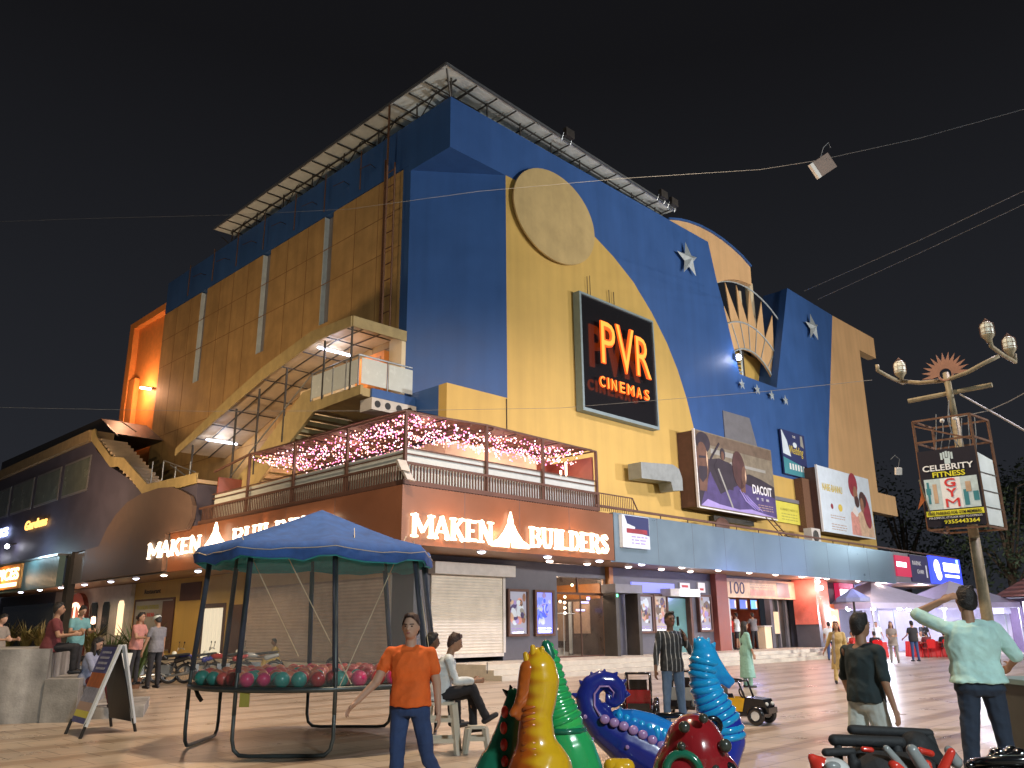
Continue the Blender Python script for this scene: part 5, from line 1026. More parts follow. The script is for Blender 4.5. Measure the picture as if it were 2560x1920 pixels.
m.m = 'print_teal'; on(m, .09, .13, .3, .58, .01); on(m, .07, .15, .42, .5, .011); on(m, .7, .78, .25, .45, .01); on(m, .86, .95, .3, .42, .01); m.m = 'print_tan'; on(m, .19, .26, .3, .55, .01); on(m, .75, .84, .42, .55, .012); m.m = 'sign_yellow'; on(m, 0.01, .99, .135, .205, .005)
m.m = 'sign_pale'
for i in range(5): on(m, .4 + i * .045, .435 + i * .045, .86 + .015 * (2 - abs(i - 2)), .95 + .01 * (2 - abs(i - 2)), .005)
on(m, .46, .56, .8, .88, .006); cg.part('print', m)
up = Vector((0, 0, 1)); tx = lambda mb, s_, x, z, h, w, off=.0: mb.text(s_, o + fx * x * fw + up * z * H_ + fn * .012, fx, up, h * H_, .004, w * fw, off=off)
m = MB('sign_white'); tx(m, 'CELEBRITY', .06, .72, .08, .88, .02); m.m = 'sign_yellow'; tx(m, 'FITNESS', .22, .635, .07, .56, .02)
m.m = 'sign_red'; tx(m, 'G', .4, .5, .11, .19, .02); tx(m, 'Y', .41, .37, .11, .19, .02); tx(m, 'M', .38, .24, .11, .24, 0)
m.m = 'sign_black'; tx(m, 'FREE PARKING FOR GYM MEMBERS', .05, .15, .04, .9, .01); m.m = 'sign_white'; tx(m, "PVR COMPLEX, 1ST FLOOR NEXT TO DOMINO'S", .05, .095, .03, .9); m.m = 'sign_yellow'; tx(m, '9355443364', .3, .03, .05, .6, .02); each(cg, 'lettering', m)
fx2 = (C_ - B_).normalized(); w2 = (C_ - B_).length; m = MB('white_sheet'); o2 = B_ + Vector((0, 0, 3.06)); f2n = fx2.cross(up)
m.add([o2 + fx2 * a * w2 + up * b - f2n * .02 for a, b in ((.08, 0), (.96, 0), (.96, 1.12), (.08, 1.2))] + [o2 + fx2 * a * w2 + up * b - f2n * .03 for a, b in ((.08, 0), (.96, 0), (.96, 1.12), (.08, 1.2))], [(0, 1, 2, 3), (7, 6, 5, 4), (0, 4, 5, 1), (1, 5, 6, 2), (2, 6, 7, 3), (3, 7, 4, 0)])
m.m = 'dark_steel'
for z in (.28, .55, .85): m.beam(o2 + up * z, o2 + fx2 * w2 + up * z, .012, .012)
cg.part('side_sheet', m)
s = T('flag', 'small orange pennant on a stick left of the gym sign', 'flag', at(2325, 1300, 13.9)); mat('flag_orange', (.75, .2, .05), .8, var=.2)
m = MB('flag_orange'); m.add([at(2297, 1200, 13.8), at(2314, 1243, 13.9), at(2312, 1252, 13.9), at(2295, 1275, 13.8), at(2303, 1235, 13.85)], [(0, 1, 4), (4, 1, 2), (4, 2, 3)]); s.part('cloth', m); m = MB('post_tan'); m.bar(at(2298, 1200, 13.8), at(2326, 1285, 13.9), .012); s.part('stick', m)

# ================================================================= trampoline with canopy and balls
TC = Vector((-2.82, 12.78, 0)); TR = 1.76
mat('tent_blue', (.035, .11, .36), .8, var=.25, scale=5, bump=.5, bscale=6); mat('tent_teal', (.04, .42, .45), .6, var=.2); mat('tube_green', (.075, .09, .09), .4, .5, var=.3); mat('bed', (.1, .12, .07), .7, var=.3)
tr = T('trampoline', 'round netted trampoline with blue cloth canopy and grey U-shaped legs', 'trampoline', TC)
ang = [-113, -71, -22, 22, 62, 108, 158, 203]; pv = [TC + Vector((TR * math.cos(R(a)), TR * math.sin(R(a)), 0)) for a in ang]
m = MB('tube_green'); m.smooth = True; m.torus(TC + up * .8, TR, .035, n=48, k=8); tr.part('rim', m)
m = MB('bed'); m.prism([(TC.x + TR * math.cos(R(a)), TC.y + TR * math.sin(R(a))) for a in range(0, 360, 8)], 'z', .79, .81); tr.part('bed', m)
for i in (0, 2, 4, 6):
    a, c = pv[i], pv[i + 1]; d = (c - a).normalized(); m = MB('tube_green'); m.smooth = True
    m.tube([a + up * .8, a + up * .22, a + up * .1 + d * .03, a + up * .04 + d * .1, a + up * .03 + d * .22, c + up * .03 - d * .22, c + up * .04 - d * .1, c + up * .1 - d * .03, c + up * .22, c + up * .8], .025, 8); tr.part('leg', m)
inn = []
for p in pv:
    t_ = TC + (p - TC) * .9 + Vector((-.06, 0, 0)); inn.append(t_); m = MB('tube_green'); m.smooth = True; m.tube([p + up * .5, p + up * .82, t_ + up * 2.62], .027, 8); o_ = tr.part('post', m)
    m = MB('indigo'); m.smooth = True; mat('foam', (.04, .05, .075), .8, var=.3); m.m = 'foam'; m.tube([p.lerp(t_, .15) + up * 1.0, t_ + up * 2.45], .038, 8); tr.part('foam_sleeve', m, o_)
cv = [TC + (p - TC) * .98 + Vector((-.1, 0, 0)) for p in pv]; apex = TC + Vector((-.14, .2, 3.3)); m = MB('tent_blue'); rr = random.Random(5); vs = []; rows = []
full = []
for i in range(8):
    a, c = cv[i], cv[(i + 1) % 8]; 
    for k in range(6): full.append((a.lerp(c, k / 6), 1, k))
def ring(t_, zb, sag, jit=0):
    out_ = []
    for q, f, k in full:
        p = apex.lerp(Vector((q.x, q.y, 2.66)), t_); e = math.sin(math.pi * k / 6)
        out_.append(Vector((p.x, p.y, p.z + zb - sag * e)) + Vector((rr.uniform(-jit, jit), rr.uniform(-jit, jit), rr.uniform(-jit, jit))))
    return out_
rings = [ring(.04, 0, 0), ring(.25, -.02, .01, .006), ring(.5, -.03, .025, .008), ring(.75, -.03, .03, .01), ring(1.0, 0, .02, .01), ring(1.03, -.09, .03, .02), ring(1.025, -.18, .06, .025)]
n_ = len(full); m.smooth = True
m.add([v for r_ in rings for v in r_] + [apex], [(i * n_ + k, (i + 1) * n_ + k, (i + 1) * n_ + (k + 1) % n_, i * n_ + (k + 1) % n_) for i in range(6) for k in range(n_)] + [(6 * n_ + n_, k, (k + 1) % n_) for k in range(n_)])
cn = tr.part('canopy', m)
m = MB('tent_teal'); m.smooth = True; r2 = [[v * 1 - Vector((0, 0, .012)) + (TC - Vector((v.x, v.y, 0)).lerp(TC, 0)).normalized() * 0 for v in r_] for r_ in rings]
r2 = [[Vector((TC.x + (v.x - TC.x) * .985, TC.y + (v.y - TC.y) * .985, v.z - .015)) for v in r_] for r_ in rings]
m.add([v for r_ in r2 for v in r_], [(i * n_ + k, i * n_ + (k + 1) % n_, (i + 1) * n_ + (k + 1) % n_, (i + 1) * n_ + k) for i in range(6) for k in range(n_)]); tr.part('lining', m, cn)
m = MB('cream')
loop = [Vector((v.x, v.y, v.z)) * 1 for v in rings[5]]; m.tube([TC + (v - TC) * 1.006 for v in loop + [loop[0]]], .006, 4); tr.part('cord', m, cn)
m = MB('cream')
for a, c in ((apex + Vector((-1.0, -.9, -.35)), TC + Vector((.1, -1.72, 1.2))), (apex + Vector((-.2, -1.55, -.62)), TC + Vector((.75, -1.55, .85))), (apex + Vector((1.35, -.3, -.45)), TC + Vector((.6, -1.6, .8))), (apex + Vector((1.5, -.6, -.55)), TC + Vector((1.7, -.55, .8))), (apex + Vector((.7, -1.0, -.4)), apex + Vector((.75, -1.2, -.62)))): m.bar(a, c, .007, 4)
each(tr, 'rope', m)
mat('net', (.5, .5, .45), .9, var=0, alpha=.13); m = MB('net')
for i in range(8): a, c = pv[i], pv[(i + 1) % 8]; e, f = inn[i], inn[(i + 1) % 8]; m.add([a + up * .84, c + up * .84, f + up * 2.45, e + up * 2.45], [(0, 1, 2, 3)])
tr.part('net', m)
m = MB('black'); m.tube([TC + Vector((-1.5, -.8, .8)), TC + Vector((-1.42, -.9, .7)), TC + Vector((-1.38, -.85, .62))], .03, 6); m.m = 'print_olive'; m.box(TC.x - .62, TC.x - .5, TC.y - 1.66, TC.y - 1.64, .6, .78); each(tr, 'tag', m)
for nm, cc in dict(ball_teal=(.03, .3, .25), ball_pink=(.75, .03, .16), ball_red=(.45, .02, .03), ball_orange=(.8, .22, .12), ball_coral=(.75, .12, .1)).items(): mat(nm, cc, .3, var=.06, coat=.3, scale=8)
bm_ = {}
for nm in ('ball_teal', 'ball_pink', 'ball_red', 'ball_orange', 'ball_coral'):
    q = MB(nm); q.smooth = True; q.sph((0, 0, 0), .097, 14, 10); bm_[nm] = q.mesh('ball')
placed = []; tries = 0; rr = random.Random(21)
front = [('ball_teal', -1.42, -.78), ('ball_teal', -1.2, -.98), ('ball_coral', -1.03, -1.1), ('ball_red', -.87, -1.22), ('ball_pink', -.62, -1.42), ('ball_pink', -.42, -1.36), ('ball_teal', -.3, -1.2), ('ball_teal', -.15, -1.5), ('ball_teal', .07, -1.5), ('ball_red', .3, -1.46), ('ball_teal', .58, -1.42), ('ball_pink', .8, -1.3), ('ball_coral', .62, -1.18), ('ball_red', 1.02, -1.18), ('ball_pink', 1.2, -1.0), ('ball_teal', 1.4, -.78), ('ball_teal', 1.5, -.5)]
for nm, x, y in front: placed.append((x, y, nm))
while len(placed) < 150 and tries < 6000:
    tries += 1; a = rr.uniform(0, 6.28); r_ = TR * .92 * math.sqrt(rr.random()); x, y = r_ * math.cos(a), r_ * math.sin(a)
    if all((x - p[0]) ** 2 + (y - p[1]) ** 2 > .2 ** 2 for p in placed): placed.append((x, y, rr.choice(['ball_orange'] * 4 + ['ball_coral'] * 3 + ['ball_pink', 'ball_red', 'ball_teal'])))
BL = dict(ball_teal='teal plastic ball lying on the trampoline bed', ball_pink='bright pink plastic ball lying on the trampoline bed', ball_red='dark red plastic ball lying on the trampoline bed', ball_orange='orange plastic ball lying on the trampoline bed', ball_coral='coral red plastic ball lying on the trampoline bed')
for x, y, nm in placed:
    b_ = bpy.data.objects.new('ball', bm_[nm]); COL.objects.link(b_); b_.location = TC + Vector((x, y, .907)); b_.scale = [rr.uniform(.9, 1.08)] * 3; b_['label'] = BL[nm]; b_['category'] = 'ball'; b_['group'] = 'balls on the trampoline ' + nm[5:]
# ================================================================= folding board, planter wall
ab = T('folding_board', 'A-shaped pavement board with striped menu, white edges and short legs', 'pavement board', (-6.5, 14.0, 0))
fr_ = lambda a, b, t_: a.lerp(b, t_)
L1, L2, K1, K2 = Vector((-7.0, 14.0, 0)), Vector((-6.45, 13.35, 0)), Vector((-6.75, 15.0, 0)), Vector((-6.02, 14.25, 0)); T1, T2 = Vector((-6.78, 14.45, 1.32)), Vector((-6.22, 13.8, 1.32))
def sheet(m, p, q, r_, s_, th): 
    n0 = (q - p).cross(s_ - p).normalized() * th; m.add([p, q, r_, s_, p + n0, q + n0, r_ + n0, s_ + n0], [(0, 3, 2, 1), (4, 5, 6, 7), (0, 1, 5, 4), (1, 2, 6, 5), (2, 3, 7, 6), (3, 0, 4, 7)])
m = MB('print_navy'); bands = [(.14, .2, 'print_navy'), (.2, .27, 'print_lemon'), (.27, .36, 'print_text'), (.36, .52, 'print_lilac'), (.52, .68, 'print_orange'), (.68, 1.0, 'print_navy')]
mat('board_blue', (.08, .09, .25), .6, var=.3, scale=12); mat('board_orange', (.4, .12, .04), .6, var=.3, scale=12); mat('board_grey', (.28, .3, .4), .6, var=.3, scale=15)
for a, c, mm in bands: m.m = {'print_navy': 'board_blue', 'print_orange': 'board_orange', 'print_lilac': 'board_grey'}.get(mm, mm); sheet(m, fr_(L1, T1, a), fr_(L2, T2, a), fr_(L2, T2, c), fr_(L1, T1, c), -.02)
m.m = 'board_grey'
for i in range(4): a = .72 + i * .06; sheet(m, fr_(fr_(L1, T1, a), fr_(L2, T2, a), .3) - Vector((.03, .03, -.0)), fr_(fr_(L1, T1, a), fr_(L2, T2, a), .85) - Vector((.03, .03, 0)), fr_(fr_(L1, T1, a + .025), fr_(L2, T2, a + .025), .85) - Vector((.03, .03, 0)), fr_(fr_(L1, T1, a + .025), fr_(L2, T2, a + .025), .3) - Vector((.03, .03, 0)), .004)
ab.part('front_panel', m)
m = MB('black'); sheet(m, fr_(K1, T1, .12), fr_(K2, T2, .12), T2, T1, .02); ab.part('back_panel', m)
mat('board_edge', (.62, .68, .72), .5, var=.08); m = MB('board_edge'); m.beam(fr_(L2, T2, .12), T2 + Vector((.02, -.02, 0)), .06, .04); m.beam(fr_(K2, T2, .1), T2 + Vector((.05, .03, 0)), .06, .04); each(ab, 'edge', m)
m = MB('black')
for a, b in ((L1, T1), (L2, T2), (K1, T1), (K2, T2)): m.bar(a, fr_(a, b, .16), .025)
each(ab, 'leg', m)
pw = T('planter_wall', 'low stained concrete planter wall with a lower seat step at the left edge', 'wall', (-9, 17, 0))
m = MB('concrete'); q = [Vector((-8.15, 15.5, 0)), Vector((-12.5, 13.6, 0)), Vector((-14, 17.5, 0)), Vector((-9.3, 19.5, 0))]; m.prism([(p.x, p.y) for p in (Vector((-8.35, 15.75, 0)), Vector((-12.5, 14.0, 0)), Vector((-14, 18, 0)), Vector((-9.6, 19.2, 0)))], 'z', 0, 1.24); pw.part('wall', m)
m = MB('concrete'); m.prism([(-7.75, 15.75), (-8.34, 15.7), (-9.5, 19.1), (-8.95, 19.4)], 'z', 0, .72); m.prism([(-6.9, 16.6), (-7.73, 16.2), (-8.6, 18.6), (-7.8, 19)], 'z', 0, .2); each(pw, 'step', m)

# plants behind the wall and along the shops: spiky leaves
mat('leaf_dark', (.05, .08, .02), .6, var=.4, scale=5); mat('leaf_warm', (.12, .11, .03), .6, var=.4, scale=5)
def spiky(loc, h, n, label, seed, mt='leaf_dark', name='spiky_plant'):
    s = T(name, label, 'plant', loc); rr = random.Random(seed)
    m = MB(mt)
    for i in range(n):
        a = rr.uniform(0, 6.28); L = h * rr.uniform(.7, 1.1); o_ = Vector((math.cos(a), math.sin(a), 0)); w = Vector((-math.sin(a), math.cos(a), 0)) * .035 * h ** .5; tip = rr.uniform(.25, .75)
        ps = [Vector(loc) + up * .1, Vector(loc) + o_ * L * tip * .35 + up * L * .6, Vector(loc) + o_ * L * tip + up * L * (1.05 - tip * .4)]
        m.add([ps[0] - w * .5, ps[0] + w * .5, ps[1] - w, ps[1] + w, ps[2]], [(0, 1, 3, 2), (2, 3, 4)])
    s.part('leaves', m); m = MB('rust'); m.loft([(Vector(loc) + up * z, (r_, 0, 0), (0, r_, 0)) for z, r_ in ((0, .14), (.25, .19), (.27, .2))], 12); s.part('pot', m)
for (u, v, h, n, lb) in ((-2.6, 24.0, 2.1, 46, 'tall spiky plant right of the grey shopfront'), (-2.6, 26.6, 1.7, 40, 'spiky plant in the middle of the grey shopfront'), (-2.7, 31.5, 2.3, 50, 'tall spiky plant left of the glowing arched doorway'), (-2.7, 34.2, 2.5, 50, 'tall spiky plant at the dark shopfront, second from the left edge'), (-2.8, 37.5, 2.5, 50, 'tallest spiky plant at the far left edge')): p = P(u, v, 0); spiky(p, h, n, lb, int(v * 7), 'leaf_warm')

for i, (x, y, h, lb) in enumerate(((-10.7, 24.9, 1.9, 'spiky plant behind the top of the pavement board'), (-11.5, 25.0, 1.6, 'smaller spiky plant left of the pavement board top'))): spiky((x, y, 0), h, 60, lb, 90 + i)
# ================================================================= people
for nm, cc in dict(skin_light=(.5, .3, .21), skin_mid=(.36, .2, .125), skin_dark=(.17, .09, .055)).items(): mat(nm, cc, .55, var=.06, sss=0)
def cloth(nm, c, r=.85): mat(nm, c, r, var=.16, scale=5, bump=.35, bscale=14); return nm
for nm, c in dict(c_orange=(.8, .14, .02), c_jeans=(.03, .06, .16), c_jeans_light=(.1, .17, .28), c_white=(.62, .68, .7), c_black=(.018, .018, .022), c_maroon=(.14, .03, .035), c_mint=(.52, .8, .75), c_navy=(.025, .04, .07), c_charcoal=(.02, .035, .04), c_pale=(.5, .56, .54), c_sea=(.22, .42, .36), c_gold=(.4, .3, .12), c_grey=(.17, .17, .19), c_taupe=(.25, .22, .19), c_red=(.5, .04, .03), c_pink=(.45, .2, .17), c_bluegrey=(.25, .28, .4), c_yellow=(.45, .36, .12), c_teal=(.13, .3, .32)).items(): cloth(nm, c)
stripes('c_striped', ((.03, .035, .04), (.36, .38, .4)), 0, .07, .85, .84)
mat('hair_black', (.012, .01, .01), .55, var=.2, scale=40, bump=.6, bscale=60); mat('hair_brown', (.05, .025, .02), .55, var=.2, scale=40, bump=.6, bscale=60); mat('eye', (.02, .015, .015), .2, var=0); mat('lip', (.3, .09, .08), .5, var=0); mat('shoe_black', (.015, .015, .02), .4, var=0); mat('shoe_tan', (.3, .2, .12), .6, var=0); mat('hair_red', (.05, .015, .015), .6, var=.2, scale=40)
V = Vector
def folds(o, amp, seed):
    '''push cloth in and out along noise ridges so it hangs in creases'''
    if not amp: return
    me = o.data; sd = V((seed * 3.1, seed, 0)); new = []
    for v in me.vertices:
        p = v.co; q = V((p.x * 7, p.y * 7, p.z * 3.2)) + sd; w = noise.noise(q + V((0, 0, p.x * 5))); r_ = 1 - abs(noise.noise(V((p.x * 10 + p.z * 9, p.y * 10, p.z * 6 - p.x * 7)) + sd)) * 2
        new.append(p + v.normal * amp * (w * .9 + r_ * .5 - .2))
    for v, c in zip(me.vertices, new): v.co = c
    me.update()
def person(label, loc, rz, h, top='c_white', legs='c_jeans', skin='skin_mid', hair='hair_black', lean=(0, 0, 1), ua=((.18, .0, -1), (-.18, .0, -1)), fa=None, th=((.06, 0, -1), (-.06, 0, -1)), sh=None, pelvis=.93, sleeve=.55, female=False, longhair=False, shorts=False, kurta=False, hem=-.1, detail=1, head=(0, 0, 1), face=None, fat=1.0, cap=None, hold=None, phone=False, scarf=None, group=None):
    """local frame: faces +y, right hand is +x. index 0 = right side, 1 = left side"""
    k = h / 1.72; vx = (.009 if detail == 2 else .013 if detail == 1 else .02) 
    s = T('person', label, 'person', loc, 'l', rz, group)
    sp_ = V(lean).normalized(); hd = V(head).normalized(); pz = V((0, 0, pelvis * k)); sw = (.165 if female else .19) * k; hw = .09 * k
    chest = pz + sp_ * .33 * k; neckb = pz + sp_ * .5 * k; rgt = V((1, 0, 0)); fwd = rgt.cross(sp_) * -1
    if fwd.y < 0: fwd = -fwd
    hc = neckb + sp_ * .06 * k + hd * .115 * k + fwd * .015 * k
    ff = V(face).normalized() if face else V((0, 1, 0)); ff = (ff - hd * ff.dot(hd)).normalized(); fr = ff.cross(hd).normalized()
    sho = [neckb - sp_ * .055 * k + rgt * q * sw for q in (1, -1)]; hip = [pz + rgt * q * hw - V((0, 0, .02 * k)) for q in (1, -1)]
    fa = fa or ua; sh = sh or th
    elb = [sho[i] + V(ua[i]).normalized() * .285 * k for i in (0, 1)]; wri = [elb[i] + V(fa[i]).normalized() * .245 * k for i in (0, 1)]
    kne = [hip[i] + V(th[i]).normalized() * .44 * k for i in (0, 1)]; ank = [kne[i] + V(sh[i]).normalized() * .41 * k for i in (0, 1)]
    def torso(m, g, z0=-.06, z1=.5):
        prof = [(-.1, .15, .105), (-.02, .165, .115), (.08, .155, .108), (.18, .155, .105), (.3, .175, .115), (.4, .18, .105), (.46, .15, .085), (.5, .08, .065)]
        if female: prof = [(-.1, .165, .115), (-.02, .172, .12), (.08, .145, .1), (.18, .13, .092), (.3, .155, .12), (.4, .155, .1), (.46, .125, .075), (.5, .07, .06)]
        rg = []
        for z, a, b in prof:
            if z < z0 or z > z1: continue
            if g > 0 and z < .1: a, b = a + .014, b + .022
            f = fat if z < .35 else 1 + (fat - 1) * .3; rg.append((pz + sp_ * z * k + fwd * ((fat - 1) * .12 if .0 < z < .35 else 0), rgt * (a * k * f + g), fwd * (b * k * f + g)))
        m.loft(rg, 18, .85)
    # ---- body: one continuous surface
    m = MB(skin); torso(m, -.015)
    m.cap(neckb - sp_ * .03 * k, .056 * k, neckb + sp_ * .08 * k, .05 * k)
    Mh = Matrix((fr, ff, hd)).transposed()
    m.sph(hc, (.074 * k, .092 * k, .112 * k), 16, 12, Mh); jaw = hc - hd * .055 * k + ff * .02 * k; m.sph(jaw, (.056 * k, .068 * k, .058 * k), 14, 8, Mh)
    m.cap(hc + ff * .088 * k + hd * .012 * k, .009 * k, hc + ff * .105 * k - hd * .02 * k, .014 * k, n=8); m.sph(hc + ff * .085 * k - hd * .052 * k, (.024 * k, .012 * k, .01 * k), 10, 6, Mh); m.sph(hc + ff * .072 * k + hd * .03 * k, (.05 * k, .022 * k, .01 * k), 10, 6, Mh)
    for q in (1, -1): m.sph(hc + fr * q * .075 * k - hd * .008 * k, (.012 * k, .02 * k, .03 * k), 8, 6, Mh)
    hands = []
    for i in (0, 1):
        m.cap(sho[i], .05 * k, elb[i], .042 * k); m.cap(elb[i], .041 * k, wri[i], .028 * k, flat=(fwd, .9))
        d = V(fa[i]).normalized(); hv = d; 
        pn = rgt * (-1 if i == 0 else 1); pn = (pn - d * pn.dot(d)); pn = pn.normalized() if pn.length > .2 else V((0, 0, -1)); sd = d.cross(pn).normalized()
        if i == 0: sd = -sd
        if sd.dot(V((0, 1, .3))) < 0: sd = -sd
        p0 = wri[i]; p1 = wri[i] + d * .085 * k; m.cap(p0, .026 * k, p0 + d * .03 * k, .034 * k, flat=(pn, .6)); m.cap(p0 + d * .03 * k, .037 * k, p1 - d * .01 * k, .037 * k, flat=(pn, .42)); hands.append(p0 + d * .09 * k + pn * .02 * k)
        fr_r = max(.0085 * k, vx * .95)
        for j in range(4):
            f0 = p1 + sd * (.027 - j * .018) * k; L = (.038, .043, .04, .03)[j] * k; d1 = (d + pn * .35 + sd * (.12 - j * .08)).normalized(); d2 = (d + pn * (1.0 + .1 * j)).normalized(); m.cap(f0 - d * .012 * k, fr_r, f0 + d1 * L, fr_r * .95, n=7); m.cap(f0 + d1 * L, fr_r * .95, f0 + d1 * L + d2 * L * .75, fr_r * .85, n=7)
        t0 = p0 + d * .025 * k + sd * .028 * k; m.cap(t0, fr_r * 1.3, t0 + (d * .6 + sd * .7 + pn * .3).normalized() * .035 * k, fr_r * 1.1, n=7); m.cap(t0 + (d * .6 + sd * .7 + pn * .3).normalized() * .035 * k, fr_r * 1.1, t0 + (d * .6 + sd * .7 + pn * .3).normalized() * .035 * k + (d + pn * .5).normalized() * .028 * k, fr_r, n=7)
        m.cap(hip[i], .078 * k, kne[i], .05 * k); m.cap(kne[i], .05 * k, kne[i].lerp(ank[i], .35), .052 * k); m.cap(kne[i].lerp(ank[i], .35), .052 * k, ank[i], .034 * k); m.cap(ank[i], .034 * k, ank[i] - V((0, 0, .04 * k)), .034 * k)
    s.part('body', m, remesh=vx, smooth_it=2)
    # ---- face
    if detail >= 1:
        m = MB('eye')
        for q in (1, -1): m.sph(hc + fr * q * .03 * k + ff * .083 * k + hd * .008 * k, (.012 * k, .008 * k, .006 * k), 8, 6, Mh)
        each(s, 'eye', m); m = MB('hair_black')
        for q in (1, -1): m.cap(hc + fr * q * .015 * k + ff * .092 * k + hd * .026 * k, .0045 * k, hc + fr * q * .048 * k + ff * .08 * k + hd * .028 * k, .004 * k, n=6)
        each(s, 'eyebrow', m); m = MB('lip'); m.sph(hc + ff * .092 * k - hd * .052 * k, (.02 * k, .007 * k, .007 * k), 10, 6, Mh); s.part('mouth', m)
    # ---- hair
    m = MB(hair); m.sph(hc - ff * .012 * k + hd * .022 * k, (.085 * k, .1 * k, .11 * k), 16, 12, Mh); m.sph(hc - ff * .035 * k - hd * .015 * k, (.081 * k, .072 * k, .09 * k), 14, 10, Mh); rr = random.Random(int(abs(loc[0]) * 100))
    for i in range(14): a = rr.uniform(0, 6.28); m.sph(hc + hd * (.085 + rr.uniform(0, .03)) * k + fr * .05 * k * math.cos(a) + ff * .06 * k * math.sin(a), .024 * k, 7, 5)
    ml = MB(hair)
    if longhair: ml.cap(hc - ff * .05 * k, .075 * k, hc - ff * .1 * k - V((0, 0, .3 * k)), .08 * k, flat=(fwd, .6)); ml.cap(hc - ff * .1 * k - V((0, 0, .3 * k)), .08 * k, hc - ff * .13 * k - V((0, 0, longhair * k)), .035 * k, flat=(fwd, .5)); ml.cap(hc + fr * .07 * k - ff * .02, .03 * k, hc + fr * .09 * k - V((0, 0, .2 * k)), .03 * k); ml.cap(hc - fr * .07 * k - ff * .02, .03 * k, hc - fr * .09 * k - V((0, 0, .2 * k)), .03 * k)
    # clear the face: hair stays behind a plane
    hm = m.mesh('hair'); hm = voxel(hm, max(.01, vx), 1)
    import bmesh
    bm = bmesh.new(); bm.from_mesh(hm); cutp = hc + ff * .035 * k + hd * .045 * k; nn_ = (ff * .8 - hd * .62).normalized()
    bmesh.ops.bisect_plane(bm, geom=bm.verts[:] + bm.edges[:] + bm.faces[:], plane_co=cutp, plane_no=nn_, clear_outer=True); bm.to_mesh(hm); bm.free()
    o = bpy.data.objects.new('hair', hm); COL.objects.link(o); o.parent = s.o
    if not hm.materials: hm.materials.append(MATS[hair])
    if longhair: s.part('long_hair', ml, remesh=.014, smooth_it=2)
    if cap:
        m = MB(cap); m.smooth = True; m.sph(hc + hd * .05 * k, (.092 * k, .106 * k, .08 * k), 16, 10, Mh); m.sph(hc + hd * .045 * k + ff * .1 * k, (.06 * k, .06 * k, .012 * k), 12, 6, Mh); s.part('cap', m)
    if scarf: m = MB(scarf); m.cap(chest + fwd * .12 * k + rgt * .1 * k, .04 * k, pz + fwd * .14 * k + rgt * .12 * k - V((0, 0, .35 * k)), .05 * k, flat=(fwd, .4)); m.cap(chest + rgt * .1 * k + fwd * .12 * k, .045 * k, neckb + rgt * .06 * k, .05 * k); s.part('scarf', m, remesh=.014, smooth_it=2)
    # ---- clothes
    m = MB(top); g = .014 * k; torso(m, g, hem, .47); m.cap(neckb - sp_ * .06 * k + rgt * .1 * k, .075 * k, neckb - sp_ * .06 * k - rgt * .1 * k, .075 * k)
    for i in (0, 1):
        m.cap(neckb - sp_ * .055 * k + rgt * (1, -1)[i] * .08 * k, .06 * k, sho[i], .06 * k)
        if sleeve <= 1: m.cap(sho[i], .062 * k, sho[i].lerp(elb[i], sleeve), .058 * k)
        else: m.cap(sho[i], .062 * k, elb[i], .052 * k); m.cap(elb[i], .052 * k, elb[i].lerp(wri[i], sleeve - 1), .042 * k)
    if kurta:
        kz = kurta * k; m.loft([(pz + V((0, 0, .05 * k)), rgt * .18 * k, fwd * .135 * k), (pz - V((0, 0, .15 * k)), rgt * .2 * k, fwd * .15 * k), (V((0, 0, kz)), rgt * .25 * k, fwd * .2 * k)], 16)
    rr = random.Random(int(abs(loc[1]) * 77))
    if not kurta: m.loft([(pz + sp_ * (.1) * k, rgt * .16 * k * fat, fwd * .11 * k * fat), (pz + sp_ * (hem + .02) * k, rgt * (.195 * k * fat), fwd * (.145 * k * fat)), (pz + sp_ * hem * k, rgt * (.195 * k * fat), fwd * (.145 * k * fat))], 18, .85)
    folds(s.part('kurta' if kurta else 'shirt', m, remesh=max(vx, .011), smooth_it=3), .011 * detail ** .5 if detail else 0, loc[0])
    m = MB(legs); m.loft([(pz + sp_ * .04 * k, rgt * .16 * k * fat, fwd * .115 * k * fat), (pz - V((0, 0, .05 * k)), rgt * .172 * k * fat, fwd * .125 * k * fat), (pz - V((0, 0, .1 * k)), rgt * .16 * k, fwd * .11 * k)], 16)
    for i in (0, 1):
        if shorts: m.cap(hip[i], .1 * k, hip[i].lerp(kne[i], .75), .088 * k)
        else: m.cap(hip[i], .095 * k, kne[i], .066 * k); m.cap(kne[i], .066 * k, ank[i] + (kne[i] - ank[i]).normalized() * .02, .056 * k)
    folds(s.part('shorts' if shorts else 'trousers', m, remesh=max(vx, .011), smooth_it=3), .012 if detail else 0, loc[1])
    m = MB('shoe_black' if skin != 'skin_light' else 'shoe_black')
    for i in (0, 1):
        sd = V(sh[i]).normalized(); ft = V((0, 1, 0)) - sd * sd.y; ft = ft.normalized() if ft.length > .1 else V((0, 1, 0)); ft.z = max(ft.z, -.6); ft = ft.normalized(); hl = ank[i] + sd * .035 * k - ft * .035 * k; m.smooth = True; m.cap(hl, .042 * k, hl + ft * .17 * k, .034 * k, flat=(rgt, 1.05))
    each(s, 'shoe', m)
    return s, hands
# --- walking man in orange
person('man in bright orange T-shirt and blue jeans walking towards the camera', (-.93, 7.9, -.02), R(172), 1.66, 'c_orange', 'c_jeans', 'skin_light', 'hair_brown', (0, .03, 1), ((.45, .25, -1), (-.2, -.1, -1)), ((.75, .35, -.8), (-.1, .1, -1)), ((.02, .12, -1), (-.16, -.12, -1)), ((.0, .02, -1), (-.38, -.55, -1)), fat=1.02, hem=-.02, detail=2, head=(0, .02, 1))
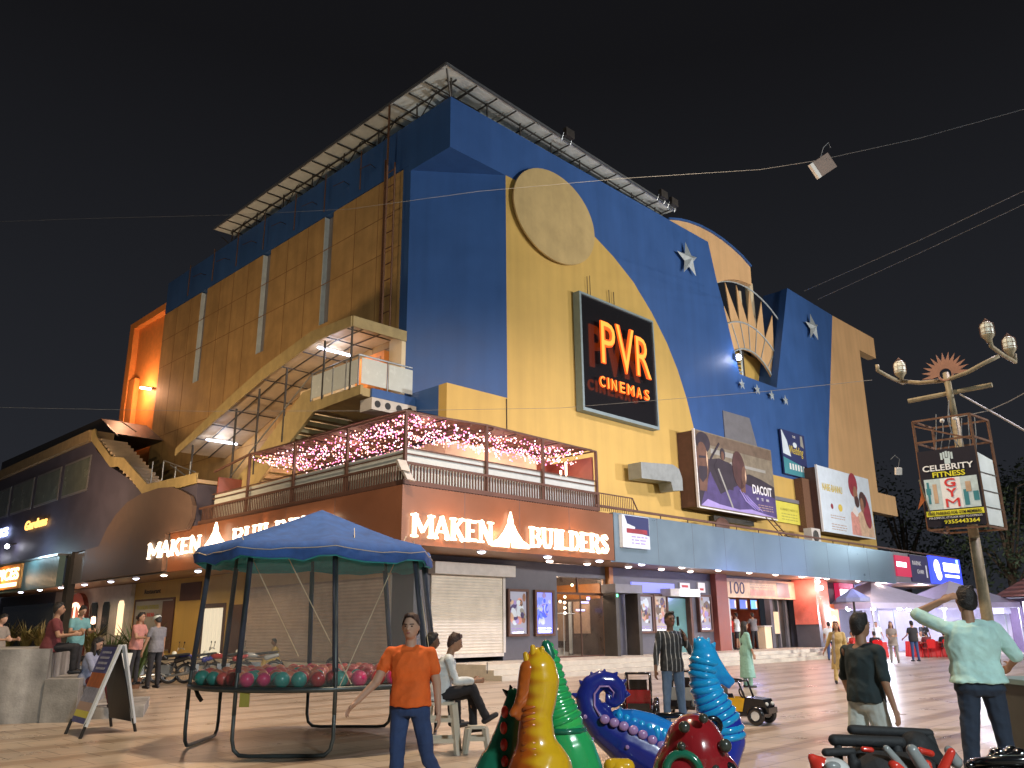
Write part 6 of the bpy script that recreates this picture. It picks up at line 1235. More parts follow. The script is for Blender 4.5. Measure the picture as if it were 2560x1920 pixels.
# --- man on the phone
_, hn = person('man in dark striped shirt and light jeans holding a phone to his ear', (2.5, 14.0, 0), R(195), 1.74, 'c_striped', 'c_jeans_light', 'skin_dark', 'hair_black', (0, 0, 1), ((.25, 0, -1), (-.35, .35, -1)), ((.15, .1, -1), (.42, .12, 1)), sleeve=1.65, detail=2)
m = MB('black'); m.box(-.008, .008, -.035, .035, -.07, .07); o_ = solo('phone', m, 'dark phone held to the ear of the man in striped shirt', 'phone', (2.62, 13.93, 1.6), 'l', R(10))
# --- seated man on plastic stool, side view facing right
sx_ = T('plastic_stool', 'tall off-white plastic stool under the seated man in the white shirt', 'stool', (-.95, 11.5, 0), 'l', R(0)); mat('plastic', (.62, .58, .47), .45, var=.1)
def stool(s, w, h):
    m = MB('plastic'); m.bevbox(-w * .75, w * .75, -w * .75, w * .75, h - .04, h, .03); s.part('seat', m)
    for i, (x, y) in enumerate(((-1, -1), (1, -1), (1, 1), (-1, 1))): m = MB('plastic'); m.loft([((x * w, y * w, 0), (.035, 0, 0), (0, .035, 0)), ((x * w * .7, y * w * .7, h - .03), (.045, 0, 0), (0, .045, 0))], 4); s.part('leg', m)
    m = MB('plastic')
    for z in (.14, .38):
        if z < h: t_ = 1 - .3 * z / h; m.box(-w * t_, w * t_, -w * t_ - .01, -w * t_ + .01, z, z + .05); m.box(-w * t_, w * t_, w * t_ - .01, w * t_ + .01, z, z + .05); m.box(-w * t_ - .01, -w * t_ + .01, -w * t_, w * t_, z, z + .05); m.box(w * t_ - .01, w * t_ + .01, -w * t_, w * t_, z, z + .05)
    each(s, 'rung', m)
stool(sx_, .22, .62)
s_ = T('plastic_stool', 'low off-white plastic stool used as a footrest in front of the seated man', 'stool', (-.5, 11.6, 0), 'l', R(5)); stool(s_, .15, .32)
person('seated man in white shirt and black trousers looking at his phone, one leg crossed', (-.98, 11.5, -.2), R(-85), 1.68, 'c_white', 'c_black', 'skin_mid', 'hair_brown', (0, .28, 1), ((.1, .35, -1), (-.1, .3, -1)), ((-.15, 1, .02), (.15, 1, -.02)), ((.05, 1, .22), (-.03, 1, .02)), ((-.1, .5, -1), (.02, .05, -1)), pelvis=.93, sleeve=1.85, detail=2, head=(0, .35, 1), face=(0, 1, -.35))
m = MB('black'); m.box(-.005, .005, -.035, .035, -.07, .07); solo('phone', m, 'dark phone in the hands of the seated man in the white shirt', 'phone', (-.36, 11.52, 1.02), 'l', R(0))
person('seated man in maroon shirt behind the white-shirted man', (-1.28, 12.4, -.1), R(-70), 1.7, 'c_maroon', 'c_black', 'skin_dark', 'hair_black', (0, .18, 1), ((.15, .3, -1), (-.15, .3, -1)), ((-.1, 1, -.2), (.1, 1, -.2)), ((.1, 1, .0), (-.1, 1, .0)), ((0, .1, -1), (0, .1, -1)), pelvis=.8, head=(0, .1, 1))
# --- boy walking right, back of head
person('boy in dark T-shirt and pale shorts walking to the right', (3.15, 8.0, 0), R(-62), 1.61, 'c_charcoal', 'c_pale', 'skin_mid', 'hair_black', (0, .04, 1), ((.25, -.15, -1), (-.3, .1, -1)), ((.2, .1, -1), (-.25, .6, -1)), ((.05, .2, -1), (-.05, -.15, -1)), ((.02, .0, -1), (-.05, -.4, -1)), shorts=True, hem=-.03, detail=2, sleeve=.9, face=(.1, 1, 0))
# --- big man from behind, hand on head
person('broad man seen from behind in mint green shirt, one hand on his head', (4.18, 8.0, 0), R(-8), 1.84, 'c_mint', 'c_navy', 'skin_mid', 'hair_black', (0, .02, 1), ((.5, .1, -.75), (-.62, .6, .42)), ((.1, .85, -.3), (.75, -.45, .4)), ((.1, 0, -1), (-.1, 0, -1)), sleeve=.95, hem=-.0, fat=1.18, detail=2, head=(.12, .12, 1))
# --- others
person('woman with long black hair in sea green kurta near the steps', (6.05, 23, 0), R(-75), 1.64, 'c_sea', 'c_sea', 'skin_mid', 'hair_black', ua=((.15, .1, -1), (-.15, .1, -1)), fa=((.05, .3, -1), (-.05, .3, -1)), female=True, longhair=.68, kurta=.25, sleeve=1.3, head=(0, .1, 1))
person('woman with loose dark hair in patterned golden dress walking', (8.85, 24, 0), R(155), 1.62, 'c_gold', 'c_gold', 'skin_mid', 'hair_red', ua=((.4, -.2, -1), (-.15, .1, -1)), fa=((.6, -.1, -1), (-.05, .3, -1)), th=((.05, .25, -1), (-.05, -.2, -1)), female=True, longhair=.4, kurta=.4, scarf='c_taupe', sleeve=1.3)
person('woman with long hair in grey-brown trousers standing beside a man in black', (16.1, 37.3, 0), R(150), 1.66, 'c_taupe', 'c_taupe', 'skin_mid', 'hair_red', female=True, longhair=.5, detail=0, ua=((.15, .2, -1), (-.15, .3, -1)), fa=((-.3, .8, -.3), (.3, .8, 0)), kurta=.7)
person('man in black T-shirt with white print and blue jeans standing by the red tables', (17.5, 38.4, 0), R(10), 1.7, 'c_black', 'c_jeans', 'skin_mid', detail=0, ua=((.2, .1, -1), (-.25, .2, -1)), fa=((.05, .5, -.8), (-.2, .7, -.5)), fat=1.1)
pp_ = P(19.2, .35, .45); person('man in white T-shirt and black shorts at the ticket counter, hands on hips', pp_, TH + R(10), 1.72, 'c_white', 'c_black', 'skin_mid', ua=((.75, -.1, -1), (-.75, -.1, -1)), fa=((-.7, .3, -.6), (.7, .3, -.6)), shorts=True, detail=0)
pp_ = P(20.75, .3, .45); person('man in grey T-shirt leaning at the ticket counter', pp_, TH - R(20), 1.74, 'c_grey', 'c_black', 'skin_mid', lean=(0, .1, 1), ua=((.4, .5, -.7), (-.3, .5, -.8)), fa=((.2, .8, .3), (-.1, 1, 0)), detail=0)
pp_ = P(20.6, 1.5, .45); person('person in red shirt behind the ticket counter', pp_, TH + R(185), 1.65, 'c_red', 'c_black', 'skin_mid', detail=0)
# seated eaters round the red tables
def seat_person(label, loc, rz, top, hair='hair_black', **k): person(label, (loc[0], loc[1], loc[2] - .02), rz, 1.66, top, 'c_black', 'skin_mid', hair, (0, .12, 1), ((.15, .4, -1), (-.15, .4, -1)), ((-.1, 1, .0), (.1, 1, .0)), ((.1, 1, 0), (-.1, 1, 0)), ((0, .05, -1), (0, .05, -1)), pelvis=.52, detail=0, **k)
# --- left group by the planter
person('person with black hair in brown shirt at the far left behind the planter', (-12.0, 20.3, .3), R(-100), 1.66, 'c_taupe', 'c_black', 'skin_light', ua=((.2, .4, -1), (-.2, .4, -1)), fa=((-.2, .9, 0), (.2, .9, 0)), head=(0, .4, 1), detail=0)
for x, y, a_, tp_, lb in ((18.2, 46.4, 20, 'c_navy', 'person in navy shirt standing left behind the red tables'), (19.5, 47.0, 170, 'c_white', 'person in white shirt standing behind the middle of the tables'), (21.8, 46.5, -40, 'c_black', 'person in black standing behind the right red table'), (24.4, 46.0, 120, 'c_pink', 'person in pink standing under the middle tent'), (25.8, 47.2, 10, 'c_bluegrey', 'person in blue-grey standing at the edge of the middle tent'), (14.6, 40.5, -20, 'c_white', 'person in white shirt walking by the far shops')): person(lb, (x, y, 0), R(a_), 1.7, tp_, 'c_jeans', 'skin_mid', detail=0, ua=((.2, .2, -1), (-.2, .2, -1)), fa=((.0, .6, -.6), (-.1, .5, -.8)), th=((.05, .15, -1), (-.05, -.12, -1)))
person('youth in teal shirt standing behind the planter at the left', (-10.3, 20.5, .42), R(-120), 1.72, 'c_teal', 'c_black', 'skin_mid', ua=((.2, .3, -1), (-.2, .3, -1)), fa=((-.2, .8, .1), (.2, .8, .1)), lean=(0, .12, 1), head=(0, .5, 1))
person('man in dark maroon shirt sitting on the planter wall', (-8.6, 16.2, .36), R(-70), 1.7, 'c_maroon', 'c_black', 'skin_mid', lean=(0, .1, 1), ua=((.15, .4, -1), (-.15, .4, -1)), fa=((-.1, 1, .1), (.1, 1, .1)), th=((.1, 1, 0), (-.1, 1, 0)), sh=((0, 0, -1), (0, 0, -1)), fat=1.1)
person('man in pinkish shirt standing by the glowing arch', (-9.3, 21.5, .3), R(-100), 1.68, 'c_pink', 'c_black', 'skin_mid', lean=(0, .1, 1), ua=((.2, .4, -1), (-.2, .4, -1)), fa=((-.2, .9, 0), (.2, .9, 0)))
person('person in grey shirt and pale cap behind the pavement board', (-8.35, 20.4, .28), R(60), 1.62, 'c_grey', 'c_black', 'skin_mid', cap='c_pale', ua=((.2, .2, -1), (-.2, .2, -1)), head=(0, .3, 1))
person('long-haired person in blue-grey top sitting on the step reading a paper', (-7.95, 16.4, -.22), R(-85), 1.66, 'c_bluegrey', 'c_maroon', 'skin_light', 'hair_black', (0, .12, 1), ((.1, .5, -1), (-.1, .5, -1)), ((-.1, 1, .05), (.1, 1, .05)), ((.1, 1, -.02), (-.1, 1, -.02)), ((0, .3, -1), (0, .2, -1)), pelvis=.93, female=True, longhair=.28, head=(0, .5, 1), sleeve=1.5)
m = MB('sign_white'); m.add([(-.1, 0, -.14), (.1, .05, -.14), (.1, .12, .14), (-.1, .07, .14)], [(0, 1, 2, 3)]); m.add([(-.1, .003, -.14), (.1, .053, -.14), (.1, .123, .14), (-.1, .073, .14)], [(3, 2, 1, 0)]); solo('paper_sheet', m, 'white sheet of paper held by the seated reader', 'paper', (-7.28, 16.35, 1.0), 'l', R(-10))
person('dark-haired person at the far left edge behind the planter', (-10.6, 16.9, -.1), R(-60), 1.6, 'c_taupe', 'c_black', 'skin_light', ua=((.2, .4, -1), (-.2, .4, -1)), fa=((-.2, .9, 0), (.2, .9, 0)), head=(0, .3, 1))
pp_ = P(-2.3, 6.6, .0); person('person in yellow sitting by the tan shutters behind the trampoline', (pp_.x, pp_.y, -.4), TH + R(70), 1.66, 'c_yellow', 'c_yellow', 'skin_dark', th=((.1, 1, .05), (-.1, 1, .05)), sh=((0, .05, -1), (0, .05, -1)), ua=((.1, .5, -1), (-.1, .5, -1)), fa=((-.1, 1, 0), (.1, 1, 0)), lean=(0, .15, 1), head=(0, .2, 1), detail=0, pelvis=.93)
# ================================================================= children's rides in front
def gl(nm, c, r=.22): mat(nm, c, r, var=.1, scale=6, coat=.6, bump=.04, bscale=8); return nm
for nm, c in dict(g_yellow=(.75, .42, .015), g_orange=(.5, .11, .015), g_green=(.03, .42, .12), g_dkgreen=(.015, .16, .09), g_blue=(.015, .2, .62), g_navy=(.02, .03, .25), g_sky=(.02, .4, .8), g_red=(.3, .015, .02), g_lilac=(.45, .25, .5), g_ruby=(.6, .05, .03), g_black=(.012, .012, .014), g_white=(.7, .7, .68)).items(): gl(nm, c)
def pxr(px, Yd): return px * Yd / F_ * 1.02
def chain(m, pts, Yd):
    v = [(at(x, y, Yd + (dy if True else 0)), pxr(r_, Yd)) for x, y, r_, dy in [(p + (0,))[:4] if len(p) == 3 else p for p in pts]]
    for (a, ra), (c, rc) in zip(v, v[1:]): m.cap(a, ra, c, rc, n=14)
    return v
def rings_on(m, pts, Yd, n, grow=1.06, r=.012, ax=None):
    v = [(at(p[0], p[1], Yd + (p[3] if len(p) > 3 else 0)), pxr(p[2], Yd)) for p in pts]; L = [0]
    for (a, _), (c, _) in zip(v, v[1:]): L.append(L[-1] + (c - a).length)
    for i in range(n):
        t_ = L[-1] * (i + .5) / n; k = max(j for j in range(len(v) - 1) if L[j] <= t_); f = (t_ - L[k]) / max(1e-6, L[k + 1] - L[k]); c = v[k][0].lerp(v[k + 1][0], f); rr_ = v[k][1] * (1 - f) + v[k + 1][1] * f
        m.torus(c, rr_ * grow - r * .4, r, (v[k + 1][0] - v[k][0]) + up * 0.0, n=20, k=6)
def base(s, x, y, rad):
    m = MB('g_black'); m.smooth = True; m.loft([((x, y, z), (r_, 0, 0), (0, r_, 0)) for z, r_ in ((0, rad), (.05, rad), (.07, rad * .8), (.3, rad * .35))], 20); s.part('base', m)
def spikes(m, lst, Yd, L=.04, r=.018):
    for x, y, dx, dy in lst:
        a = at(x, y, Yd); b = at(x + dx, y + dy, Yd); m.bar(a, b, r, 8, .004)
# yellow seahorse
Yd = 4.6; s = T('seahorse_ride', 'glossy yellow and orange seahorse ride with drooping snout, front centre', 'seahorse ride', (at(1345, 1900, Yd).x, Yd, 0))
nk = [(1330, 1985, 70), (1352, 1930, 74), (1345, 1890, 56), (1340, 1845, 44), (1340, 1790, 38), (1350, 1740, 40), (1352, 1700, 44), (1348, 1670, 40), (1344, 1645, 26)]
gradmat('gp_yellow', (.5, .1, .01), (.78, .45, .015), 0, -.05, .06, wave=.02)
m = MB('gp_yellow'); chain(m, nk, Yd); c0 = at(1330, 1985, Yd); m.cap(c0, .16, V((c0.x, c0.y + .1, .45)), .2, n=16); m.cap(V((c0.x - .05, c0.y, .55)), .2, V((c0.x - .2, c0.y + .3, .5)), .17, n=16); s.part('body', m, remesh=.012, smooth_it=4)
m = MB('g_orange'); chain(m, [(1322, 1672, 22), (1318, 1700, 22), (1308, 1735, 16), (1295, 1765, 11), (1282, 1783, 9)], Yd - .03)
chain(m, [(1318, 1700, 20), (1312, 1770, 16), (1300, 1790, 12)], Yd - .02)
f1 = [(1320, 1660), (1300, 1700), (1297, 1730)]; [m.cap(at(1330, 1665 + i * 16, Yd - .05), .02, at(1303 - i * 2, 1690 + i * 22, Yd - .06), .01, n=8) for i in range(4)]; s.part('snout', m, remesh=.009, smooth_it=2)
m = MB('g_orange'); m.smooth = True
for i in range(12):
    yy = 1770 + i * 15; rr_ = 38 + max(0, i - 5) * 5.0; cx = 1340 if yy < 1850 else 1340 + (yy - 1850) * .1; p0, p1, p2 = at(cx - rr_ * .97, yy + 6, Yd + .0), at(cx - rr_ * .7, yy, Yd - pxr(rr_, Yd) * .75), at(cx - rr_ * .05, yy - 3, Yd - pxr(rr_, Yd) * 1.02); m.tube([p0, p1, p2], [.009, .013, .004], 6)
each(s, 'ridge', m)
m = MB('g_yellow'); m.smooth = True
for x, y, dx, dy in ((1336, 1650, -4, -32), (1355, 1652, 0, -30), (1320, 1660, -6, -24), (1366, 1662, -12, -35)): a = at(x, y, Yd - .03); m.cap(a, .022, at(x + dx, y + dy, Yd - .03), .014, n=8)
each(s, 'crown_spike', m); base(s, at(1345, 1900, Yd).x, Yd + .1, .3)
# green seahorse from behind
Yd = 5.3; s = T('seahorse_ride', 'bright green seahorse ride behind the yellow one, dark belt round its middle', 'seahorse ride', (at(1410, 1850, Yd).x, Yd, 0))
gk = [(1366, 1608, 9), (1372, 1632, 18), (1380, 1680, 25), (1386, 1730, 32), (1398, 1780, 42), (1408, 1808, 46)]
gradmat('gp_green', (.015, .3, .14), (.05, .55, .12), 0, -.12, .05, wave=.03)
m = MB('gp_green'); chain(m, gk, Yd); s.part('neck', m, remesh=.012, smooth_it=3)
m = MB('g_green'); chain(m, [(1412, 1838, 50), (1425, 1875, 58), (1440, 1930, 62)], Yd); c0 = at(1440, 1930, Yd); m.cap(c0, .15, V((c0.x, c0.y, .4)), .17, n=14); s.part('body', m, remesh=.013, smooth_it=3)
m = MB('g_green'); m.smooth = True; rings_on(m, gk, Yd, 11, .97, .022); each(s, 'ridge', m)
m = MB('g_dkgreen'); m.smooth = True; m.torus(at(1410, 1824, Yd), pxr(46, Yd), .018, up, 24, 8); s.part('belt', m)
m = MB('g_yellow'); m.smooth = True; m.cap(at(1362, 1612, Yd), .012, at(1363, 1600, Yd), .004, n=6); s.part('spike', m)
m = MB('g_dkgreen'); m.smooth = True; m.cap(at(1366, 1612, Yd - .05), .03, at(1376, 1640, Yd - .06), .03, n=10); s.part('crest', m); base(s, at(1440, 1930, Yd).x, Yd, .3)
# dark green dragon
Yd = 4.9; s = T('dragon_ride', 'dark green ride with red-spotted back ridge and small dark horns', 'animal ride', (at(1265, 1900, Yd).x, Yd, 0))
m = MB('g_dkgreen'); chain(m, [(1283, 1736, 16), (1287, 1765, 27), (1284, 1810, 36), (1276, 1860, 46), (1262, 1940, 66)], Yd); c0 = at(1262, 1940, Yd); m.cap(c0, .17, V((c0.x, c0.y, .4)), .2, n=14); m.cap(at(1296, 1745, Yd - .02), .03, at(1302, 1775, Yd - .03), .03); s.part('body', m, remesh=.012, smooth_it=3)
m = MB('g_ruby'); m.smooth = True
for x, y, r_ in ((1262, 1780, 9), (1259, 1820, 11), (1260, 1862, 12), (1262, 1905, 12)): c0 = at(x, y, Yd - pxr(34 + (y - 1780) * .22, Yd) * .93); m.sph(c0, (.02, .015, .032), 12, 8)
each(s, 'spot', m); m = MB('g_black')
for x, y, dx, dy in ((1270, 1735, -14, -12), (1279, 1728, -4, -16), (1292, 1732, 16, -14)): m.bar(at(x, y, Yd), at(x + dx, y + dy, Yd), .018, 8, .003)
each(s, 'horn', m); base(s, at(1262, 1940, Yd).x, Yd, .3)
# blue seahorse with curled tail
Yd = 6.0; s = T('seahorse_ride', 'large blue seahorse ride with curled spiky purple tail and pink scalloped fins', 'seahorse ride', (at(1680, 1900, Yd).x, Yd, 0))
bk = [(1755, 1618, 22), (1762, 1645, 33), (1757, 1690, 31), (1766, 1730, 34), (1788, 1775, 40), (1808, 1815, 44), (1815, 1850, 44), (1795, 1890, 50), (1760, 1960, 60)]
gradmat('gp_blue', (.02, .04, .4), (.02, .38, .8), 2, .95, 1.3, wave=.03)
m = MB('gp_blue'); chain(m, bk, Yd); chain(m, [(1775, 1650, 22), (1795, 1672, 17), (1815, 1692, 11), (1830, 1704, 8)], Yd - .02); chain(m, [(1782, 1670, 14), (1805, 1698, 9), (1822, 1716, 6)], Yd - .03); s.part('neck', m, remesh=.012, smooth_it=2)
m = MB('g_navy'); bt = [(1760, 1960, 60), (1700, 1930, 62), (1630, 1890, 58), (1560, 1852, 50), (1510, 1818, 40), (1478, 1780, 32), (1468, 1745, 27), (1478, 1714, 24), (1504, 1700, 22), (1530, 1704, 20), (1548, 1722, 17), (1550, 1744, 14), (1537, 1758, 11), (1522, 1752, 9), (1519, 1740, 7)]
v_ = chain(m, bt, Yd); c0 = at(1660, 1960, Yd); m.cap(c0, .2, V((c0.x, c0.y, .4)), .22, n=14); s.part('tail', m, remesh=.012, smooth_it=2)
m = MB('g_navy'); m.smooth = True
for x, y, dx, dy in ((1446, 1770, -22, -2), (1450, 1742, -22, -8), (1462, 1716, -14, -16), (1485, 1697, -8, -18), (1508, 1690, 4, -18), (1532, 1694, 12, -14), (1550, 1708, 16, -8), (1562, 1735, 14, 2), (1452, 1800, -20, 6)): m.bar(at(x, y, Yd), at(x + dx, y + dy, Yd), .034, 8, .004)
each(s, 'tail_spike', m)
m = MB('g_lilac'); m.smooth = True; m.tube([at(1500, 1790, Yd - .11), at(1486, 1765, Yd - .09), at(1486, 1735, Yd - .075), at(1500, 1716, Yd - .07), at(1522, 1716, Yd - .06), at(1534, 1730, Yd - .05), at(1532, 1744, Yd - .045)], [.006, .008, .008, .007, .006, .005, .004], 6); s.part('tail_stripe', m)
m = MB('g_blue'); sk = [(1548, 1796, 22), (1580, 1806, 30), (1620, 1822, 36), (1660, 1842, 38), (1700, 1862, 38)]
chain(m, sk, Yd - .02); s.part('saddle_back', m, remesh=.012, smooth_it=2)
m = MB('g_sky'); m.smooth = True
for i in range(9): t_ = i / 8; x = 1545 + 150 * t_; y = 1793 + 62 * t_; rr_ = 24 + 16 * min(1, t_ * 1.6); a = at(x + 6, y - rr_ * .9, Yd); c = at(x + 3, y - rr_ * .2, Yd - pxr(rr_, Yd) * 1.0); e = at(x + 8, y + rr_ * .6, Yd - pxr(rr_, Yd) * .95); m.tube([a, c, e], [.015, .026, .01], 8)
each(s, 'rib', m)
m = MB('g_sky'); m.smooth = True; rings_on(m, bk[1:7], Yd, 12, .965, .025); each(s, 'ridge', m)
m = MB('g_lilac'); m.smooth = True
for i in range(9): t_ = i / 8; x = 1512 + 190 * t_; y = 1798 + 98 * t_ - 10 * math.sin(3.14 * t_); m.sph(at(x, y, Yd - pxr(48, Yd) * .98), (.034, .02, .03), 10, 8)
for x, y in ((1797, 1728), (1808, 1745), (1820, 1762), (1832, 1780), (1842, 1798), (1852, 1817), (1857, 1837), (1855, 1857), (1846, 1875), (1830, 1888), (1812, 1894)): m.sph(at(x, y, Yd - .02), (.022, .035, .026), 10, 8)
each(s, 'scallop', m)
m = MB('g_sky'); m.smooth = True
for x, y, dx, dy in ((1742, 1615, -6, -20), (1756, 1608, -1, -16), (1768, 1610, 4, -16), (1780, 1618, 8, -12), (1746, 1605, 2, -14)): m.bar(at(x, y, Yd), at(x + dx, y + dy, Yd), .028, 8, .006)
each(s, 'crown_spike', m)
m = MB('g_lilac')
for x, y in ((1568, 1868), (1463, 1792), (1480, 1848), (1642, 1912)): m.sph(at(x, y, Yd - pxr(52, Yd)), (.014, .01, .014), 5, 4)
each(s, 'painted_star', m)
m = MB('g_black'); m.smooth = True; m.tube([at(1640, 1790, Yd), at(1700, 1788, Yd + .0), at(1735, 1800, Yd)], .02, 8); m.torus(at(1782, 1815, Yd - .15), .05, .018, (0, 1, .2), 18, 8); each(s, 'handle', m); base(s, at(1680, 1900, Yd).x, Yd, .34)
# red ladybird ride
Yd = 4.75; s = T('ladybird_ride', 'dark red ladybird ride with grey-green spots, front centre-right', 'animal ride', (at(1740, 1900, Yd).x, Yd, 0))
m = MB('g_red'); c0 = at(1738, 1885, Yd); m.sph(c0, (.165, .2, .2), 20, 14); m.sph(c0 + V((-.08, 0, -.12)), (.15, .2, .2), 20, 12); m.sph(c0 + V((.05, -.02, -.2)), (.2, .2, .25), 20, 12); m.sph(c0 + V((0, 0, -.5)), (.18, .2, .3), 16, 10); s.part('body', m, remesh=.013, smooth_it=3)
m = MB('spot_grey'); gl('spot_grey', (.05, .055, .045)); m.m = 'spot_grey'; m.smooth = True
for dx, dz, r_ in ((.12, .06, .034), (.06, -.05, .026), (-.08, .15, .03), (-.1, .06, .022), (.02, .19, .025)): n_ = V((dx, -.13, dz)).normalized(); m.sph(c0 + V((dx * 1.0, -.17, dz * 1.0)), (r_, .03, r_), 12, 8)
each(s, 'spot', m)
m = MB('g_dkgreen'); m.smooth = True; m.torus(c0 + V((-.1, -.17, -.06)), .085, .022, (.35, 1, 0), 22, 8); s.part('wheel_handle', m)
m = MB('g_black'); m.smooth = True; m.sph(c0 + V((.145, -.12, -.06)), .038, 14, 10); s.part('eye', m); base(s, c0.x, Yd, .3)
Yd = 4.2; m = MB('g_yellow'); m.smooth = True; m.cap(at(1528, 1915, Yd), .035, at(1568, 1916, Yd), .035, n=12); m.cap(at(1548, 1925, Yd), .05, V((at(1548, 1925, Yd).x, Yd, .1)), .12, n=12); solo('toy_ride', m, 'top of a small yellow ride just entering the bottom edge', 'toy ride', (at(1548, 1915, Yd).x, Yd, 0))

# ================================================================= toy jeeps
def jeep(label, loc, rz, body, trim):
    s = T('toy_jeep', label, 'toy jeep', loc, 'l', rz)
    m = MB(body); m.prism([(-.5, .2), (.5, .2), (.56, .32), (.5, .44), (.16, .47), (.08, .34), (-.2, .34), (-.25, .5), (-.5, .5)], 'y', -.2, .2); s.part('body', m)
    m = MB('g_black'); m.box(-.52, .5, -.23, .23, .14, .2); m.box(.5, .6, -.2, .2, .2, .3); m.box(-.62, -.5, -.18, .18, .2, .3); s.part('chassis', m)
    for sy in (-1, 1): m = MB(trim); m.prism([(-.18, .22), (.1, .22), (.16, .45), (-.22, .45)], 'y', sy * .21 - .008, sy * .21 + .008); s.part('door', m)
    m = MB('g_black'); m.smooth = True
    for sy in (-1, 1): m.tube([(.16, sy * .2, .45), (.06, sy * .2, .74), (-.32, sy * .2, .76), (-.42, sy * .2, .5)], .022, 8)
    m.tube([(.06, -.2, .74), (.06, .2, .74)], .02, 8); m.tube([(-.32, -.2, .76), (-.32, .2, .76)], .02, 8); each(s, 'roll_bar', m)
    m = MB('g_black'); m.box(-.34, -.12, -.15, .15, .34, .4); m.box(-.38, -.32, -.15, .15, .38, .66); s.part('seat', m)
    m = MB('g_black'); m.torus((.02, 0, .52), .08, .014, (1, 0, .4), 16, 6); s.part('steering_wheel', m)
    for x in (-.36, .38):
        for sy in (-1, 1):
            m = MB('g_black'); m.smooth = True; m.torus((x, sy * .28, .165), .115, .052, (0, 1, 0), 22, 10); w = s.part('tyre', m)
            m = MB('g_white'); m.smooth = False; m.prism([(x + .085 * math.cos(R(a)), .165 + .085 * math.sin(R(a))) for a in range(0, 360, 24)], 'y', sy * .28 - .03 if sy > 0 else -.315, .315 if sy > 0 else -.25); s.part('hub', m, w)
    m = MB('g_white')
    for sy in (-.13, .13): m.sph((.54, sy, .36), .035, 10, 6)
    each(s, 'headlight', m); m = MB('g_white'); m.box(.3, .38, -.222, -.218, .24, .3); s.part('sticker', m); return s
gl('g_greyp', (.3, .32, .32))
jeep('yellow and black toy jeep with white wheel hubs beside the blue seahorse', (3.7, 14.6, 0), R(-38), 'g_black', 'g_yellow').o.scale = (.88, .88, .88)
jeep('dark red toy jeep parked left of the man on the phone', (2.15, 15.4, 0), R(80), 'g_red', 'g_black')
jeep('grey toy jeep with yellow door behind the man on the phone', (3.15, 15.9, 0), R(60), 'g_greyp', 'g_yellow')
# ================================================================= ride-on toys at the bottom right corner
Yd = 4.6; o_ = at(2200, 1900, Yd); gl('g_scarlet', (.75, .05, .03)); mat('pad', (.02, .022, .025), .7, var=.2, scale=8, bump=.3); mat('chrome', (.6, .6, .62), .12, 1, var=0)
s = T('toy_quad', 'red and black ride-on toy with two long padded roller bars, bottom right', 'ride-on toy', (o_.x, Yd, 0))
m = MB('pad'); m.smooth = True
for a, c, r_, dy in (((2130, 1824), (2322, 1834), 12, .5), ((2085, 1850), (2250, 1856), 13, .1), ((2064, 1881), (2130, 1879), 9, 0)): m.cap(at(*a, Yd + dy), pxr(r_, Yd), at(*c, Yd + dy), pxr(r_, Yd), n=14)
each(s, 'padded_bar', m)
m = MB('pad'); m.cap(at(2095, 1862, Yd + .1), .022, at(2100, 1960, Yd + .1), .03); m.cap(at(2128, 1880, Yd), .022, at(2140, 1990, Yd), .03); m.cap(at(2240, 1865, Yd + .1), .03, at(2262, 1990, Yd + .1), .04); m.cap(at(2150, 1890, Yd + .15), .05, at(2230, 1892, Yd + .15), .05); m.cap(at(2290, 1868, Yd + .45), .09, at(2330, 1900, Yd + .45), .07); m.cap(at(2322, 1840, Yd + .5), .03, at(2345, 1905, Yd + .45), .03); m.cap(at(2200, 1960, Yd), .15, at(2290, 1960, Yd), .15); m.cap(at(2240, 1990, Yd), .15, V((o_.x, Yd, .3)), .25); s.part('frame', m, remesh=.013, smooth_it=2)
m = MB('g_scarlet'); m.smooth = True; m.cap(at(2158, 1873, Yd + .05), .014, at(2178, 1875, Yd + .05), .014); m.cap(at(2300, 1876, Yd + .3), .018, at(2328, 1884, Yd + .3), .018); m.cap(at(2236, 1915, Yd - .1), .03, at(2250, 1925, Yd - .1), .03); m.cap(at(2318, 1910, Yd - .1), .02, at(2322, 1925, Yd - .1), .02); m.cap(at(2378, 1880, Yd - .1), .02, at(2356, 1925, Yd - .1), .025); each(s, 'red_trim', m)
m = MB('g_greyp'); m.smooth = True; m.cap(at(2280, 1876, Yd - .15), pxr(13, Yd), at(2312, 1925, Yd - .15), pxr(14, Yd), n=14); m.cap(at(2216, 1872, Yd - .1), pxr(8, Yd), at(2264, 1925, Yd - .1), pxr(9, Yd), n=14); m.cap(at(2372, 1876, Yd), pxr(10, Yd), at(2390, 1905, Yd), pxr(14, Yd), n=12); each(s, 'fender', m)
m = MB('g_black')
for dx, dy in ((-.35, -.1), (.35, -.1), (-.35, .7), (.35, .7)): m.torus(V((o_.x + dx, Yd + dy, .16)), .11, .05, (1, 0, 0), 20, 8)
each(s, 'tyre', m)
Yd = 4.0; o_ = at(2060, 1930, Yd); s = T('toy_scooter', 'red toy with white nose at the bottom edge left of the padded bars', 'ride-on toy', (o_.x, Yd, 0))
m = MB('g_scarlet'); m.cap(at(2028, 1893, Yd), .018, at(2062, 1905, Yd), .02); m.cap(at(2028, 1893, Yd), .016, at(2040, 1925, Yd), .02); m.cap(at(2050, 1915, Yd), .04, at(2060, 1960, Yd), .08); s.part('body', m, remesh=.01, smooth_it=2)
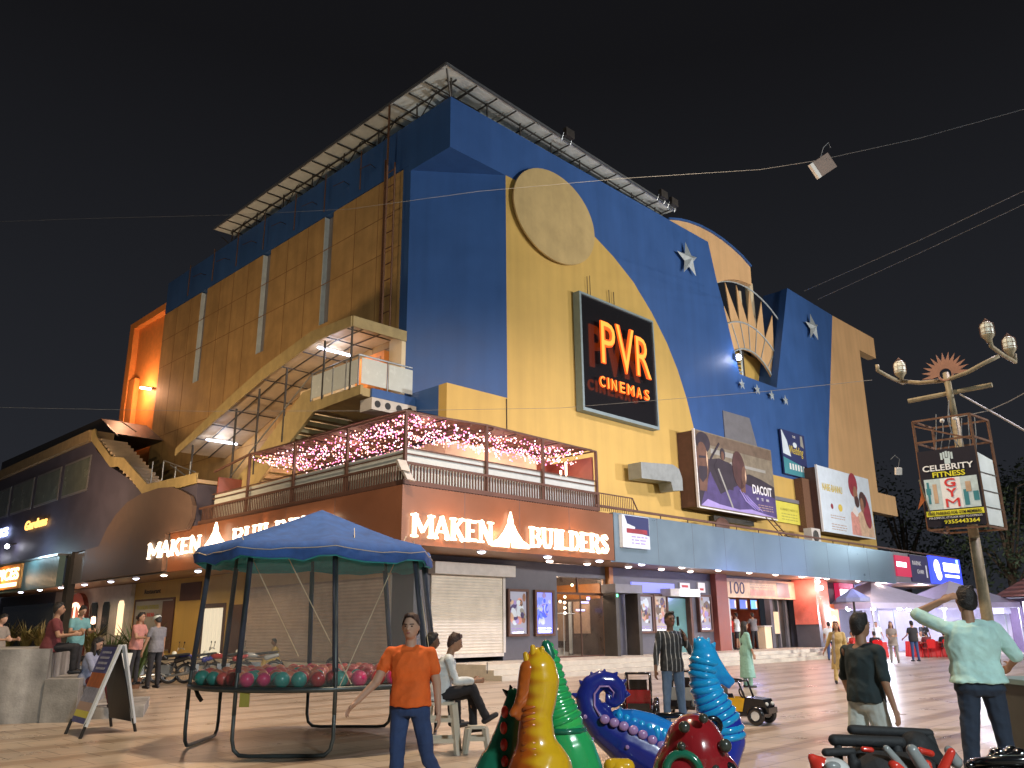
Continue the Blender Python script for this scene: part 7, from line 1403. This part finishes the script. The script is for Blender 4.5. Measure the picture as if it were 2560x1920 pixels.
m = MB('g_white'); m.smooth = True; m.sph(at(2082, 1924, Yd), (.075, .06, .05), 16, 10); m.cap(at(2082, 1935, Yd), .06, V((o_.x, Yd, .2)), .15, n=12); s.part('nose', m); m = MB('g_greyp'); m.smooth = True; m.sph(at(2082, 1916, Yd - .06), (.035, .02, .02), 12, 8); s.part('visor', m)
m = MB('g_black'); m.torus(V((o_.x, Yd - .2, .14)), .1, .04, (1, 0, 0), 18, 8); m.torus(V((o_.x, Yd + .3, .14)), .1, .04, (1, 0, 0), 18, 8); each(s, 'tyre', m)
Yd = 4.6; o_ = at(2515, 1900, Yd); s = T('toy_bowl_car', 'black round toy car with a glittering clear dome at the bottom right corner', 'ride-on toy', (o_.x, Yd, 0))
m = MB('g_black'); m.smooth = True; m.torus(at(2520, 1906, Yd), .16, .03, (0, .2, 1), 30, 8, .8); m.loft([(V((o_.x, Yd, z)), (r_, 0, 0), (0, r_, 0)) for z, r_ in ((.1, .2), (.6, .22), (o_.z - .03, .15))], 20); m.cap(at(2424, 1914, Yd), .02, at(2470, 1908, Yd), .02); s.part('rim', m)
m = MB('chrome'); rr = random.Random(4); m.smooth = True
for i in range(16): a = rr.uniform(0, 6.28); r_ = rr.uniform(0, .1); m.sph(at(2518, 1892, Yd) + V((r_ * math.cos(a), r_ * math.sin(a), rr.uniform(-.02, .03) - r_ * .25)), rr.uniform(.02, .04), 8, 6)
each(s, 'dome_facet', m)
s = T('equipment_cart', 'dark equipment cart with a yellow label and teal top at the right edge', 'cart', (5.95, 9.2, 0)); mat('cart_dark', (.05, .055, .05), .6, var=.2)
m = MB('cart_dark'); m.box(5.25, 6.5, 9.0, 9.8, .12, .9); s.part('body', m); m = MB('teal_clad'); m.box(5.2, 6.55, 8.95, 9.85, .9, .95); s.part('top', m); m = MB('print_lemon'); m.box(5.28, 5.42, 8.98, 8.999, .72, .84); s.part('label', m)
m = MB('post_tan'); m.bar((5.3, 8.93, .5), (5.6, 8.93, .52), .03, 8); m.bar((5.3, 8.95, .5), (5.3, 9.0, .5), .02); m.bar((5.6, 8.95, .52), (5.6, 9.0, .52), .02); s.part('handle', m); m = MB('g_black')
for x in (5.4, 6.35): m.torus((x, 8.98, .1), .07, .025, (0, 1, 0), 14, 6)
each(s, 'wheel', m); m = MB('g_sky'); m.prism([(5.48, .952), (5.7, .952), (5.62, 1.08), (5.56, 1.09)], 'y', 9.2, 9.35); solo('blue_cloth', m, 'small folded bright blue cloth on top of the dark cart', 'cloth', (5.6, 9.3, .952))

# ================================================================= motorbikes
def motorbike(label, loc, rz, tank, group='motorbikes parked along the side wall'):
    s = T('motorbike', label, 'motorbike', loc, 'l', rz, group)
    for x in (-.62, .65):
        m = MB('g_black'); m.smooth = True; m.torus((x, 0, .3), .255, .045, (0, 1, 0), 24, 8); w = s.part('tyre', m); m = MB('steel'); m.torus((x, 0, .3), .21, .012, (0, 1, 0), 24, 6); m.bar((x, -.05, .3), (x, .05, .3), .04, 10)
        for a in range(0, 180, 36): m.bar((x + .2 * math.cos(R(a)), 0, .3 + .2 * math.sin(R(a))), (x - .2 * math.cos(R(a)), 0, .3 - .2 * math.sin(R(a))), .006, 4)
        s.part('rim', m, w)
    m = MB('dark_steel'); m.tube([(.62, .07, .3), (.45, .07, .85)], .025); m.tube([(.62, -.07, .3), (.45, -.07, .85)], .025); m.tube([(.42, 0, .8), (0, 0, .35), (-.2, 0, .35), (-.6, .06, .3)], .025); m.tube([(.4, 0, .75), (-.1, 0, .7), (-.75, 0, .72)], .025); s.part('frame', m)
    m = MB('steel'); m.box(-.18, .2, -.12, .12, .28, .55); m.tube([(.15, .1, .35), (-.1, .14, .22), (-.8, .15, .32)], [.02, .025, .045], 8); s.part('engine', m)
    m = MB(tank); m.smooth = True; m.cap((.3, 0, .78), .12, (0, 0, .76), .1, flat=(V((0, 0, 1)), .8), n=12); m.cap((-.35, 0, .68), .09, (-.7, 0, .76), .06, n=10); s.part('tank', m)
    m = MB('pad'); m.smooth = True; m.cap((-.02, 0, .8), .09, (-.65, 0, .86), .085, flat=(V((0, 0, 1)), .45), n=10); s.part('seat', m)
    m = MB('steel'); m.smooth = True; m.tube([(.35, -.34, 1.0), (.42, -.2, 1.04), (.46, 0, .95), (.42, .2, 1.04), (.35, .34, 1.0)], .013); s.part('handlebar', m)
    m = MB('globe'); m.smooth = True; m.sph((.56, 0, .88), .075, 12, 8); s.part('headlight', m)
    for y in (-.3, .3): m = MB('g_black'); m.bar((.38, y, 1.02), (.36, y * 1.15, 1.17), .008); m.sph((.36, y * 1.15, 1.2), (.02, .05, .035), 8, 6); s.part('mirror', m)
    m = MB('g_black'); m.smooth = True; m.tube([(.62 - .3 * math.cos(R(a)), 0, .3 + .3 * math.sin(R(a))) for a in (60, 90, 120, 150)], .035, 8); m.tube([(-.62 - .31 * math.cos(R(a)), 0, .3 + .31 * math.sin(R(a))) for a in (-20, 15, 50, 85)], .045, 8); each(s, 'mudguard', m)
    return s
mb_ = motorbike('parked motorbike with black tank, leftmost of the row behind the pavement board', (-12.9, 26.6, 0), R(200), 'g_black')
for i, (x, y, tk, lb) in enumerate(((-12.1, 26.9, 'g_red', 'parked motorbike with red tank, second from left behind the pavement board'), (-11.4, 26.6, 'g_greyp', 'parked motorbike with grey tank in the middle of the row behind the pavement board'), (-10.7, 26.9, 'g_black', 'parked motorbike with black tank, fourth in the row behind the pavement board'), (-10.0, 27.3, 'g_navy', 'parked motorbike with dark blue tank left of the trampoline posts'), (-9.2, 27.8, 'g_red', 'parked motorbike with red tank behind the left trampoline posts'), (-8.5, 28.8, 'g_greyp', 'parked motorbike with grey tank behind the left side of the trampoline net'), (-5.9, 31.4, 'g_black', 'parked motorbike before the shutters, seen through the middle of the trampoline net'), (-5.0, 31.0, 'g_navy', 'parked dark blue motorbike before the shutters near the corner'))):
    c = dup(mb_.o, (x, y, 0), R(205 + 14 * math.sin(i * 2.3)), lb)
    for ch in c.children:
        if ch.name.startswith('tank'): ch.data = ch.data.copy(); ch.data.materials[0] = MATS[tk]

# ================================================================= far right: tents, red tables, chairs, huts, trees
mat('tent_white', (.5, .48, .62), .7, var=.08)
def tent(label, c, w, h0, h1, rz):
    s = T('market_tent', label, 'tent', c, 'l', rz); m = MB('tent_white'); q = [(-w, -w), (w, -w), (w, w), (-w, w)]
    m.add([(x, y, h0) for x, y in q] + [(0, 0, h1)] + [(x, y, h0 - .3) for x, y in q] + [(x * .98, y * .98, h0 - .02) for x, y in q] + [(0, 0, h1 - .03)], [(0, 1, 4), (1, 2, 4), (2, 3, 4), (3, 0, 4), (5, 6, 1, 0), (6, 7, 2, 1), (7, 8, 3, 2), (8, 5, 0, 3), (10, 9, 13), (11, 10, 13), (12, 11, 13), (9, 12, 13)]); s.part('canopy', m)
    m = MB('steel')
    for x, y in q: m.bar((x * .97, y * .97, 0), (x * .97, y * .97, h0), .04)
    each(s, 'post', m); return s
tent('white peaked tent behind the red tables, left one', (20.8, 50, 0), 2.6, 2.7, 4.0, R(20)); tent('white peaked tent behind the broad man, middle one', (25.6, 50.5, 0), 2.4, 2.7, 4.0, R(10)); tent('white peaked tent behind the lamp post, right one', (30.3, 52, 0), 2.2, 2.4, 3.5, R(0))
m = MB('tent_white'); m.box(17.5, 32, 54.0, 54.2, 0, 2.6); solo('tent_backdrop', m, 'long pale cloth backdrop behind the peaked tents', 'backdrop', (24, 54, 0))
for i, (x, y) in enumerate(((18.7, 48.5), (20.2, 48.8), (21.6, 48.6), (24.3, 49), (25.6, 49), (26.8, 49), (29.6, 50), (23.2, 51))):
    s = T('hanging_bulb', 'round white bulb hanging under the peaked tents', 'bulb', (x, y, 2.6), group='bulbs under the tents'); glow('bulb_big', (.75, .82, 1) , 22)
    m = MB('bulb_big'); m.smooth = True; m.sph((x, y, 2.45), .14, 10, 8); s.part('globe', m); m = MB('black'); m.bar((x, y, 2.55), (x, y, 2.75), .02); s.part('holder', m)
for x, y, pw in ((20, 48, 1000), (25.5, 48.5, 1000), (29.5, 50, 700), (18.5, 44.5, 250)): lamp('tent_light', 'POINT', (x, y, 2.3), pw, (.8, .82, 1), .3)
mat('table_red', (.5, .01, .015), .6, var=.15); gl('chair_red', (.55, .012, .015))
def table(label, c, rz):
    s = T('cloth_table', label, 'table', c, 'l', rz, 'red-skirted tables'); m = MB('table_red'); rg = []
    n_ = 40; pts = []
    for z, k in ((0.02, 1.06), (.74, 1.0)):
        for i in range(n_):
            t_ = i / n_ * 4; e = int(t_); f = t_ - e; cs = [(-1.0, -.45), (1.0, -.45), (1.0, .45), (-1.0, .45)]; a, b = cs[e], cs[(e + 1) % 4]; w = 1 + (.03 * math.sin(i * 2.4) if z < .1 else 0); pts.append(((a[0] + (b[0] - a[0]) * f) * k * w, (a[1] + (b[1] - a[1]) * f) * k * w, z))
    m.add(pts, [(i, (i + 1) % n_, (i + 1) % n_ + n_, i + n_) for i in range(n_)] + [list(range(n_, 2 * n_))]); s.part('cloth', m); m = MB('tent_white'); m.box(-1.0, 1.0, -.45, .45, .742, .76); s.part('top', m)
table('red-skirted table left of the standing couple', (17.0, 42.8, 0), R(10)); table('red-skirted table right of the standing couple', (20.6, 43.5, 0), R(5)); table('red-skirted table just left of the broad man', (23.0, 44.5, 0), R(5))
def chair(label, c, rz):
    s = T('plastic_chair', label, 'chair', c, 'l', rz, 'red plastic chairs at the red tables'); m = MB('chair_red'); m.bevbox(-.22, .22, -.22, .2, .42, .45, .05); s.part('seat', m); m = MB('chair_red'); m.prism([(-.2, .45), (.2, .45), (.23, .8), (.12, .86), (-.12, .86), (-.23, .8)], 'y', -.24, -.21); s.part('backrest', m); m = MB('chair_red')
    for x, y in ((-.2, -.2), (.2, -.2), (.2, .2), (-.2, .2)): m.bar((x * 1.15, y * 1.15, 0), (x, y, .43), .02)
    each(s, 'leg', m); m = MB('chair_red'); m.tube([(-.23, -.2, .7), (-.25, .15, .66), (-.22, .18, .44)], .018); m.tube([(.23, -.2, .7), (.25, .15, .66), (.22, .18, .44)], .018); each(s, 'armrest', m); return s
ch0 = chair('red plastic chair at the left table, near side', (16.3, 41.9, 0), R(5))
for i, (x, y, a, lb) in enumerate(((17.3, 41.95, -5, 'red plastic chair at the left table, near side, right of another'), (20.1, 42.6, 8, 'red plastic chair at the middle table, near side left'), (21.0, 42.7, -4, 'red plastic chair at the middle table, near side right'), (22.3, 43.6, 10, 'red plastic chair beside the broad man, left one'), (23.1, 43.5, 0, 'red plastic chair beside the broad man, right one'), (18.6, 43.4, 80, 'red plastic chair turned sideways between the two left tables'))): dup(ch0.o, (x, y, 0), R(a), lb)
for x, y, a, tp_, lb in ((16.3, 41.95, 5, 'c_red', 'seated person in red at the left red table'), (17.3, 42.0, -5, 'c_black', 'seated person in black at the left red table'), (16.9, 43.9, 180, 'c_white', 'seated person in white behind the left red table'), (20.1, 42.65, 8, 'c_maroon', 'seated person in maroon at the middle red table'), (21.0, 42.75, -4, 'c_black', 'seated person in black at the middle red table'), (20.7, 44.6, 180, 'c_white', 'seated person in white behind the middle red table'), (22.9, 45.6, 180, 'c_pink', 'seated person in pink behind the right red table'), (23.1, 43.55, 0, 'c_grey', 'seated person in grey at the right red table')): seat_person(lb, (x, y, 0), R(a), tp_)
s = T('patio_umbrella', 'pale blue patio umbrella on a dark pole by the far shops', 'umbrella', (15.9, 40.5, 0)); m = MB('dark_steel'); m.bar((15.9, 40.5, 0), (15.9, 40.5, 3.1), .05); s.part('pole', m)
mat('umb_blue', (.25, .28, .45), .7, var=.15); m = MB('umb_blue'); n_ = 8; rg = [(15.9 + .8 * math.cos(R(45 * i)), 40.5 + .8 * math.sin(R(45 * i)), 2.75) for i in range(8)]; m.add(rg + [(15.9, 40.5, 3.2)] + [(x, y, 2.58) for x, y, z in rg], [(i, (i + 1) % 8, 8) for i in range(8)] + [(i, i + 9, (i + 1) % 8 + 9, (i + 1) % 8) for i in range(8)]); s.part('canopy', m)
# huts at the right edge
for nm, x0, x1, y0, zt, lb in (('hut', 27.6, 33.5, 46, 3.0, 'low hut with dark purple front and tiled roof at the right edge'),):
    s = T('market_hut', lb, 'hut', ((x0 + x1) / 2, y0, 0)); m = MB('indigo'); mat('hut_purple', (.1, .07, .13), .7, var=.2); m.m = 'hut_purple'; m.box(x0 + .9, x1, y0, y0 + 4, 0, zt - .1); s.part('wall', m)
    stripes('roof_tiles', ((.3, .13, .1), (.2, .09, .07)), 0, .3, .8, .5, bump=.6); m = MB('roof_tiles'); m.add([(x0, y0 - .6, zt), (x1 + .5, y0 - .6, zt), (x1 + .5, y0 + 4, zt), (x0, y0 + 4, zt), (x0 + 2, y0 + 1.7, zt + 1.6), (x1 - 1, y0 + 1.7, zt + 1.6)], [(0, 1, 5, 4), (1, 2, 5), (2, 3, 4, 5), (3, 0, 4), (3, 2, 1, 0)]); s.part('roof', m)
    m = MB('tent_white'); m.box(x0, x1 + .5, y0 - .66, y0 - .6, zt - .15, zt); m.m = 'print_orange'; m.box(x0 + 3, x1 + .5, y0 - .67, y0 - .661, zt - .13, zt - .02); s.part('eave_board', m)
    m = MB('tent_white'); m.m = 'bulb_soft2'; glow('bulb_soft2', (.85, .8, 1), 1.5); m.box(x0 + .1, x0 + .85, y0 + 1, y0 + 1.2, .6, zt - .3); s.part('lit_window', m)
# trees
mat('bark', (.12, .08, .05), .9, var=.3, scale=5, bump=.4); mat('leaves_night', (.045, .065, .03), .7, var=.5, scale=1.2)
def tree(label, loc, h, cr, seed, n=2600, trunk_h=None):
    rr = random.Random(seed); s = T('tree', label, 'tree', loc, group='trees behind the market'); x0, y0 = loc[0], loc[1]; th_ = trunk_h or h * .35
    m = MB('bark'); m.smooth = True; m.tube([(x0, y0, 0), (x0 + .1, y0, th_ * .6), (x0 - .1, y0 + .1, th_), (x0 + .2, y0, h * .7)], [.3, .24, .2, .08], 8); cl = []
    for i in range(13):
        a = rr.uniform(0, 6.28); z = h * rr.uniform(.42, .95); r_ = cr * rr.uniform(.25, .85) * (1.15 - abs(z / h - .6)); c = V((x0 + r_ * math.cos(a), y0 + r_ * math.sin(a), z)); cl.append((c, cr * rr.uniform(.28, .5)))
        m.tube([(x0, y0, th_ * rr.uniform(.8, 1.3)), V((x0, y0, z)).lerp(c, .5) - up * .4, c], [.12, .07, .03], 5)
    s.part('trunk', m); m = MB('leaves_night')
    for i in range(n):
        c, cr_ = rr.choice(cl); d = V((rr.gauss(0, 1), rr.gauss(0, 1), rr.gauss(0, .8))).normalized() * cr_ * rr.random() ** .4; p = c + d; a = V((rr.uniform(-1, 1), rr.uniform(-1, 1), rr.uniform(-1, 1))).normalized(); b = a.orthogonal().normalized(); q = rr.uniform(.1, .22)
        m.add([p - a * q, p + b * q * .6, p + a * q, p - b * q * .6], [(0, 1, 2, 3)])
    s.part('crown', m)
for i, (x, y, h, cr, lb) in enumerate(((36, 62, 12.5, 4.5, 'dark tree behind the far end of the fascia, leftmost of the row'), (42, 66, 13, 5, 'dark tree behind the lamp post, second of the row'), (34, 74, 15, 5.5, 'taller dark tree further back behind the tents'), (47, 62, 11, 4.5, 'dark tree at the right edge behind the hut'), (29, 80, 13.5, 5, 'dark tree far back behind the shop signs'))): tree(lb, (x, y, 0), h, cr, 50 + i)
lamp('tree_light', 'POINT', (33, 52, 7), 500, (.7, .85, .9), .5)
